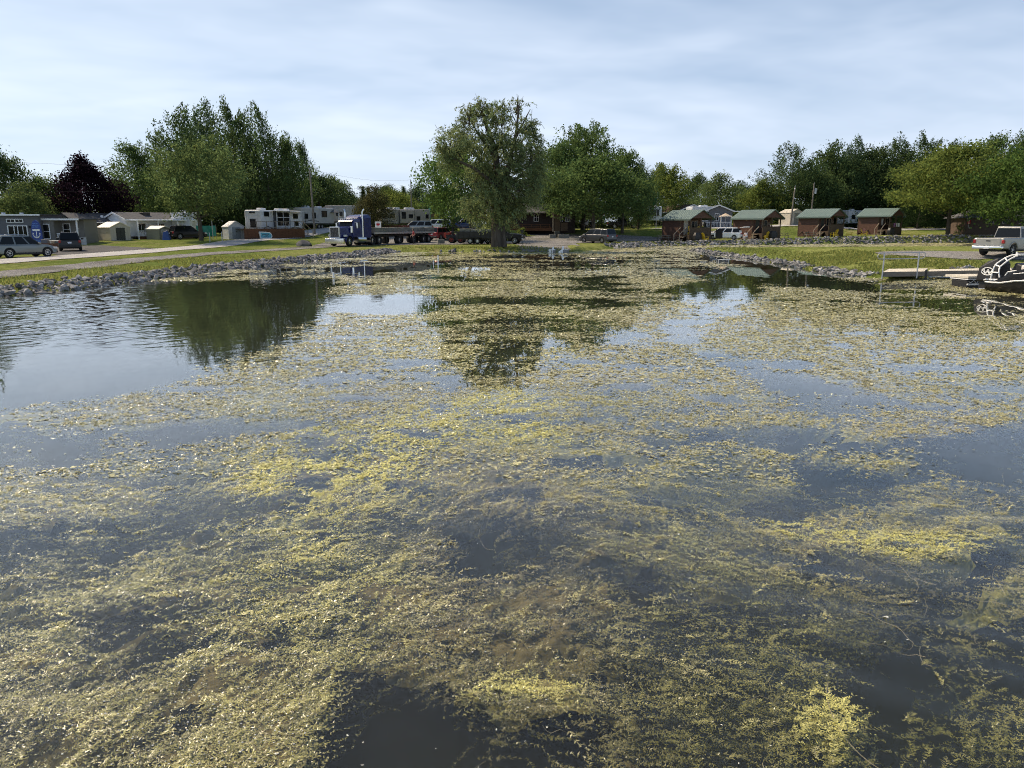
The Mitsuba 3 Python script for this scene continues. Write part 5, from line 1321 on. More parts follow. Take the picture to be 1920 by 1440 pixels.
# grey gabled cottage and white mobile home
x0 = sight(186, 100)
at = placed(x0, 100, .32, 60)
k = thing('cottage', 'grey gabled cottage with dark shingle roof below the purple tree', 'house')
gable(k, at, 8.4, 4.6, 2.75, 3.75, 'siding_taupe', 'shingle_dark', 'black_trim')
add(k, 'porch_roof', bx(-4.0, 4.4, -4.0, -2.3, 2.62, 2.74), 'trim_white', at=at)
add(k, 'porch_screen', cat([bx(-3.9, 4.3, -3.96, -3.9, .9, 2.62)]), 'door_dark', at=at)
add(k, 'porch_post', cat([bx(q - .05, q + .05, -4.0, -3.9, 0, 2.62) for q in (-3.9, -2, 0, 2, 4.2)]), 'siding_taupe', at=at)
add(k, 'skirting', bx(-3.9, 4.3, -3.96, -3.9, -.2, .85), 'plastic_beige', at=at)
add(k, 'roof_vent', tube((0, -1.2, 3.1), (0, -1.2, 3.6), .18, n=8), 'trim_white', at=at)
x0 = sight(283, 103)
at = placed(x0, 103, .45, 60)
k = thing('mobile_home', 'white sided mobile home with a dark roof and front porch', 'house')
gable(k, at, 9.6, 4.6, 2.95, 3.75, 'siding_white', 'shingle_dark')
window(k, at, .35, .95, 1.5, 2.2, -4.83, look='w', cross=(0, 1))
add(k, 'porch_roof', bx(-4.6, 5.2, -4.3, -2.3, 2.78, 2.9), 'trim_white', at=at)
add(k, 'porch_post', cat([bx(q - .06, q + .06, -4.25, -4.13, 0, 2.78) for q in (-4.5, -1.6, 1.3, 4.9)]), 'trim_white', at=at)
add(k, 'porch_railing', cat([bx(-4.5, 4.9, -4.22, -4.16, 1.45, 1.52), bx(-4.5, 4.9, -4.22, -4.16, .85, .9)] + [bx(q - .018, q + .018, -4.21, -4.17, .9, 1.45) for q in np.linspace(-4.4, 4.8, 46)]), 'trim_white', at=at)
add(k, 'deck_skirt', uprights(-4.5, 4.9, -.2, .82, -4.2, .16), 'deck_red', at=at)
add(k, 'deck', bx(-4.5, 4.9, -4.18, -2.36, .7, .8), 'porch_wood', at=at)
for a in (-3.4, -.6, 2.0):
    window(k, at, a, a + 1.2, 1.3, 2.4, -2.35)
add(k, 'roof_unit', rbox(-1.6, -.6, -1.3, -.4, 3.4, 3.85, .06), 'black_trim', at=at)


def shed(k, at, L, W, ze, zr, wall, roof, door, doorw=1.1):
    """Plastic garden shed with its doors in the gable end."""
    h = W / 2
    add(k, 'wall', cat([bx(-L / 2, L / 2, -h, h, -.1, ze), turn(prism([(-h, ze), (h, ze), (0, zr)], -L / 2, L / 2), 'e')]), wall, at=at)
    add(k, 'siding', cat([uprights(-L / 2, L / 2, 0, ze, -h - .002, .3), turn(uprights(-h, -doorw / 2, 0, ze, -L / 2 - .002, .3), 'e'), turn(uprights(doorw / 2, h, 0, ze, -L / 2 - .002, .3), 'e')]), wall, at=at, kind='stuff')
    s = (zr - ze) / h
    add(k, 'roof', cat([turn(prism([(q * (h + .12), ze - .12 * s + .01), (0, zr + .01), (0, zr + .08), (q * (h + .12), ze - .12 * s + .08)], -L / 2 - .12, L / 2 + .12), 'e') for q in (-1, 1)]), roof, at=at)
    p = key_for('door', k)
    add(p, 'leaf', cat([bx(L / 2 + .01, L / 2 + .05, s_ * doorw / 4 - doorw / 4 + .01, s_ * doorw / 4 + doorw / 4 - .01, .05, ze - .05) for s_ in (-1, 1)]), door, at=at)
    add(p, 'handle', bx(L / 2 + .05, L / 2 + .1, -.08, .08, .95, 1.05), 'black_trim', at=at)


def site(px, d, deg, lift=0.0):
    x = sight(px, d)
    return placed(x, d, gz(x, d) + lift, deg)


shed(thing('garden_shed', 'beige plastic shed with a cream roof in front of the grey gabled cottage', 'shed'), site(216, 95, -38), 3.4, 2.4, 1.55, 2.15, 'plastic_beige', 'plastic_cream', 'door_dark')
shed(thing('garden_shed', 'olive shed with a pale roof in front of the white mobile home', 'shed'), site(299, 97, -30), 2.6, 1.6, 1.30, 1.62, 'plastic_olive', 'plastic_cream', 'plastic_beige')
shed(thing('garden_shed', 'light grey shed with double doors left of the white camper deck', 'shed'), site(439, 100, -50), 2.2, 2.0, 1.6, 2.25, 'plastic_lightgrey', 'plastic_lightgrey', 'door_grey')
shed(thing('garden_shed', 'tall beige shed between the second and third cabin', 'shed'), site(1480, 138, -70), 3.0, 2.7, 2.1, 2.7, 'plastic_beige', 'plastic_beige', 'plastic_olive')
k = thing('tarp', 'blue tarp bundle leaning beside the olive shed', 'tarp')
add(k, None, tri(hullbox([(-.4, 0, 0), (.4, 0, 0), (-.3, .3, .95), (.15, .3, 1.1), (.45, .4, .2)], .06)), 'tarp_blue', at=site(312, 95, 10), smooth=30)
for a, l in ((383, 'teal tarp screen hung left of the trunk of the grey-green tree'), (394, 'teal tarp screen hung right of the trunk of the grey-green tree')):
    k = thing('tarp_screen', l, 'tarp')
    xx, zz = np.meshgrid(np.linspace(-.85, .85, 14), np.linspace(.45, 1.75, 8))
    v = np.stack([xx.ravel(), .10 * np.sin(xx.ravel() * 6 + zz.ravel() * 2), zz.ravel() - .06 * np.cos(xx.ravel() * 1.8)], 1)
    q = np.array([(i * 14 + j, i * 14 + j + 1, i * 14 + j + 15, i * 14 + j + 14) for i in range(7) for j in range(13)])
    add(k, 'sheet', (v, q), 'tarp_teal', at=site(a, 101 if a < 390 else 100, 15), smooth=True)
    add(k, 'pole', cat([tube((s * .86, 0, 0), (s * .86, 0, 1.9), .03, n=5) for s in (-1, 1)]), 'grey_wood', at=site(a, 101 if a < 390 else 100, 15))


# ---------------------------------------------------------------- campers
def camper(k, at, L, W, z0, z1, body, wins, ends, slides=(), wheels=(), swoosh=None, roof=()):
    """Camper: +x front, its sides along x. wins: (x0, x1, z0, z1) on the -y side; ends: same on the -x end."""
    h = W / 2
    add(k, 'body', rbox(-L / 2, L / 2, -h, h, z0, z1, .16, 8), body, at=at, smooth=40)
    for a, b, c, e in wins:
        d = next((s[4] for s in slides if s[0] - .01 <= a and b <= s[1] + .01), 0)
        window(k, at, a, b, c, e, -h - d - .004, 'black_trim', (0, 0), w=.04)
    for a, b, c, e in ends:
        window(k, at, a, b, c, e, -L / 2 - .004, 'black_trim', (0, 0), 'w', w=.04)
    for a, b, c, e, d in slides:
        add(k, 'slide_out', rbox(a, b, -h - d, -h + .05, c, e, .05), body, at=at)
        add(k, 'slide_trim', cat([bx(a - .05, a, -h - d - .01, -h - .005, c, e), bx(b, b + .05, -h - d - .01, -h - .005, c, e)]), 'rv_dark', at=at)
    add(k, 'skirt_trim', bx(-L / 2 + .1, L / 2 - .1, -h - .012, h + .012, z0 + .02, z0 + .18), 'rv_dark', at=at)
    for a, b in roof:
        add(k, 'roof_unit', rbox(a, b, -.4, .4, z1 - .02, z1 + .28, .08), 'rv_white', at=at, smooth=40)
    if swoosh:
        for a, b, c in swoosh:
            pts = [(a, c + .1), ((a + b) / 2, c + .34), (b, c + .12), (b, c), ((a + b) / 2, c + .18), (a, c)]
            add(k, 'swoosh', prism(pts, -h - .012, -h - .002), 'rv_dark', at=at)
    for x in wheels:
        for s in (-1, 1):
            wheel(k, at, x, s * (h - .12), .36, .22, s, 'alloy', .6, 6)
    for x in (-L / 2 + .5, L / 2 - .7):
        add(k, 'jack', tube((x, 0, 0), (x, 0, z0 + .1), .06, n=6), 'black_steel', at=at)


x0, y0 = sight(481, 102), 102.0
at = T().translate([x0, y0, gz(x0, y0)]).rotate([0, 0, 1], 74).translate([4.6, 0, 0])
k = thing('camper', 'large white fifth wheel camper on the brown timber deck by the utility pole', 'camper')
camper(k, at, 10.2, 2.5, .75, 3.75, 'rv_white', [(-4.3, -3.3, 2.95, 3.5), (-1.9, -.7, 2.9, 3.45), (-.4, .8, 2.9, 3.45), (-1.9, -.7, 1.75, 2.7), (-.4, .8, 1.75, 2.7), (2.7, 3.8, 2.7, 3.3), (2.9, 3.9, 1.7, 2.3)], [(-.35, .4, 1.5, 2.55), (-.4, .35, 3.35, 3.5)],
       [(-2.2, 1.1, 1.0, 3.62, .45)], (-.6, .4), [(-4.6, -2.6, 1.3), (1.4, 4.6, 1.2)], [(-3.6, -2.5), (.5, 1.6), (2.6, 3.2)])
add(k, 'awning', bx(-3.0, 4.6, -2.2, -1.3, 3.62, 3.68), 'rv_white', at=at)
add(k, 'awning_post', cat([tube((q, -2.1, 1.5), (q, -2.1, 3.62), .04, n=6) for q in (-2.9, 4.5)]), 'black_trim', at=at)
xd0, yd0, xd1, yd1 = sight(459, 98), 98.0, sight(572, 106), 106.0
ang = math.degrees(math.atan2(yd1 - yd0, xd1 - xd0))
ld = math.hypot(xd1 - xd0, yd1 - yd0)
atd = placed(xd0, yd0, gz((xd0 + xd1) / 2, 102) - .1, ang)
k = thing('timber_deck', 'raised brown timber deck with railing in front of the white fifth wheel', 'deck')
add(k, 'floor', bx(0, ld, 0, 2.4, 1.32, 1.42), 'porch_wood', at=atd)
for q in range(18):
    add(k, 'board', bx(q * ld / 18 + .01, (q + 1) * ld / 18 - .01, -.03 - .006 * (q % 2), 0, 0, 1.40), 'deck_red', at=atd)
add(k, 'railing', cat([bx(1.9, ld, -.02, .06, 2.3, 2.38), bx(1.9, ld, -.01, .05, 1.55, 1.61)] + [bx(q - .045, q + .045, -.02, .06, 1.42, 2.3) for q in np.linspace(2.0, ld - .05, 6)]), 'grey_wood', at=atd)
add(k, 'stair', cat([bx(ld + .05 + q * .3, ld + .35 + q * .3, .2, 1.3, 1.12 - q * .24, 1.18 - q * .24) for q in range(5)] + [tube((ld, y_, 2.3), (ld + 1.7, y_, 1.0), .04, n=5) for y_ in (.2, 1.3)] + [bx(ld + 1.62, ld + 1.72, y_ - .04, y_ + .04, 0, 1.0) for y_ in (.2, 1.3)]), 'rail_wood', at=atd)
k = thing('wading_pool', 'blue and white rounded water toy leaning on the brown deck', 'pool')
pl = sg.Polygon([(-.95, 0), (.75, 0), (.95, .25), (.95, .55), (.7, .85), (-.95, .95)])
atp = T().translate([xd0, yd0, gz(xd0 + 2, yd0) - .02]).rotate([0, 0, 1], ang).translate([3.1, -.35, .05]).rotate([1, 0, 0], -12)
add(k, 'rim', prism(pl.difference(pl.buffer(-.12)), -.08, .08), 'pool_white', at=atp)
add(k, 'panel', prism(pl.buffer(-.11), -.03, .03), 'pool_cyan', at=atp)
add(k, 'mark', cat([prism([(-.6, .45), (-.2, .5), (.2, .42), (.5, .5), (.5, .58), (.1, .54), (-.3, .6), (-.6, .55)], -.045, -.03), prism([(-.5, .2), (.4, .2), (.3, .28), (-.4, .28)], -.045, -.03)]), 'rv_dark', at=atp)


def cpl(px, d, deg):
    x = sight(px, d)
    return placed(x, d, gz(x, d), deg)


k = thing('camper', 'white camper with round cornered windows behind the utility pole', 'camper')
camper(k, cpl(588, 122, 66), 8.0, 2.5, .75, 3.3, 'rv_grey', [(-3.4, -2.7, 1.6, 2.3), (-1.6, -.8, 1.7, 2.5), (.8, 2.0, 1.9, 2.8)], [], [], (0, .8), [(-3.6, 0, 1.1)], [(-2, -1), (1, 2)])
k = thing('camper', 'white camper end with a dark slatted vent right of the white mobile home', 'camper')
camper(k, cpl(352, 106, 100), 6, 2.5, .75, 3.5, 'rv_white', [], [(-.6, .5, 1.3, 1.7)], [], (0, .8), None, [(-1, 0)])
k = thing('camper', 'grey and tan travel trailer behind the flatbed load, with rooftop domes', 'camper')
camper(k, cpl(758, 128, 30), 8.6, 2.5, .8, 3.25, 'rv_tan', [(-2.9, -2.1, 1.9, 2.5), (-1.0, -.35, 1.75, 2.75), (.25, .9, 1.85, 2.4), (1.85, 2.4, 1.4, 2.1), (3.5, 3.95, 1.8, 2.4)], [(-.8, .8, 2.0, 2.7)], [(-1.3, 1.2, 1.0, 3.1, .5)], (-.4, .5), [(-4.0, -2.0, 1.1)], [(-3, -2.2), (-1.8, -.8), (.2, 1.8)])
k = thing('camper', 'grey roofed camper behind the blue semi cab', 'camper')
camper(k, cpl(655, 132, 12), 7.5, 2.5, .8, 3.6, 'rv_grey', [(-2, -1, 1.9, 2.5), (1, 2, 1.9, 2.5)], [], [], (0, .9), None, [(1.6, 2.6)])
k = thing('camper', 'white camper rear with a large dark window behind the flagpole', 'camper')
camper(k, cpl(1224, 146, 82), 8.4, 2.6, .75, 3.35, 'rv_white', [(-3.0, -2.2, 1.7, 2.5)], [(-.75, .75, 1.7, 2.75)], [], (0, .9), None, [(-3, -2)])
k = thing('camper', 'white camper with a small door window left of the fourth cabin', 'camper')
camper(k, cpl(1594, 150, 40), 7.5, 2.5, .8, 3.4, 'rv_white', [(-2.6, -1.4, 1.8, 2.5), (1.0, 1.5, 1.7, 2.4)], [(-.6, .6, 1.8, 2.5)], [], (0, .9), None, [(-1, 0)])
k = thing('camper', 'bluish white camper between the second cabin and the tall beige shed', 'camper')
camper(k, cpl(1466, 150, 20), 8, 2.5, .8, 3.5, 'rv_white', [(-1.6, -.3, 1.9, 2.7), (1.0, 2.2, 1.9, 2.7)], [], [], (0, .9), [(-3, 0, 1.1)], [(.5, 1.5)])
k = thing('camper', 'white camper roofline behind the first cabin', 'camper')
camper(k, cpl(1318, 136, 15), 6, 2.5, .8, 3.5, 'rv_white', [(-1, 1, 1.9, 2.6)], [], [], (0, .9), None, [(-1, .4)])

# ---------------------------------------------------------------- the four rental cabins
def cabin(px, d, deg, label, door='plastic_beige', extras=None):
    x0 = sight(px, d)
    at = placed(x0, d, gz(x0, d), deg)
    k = thing('cabin', label, 'cabin', 'rental cabins with green roofs')
    f, ze, zr, h, xb, xw, xf = .85, 3.12, 4.18, 2.15, -2.7, .75, 2.55
    add(k, 'wall', cat([bx(xb, xw, -h, h, -.2, ze), turn(prism([(-h, ze), (h, ze), (0, zr)], xb, xw), 'e')]), 'cabin_log', at=at)
    add(k, 'log_siding', cat([boards(xb, xw, 0, ze - .03, -h - .002, .17, .045), turn(boards(-h, h, f, ze, xw * -1 * -1 * -1 - .002, .17, .04), 'e')]), 'cabin_log', at=at, kind='stuff')
    add(k, 'corner_board', bx(xb - .02, xb + .1, -h - .06, -h + .04, 0, ze), 'porch_wood', at=at)
    add(k, 'corner_board', bx(xw - .1, xw + .02, -h - .06, -h + .04, 0, ze), 'porch_wood', at=at)
    add(k, 'gable_truss', cat([turn(prism([(-h, ze), (h, ze), (0, zr)], xf - .08, xf), 'e')]), 'log_dark', at=at)
    s = (zr - ze) / h
    o = .38
    for q in (-1, 1):
        r = key_for('roof', k)
        add(r, 'sheet', turn(prism([(q * (h + o), ze - o * s + .03), (0, zr + .03), (0, zr + .09), (q * (h + o), ze - o * s + .09)], xb - .3, xf + .35), 'e'), 'metal_green', at=at)
        seams = []
        for u in np.arange(xb - .2, xf + .3, .42):
            seams.append(bx(u - .02, u + .02, -.001, .001, 0, 0.01))
            seams[-1] = turn(prism([(q * (h + o), ze - o * s + .09), (0, zr + .09), (0, zr + .125), (q * (h + o), ze - o * s + .125)], u - .018, u + .018), 'e')
        add(r, 'seams', cat(seams), 'metal_green', at=at, kind='stuff')
        add(k, 'eave_fascia', bx(xb - .3, xf + .35, q * (h + o) - .02, q * (h + o) + .025, ze - o * s - .12, ze - o * s + .08), 'metal_green', at=at)
    for q in (-1, 1):
        add(k, 'barge_board', turn(prism([(q * (h + o), ze - o * s - .12), (0, zr - .10), (0, zr + .1), (q * (h + o), ze - o * s + .08)], xf + .352, xf + .39), 'e'), 'metal_green', at=at)
    add(k, 'porch_floor', bx(xw + .01, xf, -h, h, f - .12, f), 'porch_wood', at=at)
    add(k, 'porch_post', cat([bx(xf - .12, xf, y - .06, y + .06, 0, ze) for y in (-h + .06, 0.02, h - .06)]), 'porch_wood', at=at)
    rail = key_for('porch_railing', k)
    add(rail, 'front_boards', turn(uprights(-h + .1, h - .1, f + .02, f + .95, -(xf + .005), .14, .025), 'e'), 'porch_wood', at=at, kind='stuff')
    add(rail, 'side_boards', cat([uprights(xw, xf, f, f + .95, h + .03, .14, .025)]), 'porch_wood', at=at, kind='stuff')
    add(rail, 'cap', cat([bx(xf - .06, xf + .08, -h, h, f + .96, f + 1.01)]), 'porch_wood', at=at)
    add(k, 'skirting', cat([turn(uprights(-h, h, 0, f - .02, -(xf + .002), .16, .03), 'e'), uprights(xw + 1.25, xf, 0, f - .02, -h - .002, .16, .03)]), 'porch_wood', at=at, kind='stuff')
    p = key_for('door', k)
    add(p, 'leaf', turn(bx(-1.55, -.65, -(xw + .06), -(xw + .02), f + .02, f + 2.0), 'e'), door, at=at)
    add(p, 'casing', turn(cat([bx(-1.65, -1.55, -(xw + .08), -(xw + .02), f, f + 2.1), bx(-.65, -.55, -(xw + .08), -(xw + .02), f, f + 2.1), bx(-1.55, -.65, -(xw + .08), -(xw + .02), f + 2.0, f + 2.1)]), 'e'), 'cabin_log', at=at)
    window(k, at, .0, 1.2, f + .85, f + 1.85, -(xw + .05), 'rail_wood', (1, 0), 'e')
    wr = trimesh.creation.torus(.16, .05, 14, 6)
    wr.apply_transform(trimesh.transformations.rotation_matrix(PI / 2, [0, 1, 0]))
    wr.apply_translation((xw + .1, 1.65, f + 1.4))
    add(k, 'wreath', wr, 'rail_wood', at=at)
    st = key_for('stair', k)
    for q in range(4):
        add(st, 'tread', bx(xw + .15, xw + 1.15, -h - .32 - q * .3, -h - .02 - q * .3, f - .22 - q * .2, f - .17 - q * .2), 'rail_wood', at=at)
    for u in (xw + .12, xw + 1.18):
        add(st, 'stringer', turn(prism([(-h - 1.35, 0), (-h - 1.1, 0), (-h, f - .25), (-h, f)], -.03 + u, .03 + u), 'e'), 'porch_wood', at=at)
        add(st, 'handrail', cat([tube((u, -h - .05, f + .98), (u, -h - 1.32, f + .08), .045, n=6)]), 'rail_wood', at=at)
        add(st, 'newel', bx(u - .045, u + .045, -h - 1.36, -h - 1.27, 0, f + .08), 'rail_wood', at=at)
    return k, at


CAB = []
for px, d, deg, lab, door in ((1287, 108.5, -56, 'first green roofed log cabin from the left, with a pale door', 'plastic_beige'), (1418, 114, -54, 'second green roofed log cabin, right of the white minivan', 'door_dark'),
                              (1538, 121, -53, 'third green roofed log cabin, between the beige shed and yellow chairs', 'door_dark'), (1648, 127, -52, 'fourth green roofed log cabin with towels on its rail', 'log_dark')):
    CAB.append(cabin(px, d, deg, lab, door))
k, at = CAB[3]
add(k, 'door_glass', turn(bx(-1.42, -.78, -.83, -.812, 1.5, 2.6), 'e'), 'plastic_lightgrey', at=at)
for a, w, mt in ((-.9, .55, 'towel_purple'), (-.05, .35, 'towel_white'), (.5, .6, 'towel_white')):
    kk = thing('towel', 'purple striped towel over the rail of the fourth cabin' if mt == 'towel_purple' else ('small white towel in the middle of the fourth cabin rail' if w < .4 else 'large white towel at the right on the fourth cabin rail'), 'towel')
    add(kk, None, turn(cat([bx(a, a + w, -2.66, -2.645, 1.25, 1.87), bx(a, a + w, -2.66, -2.46, 1.865, 1.88), bx(a, a + w, -2.475, -2.46, 1.4, 1.87)]), 'e'), mt, at=at)


def adirondack(k, at, m):
    add(k, 'seat', cat([xform(bx(-.28, .28, -.30 + q * .115, -.30 + q * .115 + .10, .36 - q * .028, .385 - q * .028), 0) for q in range(5)]), m, at=at)
    bk = []
    for q in range(5):
        b = bx(-.30 + q * .122, -.30 + q * .122 + .11, -.012, .012, 0, .88 + .07 * (2 - abs(q - 2)))
        b.apply_transform(trimesh.transformations.rotation_matrix(-.42, [1, 0, 0]))
        b.apply_translation((0, .22, .24))
        bk.append(b)
    add(k, 'backrest', cat(bk), m, at=at)
    for s in (-1, 1):
        add(k, 'arm', bx(s * .36 - .07, s * .36 + .07, -.42, .40, .58, .61), m, at=at)
        add(k, 'leg', bx(s * .33 - .02, s * .33 + .02, -.40, -.28, 0, .58), m, at=at)
        add(k, 'leg', prism([(s * .31 - .02, .36), (s * .31 + .02, .36), (s * .31 + .02, .0), (s * .31 - .02, .0)], .42, .52), m, at=at)
        lg = bx(s * .30 - .02, s * .30 + .02, -.36, .5, .2, .32)
        lg.apply_transform(trimesh.transformations.rotation_matrix(-.14, [1, 0, 0]))
        add(k, 'side_rail', lg, m, at=at)


GR = 'adirondack chairs by the cabins'
for px, d, deg, m, lab in ((1321, 104.6, 130, 'chair_yellow', 'yellow wooden lawn chair on the grass at the right of the first cabin'), (1434, 110.8, -60, 'chair_yellow', 'yellow wooden lawn chair before the second cabin porch'), (1563, 117.6, -75, 'chair_yellow', 'yellow wooden lawn chair at the right front corner of the third cabin'),
                           (1592, 118.4, 65, 'chair_yellow', 'yellow wooden lawn chair between the third and fourth cabins'), (1620, 121.2, 60, 'chair_yellow', 'yellow wooden lawn chair at the stair of the fourth cabin'), (1614, 123, -70, 'chair_maroon', 'dark red wooden lawn chair left of the fourth cabin')):
    adirondack(thing('lawn_chair', lab, 'chair', GR), site(px, d, deg, .01), m)
k, at1 = CAB[0]
for y, lab in ((-.95, 'yellow lawn chair on the first cabin porch, near the stair'), (.95, 'yellow lawn chair on the first cabin porch, away from the stair')):
    adirondack(thing('lawn_chair', lab, 'chair', GR), at1 @ T().translate([1.9, y, .86]).rotate([0, 0, 1], 90), 'chair_yellow')


def grill(k, at):
    add(k, 'cover', tri(hullbox([(x, y, z) for x in (-.55, .55) for y in (-.22, .22) for z in (.25, .75)] + [(x, y, 1.1) for x in (-.38, .38) for y in (-.15, .15)], .06)), 'black_trim', at=at, smooth=30)
    for s in (-1, 1):
        add(k, 'wheel', cat([tube((s * .45, -.2, .1), (s * .45, -.14, .1), .1, n=10), tube((s * .45, .14, .1), (s * .45, .2, .1), .1, n=10), bx(s * .45 - .03, s * .45 + .03, -.18, .18, .1, .3)]), 'grey_steel', at=at)


for px, d, lab in ((1307, 104.2, 'black covered grill at the first cabin porch'), (1449, 110.6, 'black covered grill at the second cabin porch'), (1669, 122.4, 'black covered grill under the towels of the fourth cabin')):
    grill(thing('grill', lab, 'barbecue grill'), site(px, d, 30, .02))


def picnic(k, at):
    add(k, 'top', cat([bx(-.9, .9, -.37 + q * .15, -.37 + q * .15 + .135, .72, .76) for q in range(5)]), 'grey_wood', at=at)
    for s in (-1, 1):
        add(k, 'bench', cat([bx(-.9, .9, s * .72 - .14, s * .72 - .01, .42, .46), bx(-.9, .9, s * .72 + .01, s * .72 + .14, .42, .46)]), 'grey_wood', at=at)
        add(k, 'leg_frame', cat([tube((s * .62, -.72, 0), (s * .62, -.2, .72), .045, n=4), tube((s * .62, .72, 0), (s * .62, .2, .72), .045, n=4), bx(s * .62 - .03, s * .62 + .03, -.8, .8, .36, .42)]), 'grey_wood', at=at)


for px, d, deg, lab in ((1243, 106, 10, 'wooden picnic table left of the first cabin stair'), (1467, 116, 5, 'wooden picnic table right of the second cabin'), (1518, 116.5, -6, 'wooden picnic table in front of the third cabin stair')):
    picnic(thing('picnic_table', lab, 'picnic table'), site(px, d, deg, .01))

# ---------------------------------------------------------------- houses farther back on the right
x0 = sight(1275, 150)
at = placed(x0, 150, gz(x0, 150), -70)
k = thing('cottage', 'tan roofed gabled cottage peeking over the first cabin roof', 'house')
gable(k, at, 8, 7, 2.3, 3.6, 'siding_taupe', 'brick_brown')
window(k, at, -.8, .8, 2.45, 2.95, -4.04, look='e')
x0 = sight(1342, 138)
at = placed(x0, 138, gz(x0, 138) - .3, -100)
k = thing('cottage', 'narrow grey gabled cottage with white trim between the first two cabins', 'house')
gable(k, at, 7, 4.6, 2.9, 3.85, 'siding_grey', 'shingle_dark')
window(k, at, -.6, .0, 1.3, 2.4, -3.54, look='e')
add(k, 'pergola', cat([bx(3.6, 3.75, 2.3, 6.2, 2.75, 2.9), bx(3.6, 3.7, 6.1, 6.2, 0, 2.8)]), 'trim_white', at=at)
add(k, 'porch_railing', cat([bx(3.9, 4.0, -2.2, 2.2, .95, 1.02)] + [bx(3.92, 3.98, q - .02, q + .02, .1, .95) for q in np.linspace(-2.1, 2.1, 18)]), 'trim_white', at=at)
at = site(1358, 126, 0)
k = thing('shade_umbrella', 'sand coloured umbrella beside the grey cottage, over the white minivan', 'umbrella')
um = trimesh.creation.cone(1.15, .55, sections=8)
um.apply_translation((0, 0, 2.15))
add(k, 'canopy', um, 'canvas_sand', at=at)
add(k, 'pole', tube((0, 0, 0), (0, 0, 2.6), .03, n=6), 'trim_white', at=at)
k = thing('garden_arch', 'white post frame left of the sand coloured umbrella', 'arch')
add(k, None, cat([bx(-.05, .05, -.05, .05, 0, 2.5), bx(1.6, 1.7, -.05, .05, 0, 2.5), bx(-.1, 1.75, -.04, .04, 2.42, 2.5)]), 'trim_white', at=site(1350, 125, 0))

x0 = sight(1880, 124)
at = placed(x0 + 4.0, 127, gz(x0 + 4, 127) - .1, -8)
k = thing('washroom_building', 'long low brown brick building with small high windows at the right', 'building')
Lb, Wb = 19.0, 7.0
add(k, 'wall', bx(-Lb / 2, Lb / 2, -Wb / 2, Wb / 2, -.3, 2.9), 'brick_brown', at=at)
add(k, 'brick_course', boards(-Lb / 2, Lb / 2, 0, 2.88, -Wb / 2 - .002, .1, .015), 'brick_brown', at=at, kind='stuff')
rv = np.array([(-Lb / 2 - .6, -Wb / 2 - .6, 2.75), (Lb / 2 + .6, -Wb / 2 - .6, 2.75), (Lb / 2 + .6, Wb / 2 + .6, 2.75), (-Lb / 2 - .6, Wb / 2 + .6, 2.75), (-Lb / 2 + 3.2, 0, 4.5), (Lb / 2 - 3.2, 0, 4.5)])
add(k, 'roof', trimesh.Trimesh(rv, [[0, 1, 5], [0, 5, 4], [1, 2, 5], [2, 3, 4], [2, 4, 5], [3, 0, 4], [0, 3, 2], [0, 2, 1]], process=False), 'shingle_dark', at=at)
for q in (-6.4, -3.9, -1.4, 1.1, 3.6):
    window(k, at, q, q + 1.1, 1.95, 2.5, -Wb / 2 - .02, 'plastic_beige', (0, 0))
x0 = sight(1000, 121)
at = placed(x0, 121, gz(x0, 121), -4)
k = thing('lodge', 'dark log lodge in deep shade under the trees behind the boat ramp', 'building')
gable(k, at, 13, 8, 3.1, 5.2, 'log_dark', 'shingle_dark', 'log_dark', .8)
for a in (.3, 4.0, 5.1):
    window(k, at, a, a + .6, 1.5, 2.6, -4.05, 'trim_white', (1, 1))
add(k, 'porch_deck', bx(-5.5, 3.0, -6.6, -4.02, .1, .55), 'deck_red', at=at)
add(k, 'porch_rail', cat([bx(-5.5, 2.8, -6.55, -6.48, 1.0, 1.08), bx(-5.5, 2.8, -6.55, -6.48, .7, .78)] + [bx(q - .05, q + .05, -6.56, -6.46, .5, 1.05) for q in np.linspace(-5.4, 2.7, 7)]), 'deck_red', at=at)
add(k, 'porch_post', cat([bx(3.1, 3.3, -6.6, -6.4, 0, 3.3)]), 'rail_wood', at=at)
add(k, 'gate_panel', cat([bx(3.4, 4.3, -6.5, -6.42, .1, 2.6), bx(4.4, 5.4, -6.5, -6.42, .1, 1.3)]), 'porch_wood', at=at)
for px, lab in ((1036, 'grey stone block left of the dark bin by the lodge path'), (1052, 'grey stone block right of the dark bin, first by the lodge path'), (1061, 'grey stone block at the right end of the row by the lodge path')):
    add(thing('stone_block', lab, 'stone block'), None, rbox(-.45, .45, -.35, .35, -.05, .55, .07, 5), 'slab_stone', at=site(px, 109, 5, .02))
add(thing('waste_bin', 'dark green bin between the stone blocks by the lodge path', 'bin'), None, tri(hullbox([(x, y, 0) for x in (-.25, .25) for y in (-.25, .25)] + [(x, y, .9) for x in (-.32, .32) for y in (-.32, .32)], .05)), 'door_dark', at=site(1044, 110, 5))
# ---------------------------------------------------------------- dock, boat and things in the water
wood('dock_plank', (0.50, 0.46, 0.38), (0.68, 0.64, 0.54), 2.0)
U, Vd = np.array([0.965, 0.26]), np.array([0.52, 0.855])
O = np.array([18.65, 37.9])


def dk(u, v, z):
    p = O + U * u + Vd * v
    return (p[0], p[1], z)


def slab(u0, u1, v0, v1, z0, z1):
    c = [dk(u, v, z) for z in (z0, z1) for u, v in ((u0, v0), (u1, v0), (u1, v1), (u0, v1))]
    f = [[0, 2, 1], [0, 3, 2], [4, 5, 6], [4, 6, 7]] + [x for i in range(4) for x in ([i, (i + 1) % 4, (i + 1) % 4 + 4], [i, (i + 1) % 4 + 4, i + 4])]
    return trimesh.Trimesh(np.array(c), np.array(f), process=False)


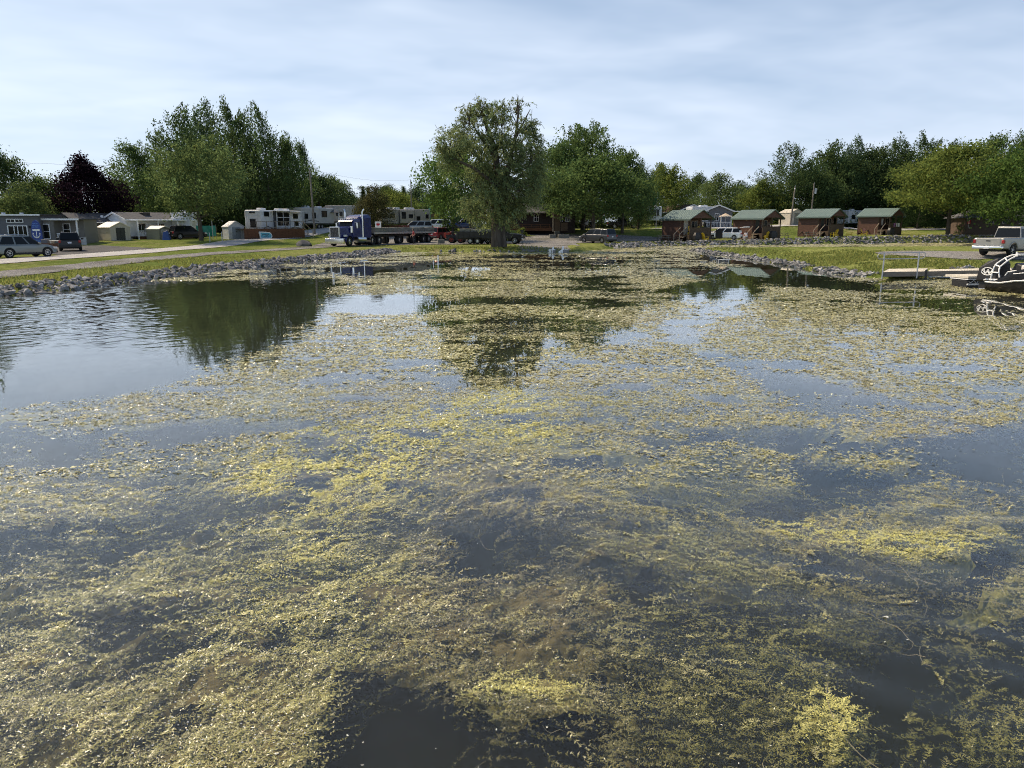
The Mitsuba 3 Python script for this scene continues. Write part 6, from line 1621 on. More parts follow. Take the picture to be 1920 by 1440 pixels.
k = thing('dock', 'pale plank dock with metal handrail at the grassy right bank', 'dock')
for q in range(17):
    add(k, 'plank', slab(q * .15, q * .15 + .142, -.02, 3.2, .40, .44), 'dock_plank')
for q in range(26):
    add(k, 'plank', slab(2.75 + q * .21, 2.75 + q * .21 + .20, .3 - .02, 2.3, .38, .42), 'dock_plank')
add(k, 'fascia', cat([slab(-.03, 2.58, -.07, -.025, .2, .44), slab(-.06, -.03, -.07, 3.2, .2, .44)]), 'grey_wood')
add(k, 'fascia', slab(2.72, 8.4, .23, .275, .17, .42), 'grey_wood')
add(k, 'joist', cat([slab(.1, 2.5, v, v + .06, .2, .39) for v in (.4, 1.6, 2.8)] + [slab(2.8, 8.2, v, v + .06, .2, .37) for v in (.6, 1.4, 2.1)]), 'grey_steel')
add(k, 'hinge_plate', slab(2.58, 2.72, -.05, .4, .02, .50), 'black_steel')
add(k, 'truss', cat([tube(dk(2.8, .26, .14), dk(6.6, .26, -.02), .03, n=5)] + [tube(dk(3.6 + q * .6, .26, .18), dk(3.9 + q * .6, .26, .06), .018, n=4) for q in range(5)]), 'galvanised')
hr = key_for('handrail', k)
pA, pB = np.array(dk(0.0, -.1, .3)), np.array(dk(2.1, -.1, .3))
e = (pB - pA) / np.linalg.norm(pB - pA)
zt, zl = 1.38, 1.10
L_ = np.linalg.norm(pB - pA)


def hp(a, z):
    q = pA + e * a
    return (q[0], q[1], z)


loop = [hp(0, zt), hp(L_ + .25, zt + .02)] + [hp(L_ + .25 + .14 * math.sin(q), zt - .12 + .14 * math.cos(q)) for q in np.linspace(.3, PI - .3, 6)] + [hp(L_ + .25, zl + .0), hp(-.2, zl - .01)] + [hp(-.25 - .14 * math.sin(q), zl + .13 - .14 * math.cos(q)) for q in np.linspace(.3, PI - .3, 6)] + [hp(-.2, zt), hp(0, zt)]
add(hr, 'rail', pipe(loop, .024, 7), 'galvanised', smooth=True)
for p in (pA, pB):
    add(hr, 'post', tube((p[0], p[1], .1), (p[0], p[1], zt), .035, n=7), 'galvanised', smooth=40)
k = thing('float_box', 'low dark dock float with white lip and cursive marking behind the outboard motor', 'dock float')
x0, y0 = sight(1818, 34.5), 34.5
at = placed(x0, y0, 0, 10)
add(k, 'hull', rbox(-.5, .8, -.5, .5, -.2, .34, .06), 'black_trim', at=at)
add(k, 'lip', cat([bx(-.53, .8, -.54, -.5, .1, .17), bx(-.53, .82, -.55, .55, .34, .37)]), 'white_plastic', at=at)
add(k, 'deck', bx(-.5, 1.4, -.5, .9, .40, .50), 'dock_plank', at=at)
sq = [(a, -.52, .25 + .07 * math.sin(a * 22) * (0.5 + .5 * math.cos(a * 5))) for a in np.linspace(-.45, .7, 60)]
add(k, 'marking', pipe(sq, .011, 4), 'white_plastic', at=at)

# the boat: stern to the left
bx0, by0 = 21.3, 32.6
BAT = T().translate([bx0, by0, 0.0]).rotate([0, 0, 1], -70)       # local +x to the bow
k = thing('motorboat', 'black motorboat with a white tubular tower at the right edge of the water', 'boat')


def ring(x, w, zb, zg, fl=1.0):
    return [(x, 0, zb - .12), (x, w * .75, zb), (x, w * fl, zb + .22), (x, w * 1.02, zg - .12), (x, w, zg), (x, w * .86, zg + .01), (x, -w * .86, zg + .01), (x, -w, zg), (x, -w * 1.02, zg - .12), (x, -w * fl, zb + .22), (x, -w * .75, zb)]


st = [(0.0, 1.06, -.12, .42), (.4, 1.12, -.13, .44), (.75, 1.15, -.13, .60), (1.4, 1.18, -.14, .95), (2.2, 1.19, -.14, 1.12), (3.6, 1.14, -.12, 1.20), (4.8, .92, -.06, 1.24), (5.7, .5, .08, 1.27), (6.2, .08, .35, 1.30)]
rings = np.array([ring(*s) for s in st])
n = rings.shape[1]
f = []
for i in range(len(st) - 1):
    for j in range(n):
        a, b, c, e_ = i * n + j, i * n + (j + 1) % n, (i + 1) * n + (j + 1) % n, (i + 1) * n + j
        f += [[a, c, b], [a, e_, c]]
f += [[0, j, j + 1] for j in range(1, n - 1)] + [[(len(st) - 1) * n, (len(st) - 1) * n + j + 1, (len(st) - 1) * n + j] for j in range(1, n - 1)]
hull = trimesh.Trimesh(rings.reshape(-1, 3), np.array(f), process=False)
trimesh.repair.fix_normals(hull)
add(k, 'hull', hull, 'paint_black', at=BAT, smooth=30)


def side(x, t, s=-1):
    xs_ = [q[0] for q in st]
    w = np.interp(x, xs_, [q[1] for q in st])
    return (x, s * (w * 1.02 + .012), np.interp(x, xs_, [q[3] for q in st]) * t + (1 - t) * np.interp(x, xs_, [q[2] for q in st]))


add(k, 'rub_rail', pipe([side(x, t) for x, t in ((0.02, .93), (.4, .9), (.8, .70), (1.4, .60), (2.4, .60), (3.6, .64), (4.8, .7))], .035, 6), 'white_plastic', at=BAT, smooth=True)
add(k, 'stripe', cat([pipe([side(x, t) for x, t in ((1.3, .90), (1.9, .86), (2.8, .84), (4.2, .86))], .018, 5)]), 'white_plastic', at=BAT)
add(k, 'stern_cap', cat([rbox(-.12, .55, -1.0, 1.0, .44, .50, .025), pipe([(-.12, -1.0, .46), (-.12, 1.0, .46)], .03, 6)]), 'white_plastic', at=BAT, smooth=40)
add(k, 'cleat', cat([rbox(a, a + .12, -1.14, -1.06, z, z + .05, .02) for a, z in ((.05, .47), (1.5, .90))]), 'chrome', at=BAT)
add(k, 'deck_pad', rbox(1.4, 4.4, -.95, .95, .86, 1.16, .05), 'plastic_cream', at=BAT)
add(k, 'grab_rail', pipe([(.9, -1.12, .70), (1.0, -1.13, .86), (1.35, -1.13, .93), (1.6, -1.14, .93)], .025, 6), 'white_plastic', at=BAT)
add(k, 'seat_cover', tri(hullbox([(x, y, z) for x, z in ((.75, .6), (1.5, .9), (.9, 1.15), (1.3, 1.05)) for y in (-.55, .75)], .06)), 'black_trim', at=BAT, smooth=40)
tw = key_for('tower', k)
P = [((.22, .50), (.22, 1.02), (.38, 1.30), (.74, 1.53), (1.0, 1.57)), ((.62, .60), (.48, .98), (.56, 1.16), (.80, 1.42), (.98, 1.52))]
for s in (-1, 1):
    for leg in P:
        pts = [(a, s * (1.06 - .42 * max(0, z - .8) / .75), z) for a, z in leg]
        tt = np.linspace(0, len(pts) - 1, 17)
        pa = np.array(pts)
        from scipy.interpolate import PchipInterpolator
        cv = PchipInterpolator(np.arange(len(pts)), pa)(tt)
        add(tw, 'leg', pipe(cv, .031, 7), 'white_plastic', at=BAT, smooth=True)
    add(tw, 'brace', cat([tube((.25, s * .90, 1.10), (.50, s * .93, 1.03), .028, n=6), tube((.22, s * 1.06, .80), (.55, s * 1.06, .80), .028, n=6), tube((.52, s * .74, 1.40), (.66, s * .80, 1.28), .028, n=6)]), 'white_plastic', at=BAT, smooth=40)
add(tw, 'crossbar', cat([tube((.74, -.66, 1.53), (.74, .66, 1.53), .028, n=7), tube((1.0, -.64, 1.57), (1.0, .64, 1.57), .028, n=7)]), 'white_plastic', at=BAT, smooth=40)
add(tw, 'beacon', tube((.74, -.4, 1.54), (.74, -.4, 1.66), .035, n=8), 'white_plastic', at=BAT)
mt = key_for('outboard_motor', k)
cw = tri(hullbox([(x, y, z) for x, z in ((-.72, .42), (-.64, .92), (-.42, 1.16), (-.02, 1.30), (.12, 1.12), (.06, .5)) for y in (-.60 if z < 1.05 else -.46, .12 if z < 1.05 else .04)], .07, 8))
add(mt, 'cowl_cover', cw, 'black_trim', at=BAT, smooth=30)
add(mt, 'midsection', tri(hullbox([(x, y, z) for x, z in ((-.66, .4), (-.06, .4), (-.70, -.15), (-.1, -.15)) for y in (-.50, .05)], .05)), 'black_trim', at=BAT, smooth=30)
lg = [(-.26 + .27 * math.cos(q), -.685, .80 + .16 * math.sin(q)) for q in np.linspace(0, 2 * PI, 25)]
lw = [[(-.48 + .44 * t, -.685, .80 + .10 * math.sin(t * 6.3 * 2.2) * (1 - .4 * t)) for t in np.linspace(0, 1, 24)], [(-.44 + .36 * t, -.685, .75 + .05 * math.cos(t * 12)) for t in np.linspace(0, 1, 16)]]
add(mt, 'emblem', cat([pipe(lg, .018, 5)] + [pipe(q, .022, 5) for q in lw]), 'white_plastic', at=BAT)
add(k, 'swim_ladder', cat([tube((-.5, -.75, .02), (-.35, -.75, .05), .02, n=5), tube((-.5, -.6, .02), (-.3, -.6, .06), .02, n=5)]), 'chrome', at=BAT)

for px, d, h, r, lab in ((822, 52.7, .66, .045, 'tall white plastic pole standing in the weed left of the middle'), (813, 54, .28, .03, 'short white plastic pole just left of the tall one'), (626, 39.6, .30, .05, 'short thick white plastic pole in the water on the left')):
    x0 = sight(px, d, 0)
    k = thing('marker_pole', lab, 'pole')
    add(k, 'pipe', tube((x0, d, -.6), (x0 - .02, d, h), r, n=9), 'white_plastic', smooth=40)
    add(k, 'cap', tube((x0 - .02, d, h), (x0 - .02, d, h + .02), r * 1.12, n=9), 'white_plastic')

# two white-and-grey floating boxes with bollard tops at the ramp
for px, d, deg, q, lab in ((1035, 75.4, 20, 0, 'left white framed float with a dark opening at the foot of the boat ramp'), (1055, 75.0, -25, 1, 'right white and grey float with a rounded head at the foot of the boat ramp')):
    x0 = sight(px, d, 0)
    at = placed(x0, d, -.08, deg, .74)
    k = thing('float', lab, 'float')
    if q == 0:
        add(k, 'frame', cat([rbox(-.38, -.26, -.3, .3, -.1, .52, .03), rbox(-.12, .0, -.3, .3, -.1, .52, .03), rbox(-.38, .32, -.32, .32, .46, .58, .04)]), 'white_plastic', at=at)
        add(k, 'box', rbox(0.0, .36, -.34, .3, .05, .46, .03), 'grey_steel', at=at)
        add(k, 'leg', rbox(.0, .32, -.3, .2, -.25, .06, .03), 'white_plastic', at=at)
        add(k, 'bollard', tri(hullbox([(.16, 0, .56), (.16, 0, .82), (.10, 0, .72)], .11, 10)), 'white_plastic', at=at, smooth=40)
    else:
        add(k, 'frame', tri(hullbox([(-.5, -.2, .22), (.1, -.3, .5), (.05, .3, .5), (-.5, .2, .3), (-.1, -.2, -.05), (.2, -.3, -.05), (-.2, .2, .5)], .06, 8)), 'white_plastic', at=at, smooth=40)
        add(k, 'leg', tri(hullbox([(-.05, -.34, .3), (.22, -.34, -.12), (.3, -.2, -.12)], .1, 8)), 'white_plastic', at=at, smooth=40)
        add(k, 'box', rbox(.16, .78, -.36, .3, -.12, .52, .04), 'grey_steel', at=at)
        add(k, 'lid', rbox(.12, .6, -.3, .3, .53, .60, .03), 'white_plastic', at=at)
        add(k, 'bollard', tri(hullbox([(.02, 0, .56), (.04, 0, .86)], .15, 10)), 'white_plastic', at=at, smooth=40)

# ---------------------------------------------------------------- poles, wires, signs, flags
POLE = {}
for nm, px, d, top, lean, lab in (('a', 591, 112, 318, -.25, 'tall wooden utility pole beside the white camper deck on the left'), ('b', 773, 150, 338, 0, 'distant wooden utility pole left of the playground'), ('c', 1480, 135, 350, .35, 'wooden utility pole with a lamp between the second and third cabins'), ('d', 1517, 138, 344, .15, 'wooden utility pole with a transformer behind the third cabin')):
    x0 = sight(px, d)
    z0 = gz(x0, d)
    h = EYE + d * math.tan(math.atan((720 - top) / 1400) - PITCH) - z0
    at = placed(x0, d, z0)
    k = thing('utility_pole', lab, 'utility pole')
    add(k, 'pole', tube((0, 0, -.3), (lean, 0, h), .16, .11, 9), 'grey_wood', at=at, smooth=40)
    add(k, 'insulator', cat([tube((lean, 0, h), (lean, 0, h + .18), .05, n=6), tube((lean * .8, -.1, h * .72), (lean * .8, -.28, h * .72), .05, n=6)]), 'galvanised', at=at)
    if nm == 'c':
        add(k, 'lamp', cat([tube((lean * .95, 0, h - .6), (lean - .2, -.5, h - .35), .035, n=5), tri(hullbox([(lean - .2, -.5, h - .35), (lean - .28, -.72, h - .42)], .11, 8))]), 'plastic_lightgrey', at=at)
    if nm == 'd':
        add(k, 'transformer', tube((lean + .35, 0, h - 1.8), (lean + .35, 0, h - .8), .24, n=12), 'galvanised', at=at, smooth=40)
    POLE[nm] = np.array([x0 + lean, d, z0 + h])


def wire(a, b, sag, lab):
    a, b = np.asarray(a, float), np.asarray(b, float)
    t = np.linspace(0, 1, 24)[:, None]
    p = a * (1 - t) + b * t
    p[:, 2] -= 4 * sag * (t * (1 - t))[:, 0]
    add(thing('power_line', lab, 'wire'), None, pipe(p, .010, 4), 'black_trim')


A_ = POLE['a']
wire(A_ + [0, 0, .15], (-75, 82, 10.3), .5, 'upper wire from the left utility pole across to the left edge')
wire(A_ - [0, .2, 2.8], (-78, 84, 6.9), .5, 'lower wire from the left utility pole across to the left edge')
wire(A_ + [0, 0, .15], POLE['b'] + [0, 0, .1], .8, 'wire between the left utility pole and the distant one')
wire(POLE['c'] + [0, 0, .1], POLE['d'] + [0, 0, .1], .3, 'short wire between the two utility poles behind the cabins')


def maple_leaf(s):
    pts = np.array([(0, -.5), (.04, -.18), (.32, -.22), (.26, -.08), (.48, .10), (.40, .16), (.42, .32), (.26, .28), (.20, .36), (.08, .18), (.12, .44), (.04, .40), (0, .5)])
    return sg.Polygon(np.vstack([pts, pts[::-1][1:-1] * [-1, 1]]) * s)


at = site(710, 107, 0)
k = thing('flag_sign', 'white board sign with a dark red maple leaf on a post behind the flatbed', 'sign')
add(k, 'post', tube((0, 0, 0), (0, 0, 2.5), .04, n=6), 'white_plastic', at=at)
add(k, 'board', bx(-.42, .42, -.06, -.03, 1.6, 2.5), 'white_plastic', at=at)
m = prism(maple_leaf(.6), -.075, -.062)
m.apply_translation((0, 0, 2.05))
add(k, 'leaf', m, 'flag_red', at=at)
at = site(1815, 121, 0)
k = thing('flag', 'small red and white flag at the left end of the brick building', 'flag')
add(k, 'pole', tube((.0, 0, 1.0), (-.5, 0, 2.7), .02, n=5), 'white_plastic', at=at)
add(k, 'cloth', cat([bx(-.4, .0, -.02, -.0, 1.75, 2.35)]), 'white_plastic', at=at)
add(k, 'bar', cat([bx(-.42, -.28, -.024, .004, 1.74, 2.36), bx(-.1, .06, -.024, .004, 1.74, 2.36)]), 'flag_red', at=at)
m = prism(maple_leaf(.26), -.03, -.022)
m.apply_translation((-.19, 0, 2.05))
add(k, 'leaf', m, 'flag_red', at=at)
at = site(1229, 128, 0)
k = thing('flagpole', 'thin flagpole with a drooping green and red flag before the white camper', 'flagpole')
add(k, 'pole', tube((0, 0, 0), (0, 0, 6.0), .045, .03, 7), 'galvanised', at=at)


def cloth(x0, x1, z0, z1, sx):
    t = np.linspace(0, 1, 9)
    v, q = [], []
    for i, a in enumerate(t):
        for j, b in enumerate(np.linspace(0, 1, 6)):
            v.append((x0 + (x1 - x0) * b + sx * a, .10 * math.sin(b * 9 + a * 2), z1 + (z0 - z1) * a))
    for i in range(8):
        for j in range(5):
            q.append((i * 6 + j, i * 6 + j + 1, i * 6 + j + 7, i * 6 + j + 6))
    return (np.array(v), np.array(q))


add(k, 'cloth', cloth(-.40, -.05, 3.9, 5.2, -.25), 'flag_green', at=at, smooth=True, label='green upper part of the flag')
add(k, 'cloth', cloth(-.62, -.30, 2.9, 3.9, -.35), 'flag_red', at=at, smooth=True, label='red lower part of the flag')
at = site(979, 85, 0)
k = thing('sign_post', 'thin dark green post with a small sign right of the willow', 'sign')
add(k, 'post', tube((0, 0, 0), (0, 0, 1.75), .03, n=6), 'door_dark', at=at)
add(k, 'plate', bx(-.16, .16, -.04, -.03, 1.45, 1.75), 'door_dark', at=at)
for px, d, h, lab in ((394, 92, 1.1, 'white stake left of the light grey shed, by the trunk'), (417, 92, 1.2, 'grey stake just left of the light grey shed'), (400, 99, 2.6, 'tall white post behind the teal tarps')):
    add(thing('stake', lab, 'post'), None, tube((0, 0, -.1), (0, 0, h), .045, n=5), 'plastic_lightgrey', at=site(px, d, 0))
k = thing('board_fence', 'dark red board fence behind the flatbed trailer', 'fence')
for q in range(26):
    add(k, 'board', bx(-3.6 + q * .28, -3.6 + q * .28 + .265, -.02, .02, .05, 1.5 + .03 * (q % 3)), 'red_fence', at=site(722, 113, 6))
add(k, 'rail', cat([bx(-3.6, 3.7, .02, .06, z, z + .09) for z in (.4, 1.2)]), 'red_fence', at=site(722, 113, 6))
k = thing('gazebo', 'small dark roofed gazebo tent behind the utility pole', 'gazebo')
at = site(616, 126, 10)
add(k, 'canopy', trimesh.Trimesh(np.array([(-2, -2, 2.4), (2, -2, 2.4), (2, 2, 2.4), (-2, 2, 2.4), (0, 0, 3.6)], float), [[0, 1, 4], [1, 2, 4], [2, 3, 4], [3, 0, 4]], process=False), 'rv_dark', at=at)
add(k, 'post', cat([tube((a, b, 0), (a, b, 2.4), .05, n=6) for a in (-1.9, 1.9) for b in (-1.9, 1.9)]), 'trim_white', at=at)

# playground
at = site(815, 142, 12)
k = thing('play_tower', 'playground tower with a green pyramid roof and pale slide', 'playground')
add(k, 'roof', trimesh.Trimesh(np.array([(-1, -1, 3.9), (1, -1, 3.9), (1, 1, 3.9), (-1, 1, 3.9), (0, 0, 5.2)], float), [[0, 1, 4], [1, 2, 4], [2, 3, 4], [3, 0, 4], [0, 2, 1], [0, 3, 2]], process=False), 'paint_teal_roof', at=at)
add(k, 'post', cat([tube((a, b, 0), (a, b, 3.95), .07, n=7) for a in (-.85, .85) for b in (-.85, .85)]), 'paint_teal_roof', at=at)
add(k, 'platform', cat([bx(-.9, .9, -.9, .9, 1.6, 1.7), bx(-.9, .9, -.88, -.84, 1.7, 2.5), bx(.84, .88, -.9, .9, 1.7, 2.5)]), 'porch_wood', at=at)
add(k, 'slide', cat([prism([(-.9, 1.7), (-3.1, .3), (-3.5, .3), (-3.5, .36), (-3.1, .38), (-.9, 1.78)], -.3, .3), prism([(-.9, 1.7), (-3.1, .3), (-3.1, .62), (-.9, 2.0)], -.34, -.3), prism([(-.9, 1.7), (-3.1, .3), (-3.1, .62), (-.9, 2.0)], .3, .34)]), 'white_plastic', at=at)
k = thing('fire_pit', 'small dark stick pile on the grass left of the first picnic table', 'sticks')
add(k, None, cat([tube((-.6, 0, .06), (.4, .1, .10), .035, n=5), tube((-.3, -.15, .04), (.5, .05, .16), .03, n=5), tube((.85, 0, 0), (.87, 0, .32), .04, n=5)]), 'bark_grey', at=site(1211, 101, 5))

# ---------------------------------------------------------------- people
mat('skin', (0.42, 0.24, 0.17), .5)
mat('hair_brown', (0.035, 0.022, 0.015), .6)
mat('shirt_red', (0.22, 0.02, 0.025), .8)
mat('trousers_dark', (0.018, 0.019, 0.026), .8)
mat('shirt_white', (0.62, 0.60, 0.64), .8)
mat('shirt_black', (0.02, 0.02, 0.022), .8)


def chain(pts):
    return [m3.Manifold.batch_hull([m3.Manifold.sphere(float(r0), 10).translate(tuple(map(float, a))), m3.Manifold.sphere(float(r1), 10).translate(tuple(map(float, b)))]) for (a, r0), (b, r1) in zip(pts[:-1], pts[1:])]


def blend(ms, step=.05):
    q = tri(m3.Manifold.batch_boolean(ms, m3.OpType.Add).refine_to_length(step))
    return trimesh.smoothing.filter_taubin(q, iterations=8)


def person(k, at, J, shirt, trousers, hair='hair_brown'):
    """Figure from joints: hip, chest, neck, head, and per side shoulder, elbow, wrist, hand direction, hipjoint, knee, ankle, toe."""
    A = np.array
    hip, chest, neck, head = (A(J[q], float) for q in ('hip', 'chest', 'neck', 'head'))
    body = [m3.Manifold.sphere(.105, 14).scale((.82, .95, 1.2)).translate(tuple(head))] + chain([(neck - [0, 0, .04], .06), (head - [0, 0, .08], .055)])
    face = J.get('face', (1, 0, 0))
    fd = A(face, float)
    sd = np.cross([0, 0, 1], fd)
    body += [m3.Manifold.sphere(.02, 8).translate(tuple(head + fd * .098 - [0, 0, .02])), m3.Manifold.sphere(.03, 8).translate(tuple(head + fd * .07 - [0, 0, .085]))]
    body += [m3.Manifold.sphere(.025, 8).translate(tuple(head + sd * s * .09 - [0, 0, .01])) for s in (-1, 1)]
    up, low = [], []
    up += [m3.Manifold.batch_hull([m3.Manifold.sphere(.10, 12).translate(tuple(map(float, p))) for p in (hip + sd * .09, hip - sd * .09, chest + sd * .13, chest - sd * .13)]), m3.Manifold.batch_hull([m3.Manifold.sphere(.07, 10).translate(tuple(map(float, p))) for p in (chest + sd * .16 + [0, 0, .12], chest - sd * .16 + [0, 0, .12], neck - [0, 0, .06])] + [m3.Manifold.sphere(.10, 10).translate(tuple(chest))])]
    low += [m3.Manifold.batch_hull([m3.Manifold.sphere(.115, 12).translate(tuple(map(float, p))) for p in (hip + sd * .08 - [0, 0, .04], hip - sd * .08 - [0, 0, .04], hip + [0, 0, .05])])]
    for s in (-1, 1):
        sh, el, wr, hd = (A(q, float) for q in J['arm'][s])
        body += chain([(sh, .048), (el, .04), (wr, .028)])
        up += chain([(sh, .068), (sh + (el - sh) * .75, .056)])
        hd = hd / np.linalg.norm(hd)
        cr = np.cross(hd, [0.3, 0.2, 1.0])
        cr /= np.linalg.norm(cr)
        palm = wr + hd * .085
        body += [m3.Manifold.batch_hull([m3.Manifold.sphere(.016, 7).translate(tuple(map(float, p))) for p in (wr + cr * .02, wr - cr * .02, palm + cr * .034, palm - cr * .034)])]
        nrm = np.cross(hd, cr)
        for q, ln in zip((-.033, -.011, .011, .033), (.06, .075, .08, .068)):
            a = palm + cr * q
            body += chain([(a, .011), (a + hd * ln * .55, .010), (a + hd * ln * .9 + nrm * ln * .4, .008)])
        a = wr + hd * .03 + cr * .03
        body += chain([(a, .013), (a + cr * .035 + hd * .03, .011), (a + cr * .045 + hd * .06, .009)])
        hj, kn, an, to = (A(q, float) for q in J['leg'][s])
        body += chain([(hj, .07), (kn, .05), (an, .035)])
        low += chain([(hj, .098), (kn, .068), (an + (kn - an) * .06, .055)])
        low_shoe = chain([(an - [0, 0, .03], .045), (an + (to - an) * .95, .035)])
        add(k, 'shoe', blend(low_shoe), 'shirt_black', at=at, smooth=True)
    add(k, 'body', blend(body, .035), 'skin', at=at, smooth=True)
    add(k, 'shirt', blend(up), shirt, at=at, smooth=True)
    add(k, 'trousers', blend(low), trousers, at=at, smooth=True)
    hm = m3.Manifold.sphere(.118, 14).scale((.85, .97, 1.15)).translate(tuple(head + [0, 0, .015] - fd * .012)) - m3.Manifold.cube((.3, .3, .3), True).translate(tuple(head + fd * .19 - [0, 0, .10])) - m3.Manifold.cube((.4, .4, .2), True).translate(tuple(head - [0, 0, .18]))
    add(k, 'hair', tri(hm), hair, at=at, smooth=True)


def stand(sp=.16, arm=((-.06, .3), (.06, .3)), stride=.0, bend=.25):
    """Standing figure looking along +x; y is its left."""
    J = {'hip': (0, 0, .95), 'chest': (.02, 0, 1.28), 'neck': (.02, 0, 1.50), 'head': (.05, 0, 1.64), 'face': (1, 0, 0), 'arm': {}, 'leg': {}}
    for s in (-1, 1):
        fw = stride * s
        J['arm'][s] = ((.01, s * .20, 1.42), (-.04 - fw * .3, s * (.26 + bend * .3), 1.14), (.06 - fw * .5 + bend * .3, s * (.27 + bend * .2), .93), (.12, 0, -1))
        J['leg'][s] = ((0, s * .09, .90), (.03 + fw * .5, s * (.09 + sp * .2), .49), (-.02 + fw, s * (.09 + sp * .4), .09), (.16 + fw, s * (.10 + sp * .45), .05))
    return J


person(thing('person', 'person in a dark red shirt and dark trousers standing beside the flatbed wheels', 'person'), site(776, 90.5, 200, .05), stand(.3, bend=.6, stride=.08), 'shirt_red', 'trousers_dark')
person(thing('person', 'person in white standing in the shade at the right end of the lodge', 'person'), site(1099, 121, -100), stand(.2, stride=.05), 'shirt_white', 'trousers_dark')
person(thing('person', 'person in black standing in the shade by the black pickup', 'person'), site(1108, 122, -60), stand(.2, stride=.1), 'shirt_black', 'trousers_dark')
J = {'hip': (0, 0, .50), 'chest': (.08, 0, .82), 'neck': (.16, 0, 1.02), 'head': (.24, 0, 1.14), 'face': (.9, 0, -.3), 'arm': {}, 'leg': {}}
for s in (-1, 1):
    J['arm'][s] = ((.12, s * .19, .96), (.22, s * .28, .72), (.42, s * .16, .62), (1, -s * .3, -.3))
    J['leg'][s] = ((.02, s * .1, .48), (.44, s * .14, .52), (.42, s * .15, .09), (.62, s * .17, .05))
pt = site(1399, 108.6, -150, .01)
person(thing('person', 'person in white sitting on a low stool by the second cabin stair', 'person'), pt, J, 'shirt_white', 'shirt_white')
k = thing('stool', 'small low stool under the seated person by the second cabin', 'stool')
add(k, 'seat', rbox(-.2, .2, -.2, .2, .30, .36, .02), 'grey_wood', at=pt)
for a in (-.15, .15):
    for b in (-.15, .15):
        add(k, 'leg', bx(a - .02, a + .02, b - .02, b + .02, 0, .30), 'grey_wood', at=pt)

# ---------------------------------------------------------------- small matter on the water and in the grass
g = rng(501)
ms = []
for q in range(80):
    y = g.uniform(2.9, 8)
    x = g.uniform(-.74 * y, .74 * y)
    L_ = g.uniform(.15, .6)
    a, w = g.uniform(0, 6.3), g.normal(0, 2.4)
    pts, p, an = [], np.array([x, y]), a
    for i in range(9):
        pts.append((p[0], p[1], -.012 + .02 * math.sin(i * 1.3 + q)))
        an += w * L_ / 8 + g.normal(0, .12)
        p = p + np.array([math.cos(an), math.sin(an)]) * L_ / 8
    ms.append(pipe(pts, np.linspace(.0020, .0008, 9) * g.uniform(.7, 1.3), 4))
for pts in ([(1.98, 4.18), (1.86, 3.78), (1.92, 3.45), (2.1, 3.26), (2.42, 3.2), (2.7, 3.34), (2.95, 3.5), (3.2, 3.5)], [(2.55, 5.05), (2.72, 4.85), (2.74, 4.62), (2.6, 4.58)]):
    from scipy.interpolate import CubicSpline
    pa = np.array(pts)
    cv = CubicSpline(np.arange(len(pa)), pa)(np.linspace(0, len(pa) - 1, 30))
    ms.append(pipe(np.column_stack([cv, -.004 + .010 * np.sin(np.arange(30) * .7)]), np.linspace(.0026, .0009, 30), 5))
mat('stem_pale', (0.22, 0.19, 0.11), .5)
add(thing('weed_stems', 'thin pale curving stems floating among the near weed', 'stems', kind='stuff'), None, cat(ms), 'stem_pale', smooth=40)
vs, fs, o = [], [], 0
for q in range(260):
    y = 2.9 + 9 * g.random() ** 1.3
    x = g.uniform(-.74 * y, .74 * y)
    r, a = g.uniform(.003, .007) * (2.2 if q % 40 == 0 else 1), g.uniform(0, 6.3)
    t = np.linspace(0, 2 * PI, 7)[:-1]
    e = np.stack([x + r * 1.5 * np.cos(t) * math.cos(a) - r * .7 * np.sin(t) * math.sin(a), y + r * 1.5 * np.cos(t) * math.sin(a) + r * .7 * np.sin(t) * math.cos(a), .008 + r * .25 * np.cos(t * 2 + q)], 1)
    vs.append(np.vstack([e, [x, y, .008 + r * .3]]))
    fs += [[o + 6, o + i, o + (i + 1) % 6] for i in range(6)]
    o += 7
bub = trimesh.creation.icosphere(0)
pos = []
for q in range(1500):
    y = 2.8 + 4.2 * g.random() ** 1.3
    pos.append((g.normal(-0.42, 0.22) * y, y, .004, g.uniform(.0025, .0055)))
pos = np.array(pos)
cc_, _, yy_ = cover(pos[:, 0], pos[:, 1])
pos = pos[cc_ > .5]
bv = (bub.vertices[None] * pos[:, 3][:, None, None] * np.array([1.4, 1, .6]) + pos[:, None, :3]).reshape(-1, 3)
bf = (bub.faces[None] + (np.arange(len(pos)) * len(bub.vertices))[:, None, None]).reshape(-1, 3)
mat('wet_bubble', (0.55, 0.55, 0.50), .12, spec=.9)
add(thing('water_bubbles', 'tiny glistening bubbles and wet tips on the near left weed', 'bubbles', kind='stuff'), None, trimesh.Trimesh(bv, bf, process=False), 'wet_bubble', smooth=True)
mat('petal_pale', (0.68, 0.66, 0.56), .35)
add(thing('floating_litter', 'scattered pale leaf and petal flecks floating on the near water', 'flecks', kind='stuff'), None, trimesh.Trimesh(np.vstack(vs), np.array(fs), process=False), 'petal_pale')

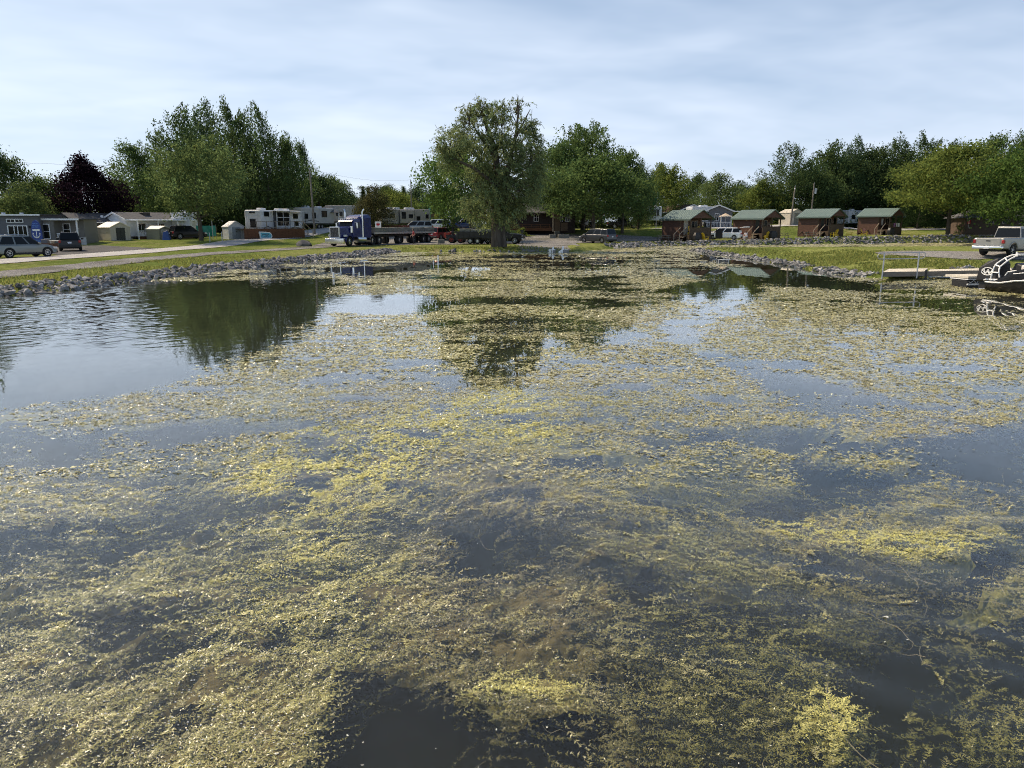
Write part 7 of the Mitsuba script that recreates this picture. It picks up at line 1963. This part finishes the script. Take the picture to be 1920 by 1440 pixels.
# grass blades along the banks
g = rng(77)
pts = []
for (x0, x1, y0, y1, n_, h) in ((-27, -17.5, 26, 62, 26000, .11), (18.0, 30, 38.5, 60, 26000, .12), (18.5, 24, 60, 84, 5000, .15), (-12, 8, 76.5, 84, 6000, .16), (12, 30, 86, 104, 8000, .16)):
    x, y = g.uniform(x0, x1, n_), g.uniform(y0, y1, n_)
    ok = ~shapely.contains_xy(POND.buffer(.25), x, y)
    ok &= nz(x, y, .5, 88) > -.12
    ok &= g.random(len(x)) < ss(0, 6, np.minimum(x - x0, x1 - x)) * .5 + ss(1, 7, y1 - y) * .5
    for ex in ('gravel_path', 'gravel_lot', 'gravel_turnout', 'boat_ramp'):
        pass
    x, y = x[ok], y[ok]
    pts.append(np.stack([x, y, np.full(len(x), h)], 1))
pts = np.vstack(pts)
RIB = ribbon([(-27, 14), (-25.6, 26), (-25.4, 38), (-26.3, 50), (-26.4, 60), (-24.6, 70), (-21, 81)], 2.9)
TUR = sg.Polygon([(24.4, 51), (29, 49.2), (40, 47.6), (60, 46), (60, 51.5), (44, 53), (30, 54.6), (26, 54.4)])
pts = pts[~shapely.contains_xy(RIB, pts[:, 0], pts[:, 1]) & ~shapely.contains_xy(TUR, pts[:, 0], pts[:, 1])]
n_ = len(pts)
z = ground_z(pts[:, 0], pts[:, 1])
a = g.uniform(0, 2 * PI, n_)
h = pts[:, 2] * g.uniform(.4, 1.3, n_)
w = h * .38
b0 = np.stack([pts[:, 0] - np.cos(a) * w, pts[:, 1] - np.sin(a) * w, z - .02], 1)
b1 = np.stack([pts[:, 0] + np.cos(a) * w, pts[:, 1] + np.sin(a) * w, z - .02], 1)
tp = np.stack([pts[:, 0] + g.normal(0, .4, n_) * h, pts[:, 1] + g.normal(0, .4, n_) * h, z + h], 1)
v = np.stack([b0, b1, tp], 1).reshape(-1, 3)
col = np.array((.225, .255, .075)) * g.uniform(.6, 1.35, (n_, 1)) + np.array((.07, .035, .01)) * (g.random((n_, 1)) < .22)
add(thing('grass_tufts', 'short rough grass along the pond banks', 'grass', kind='stuff'), None, trimesh.Trimesh(v, np.arange(len(v)).reshape(-1, 3), process=False), 'leaf', color=np.repeat(col, 3, 0))
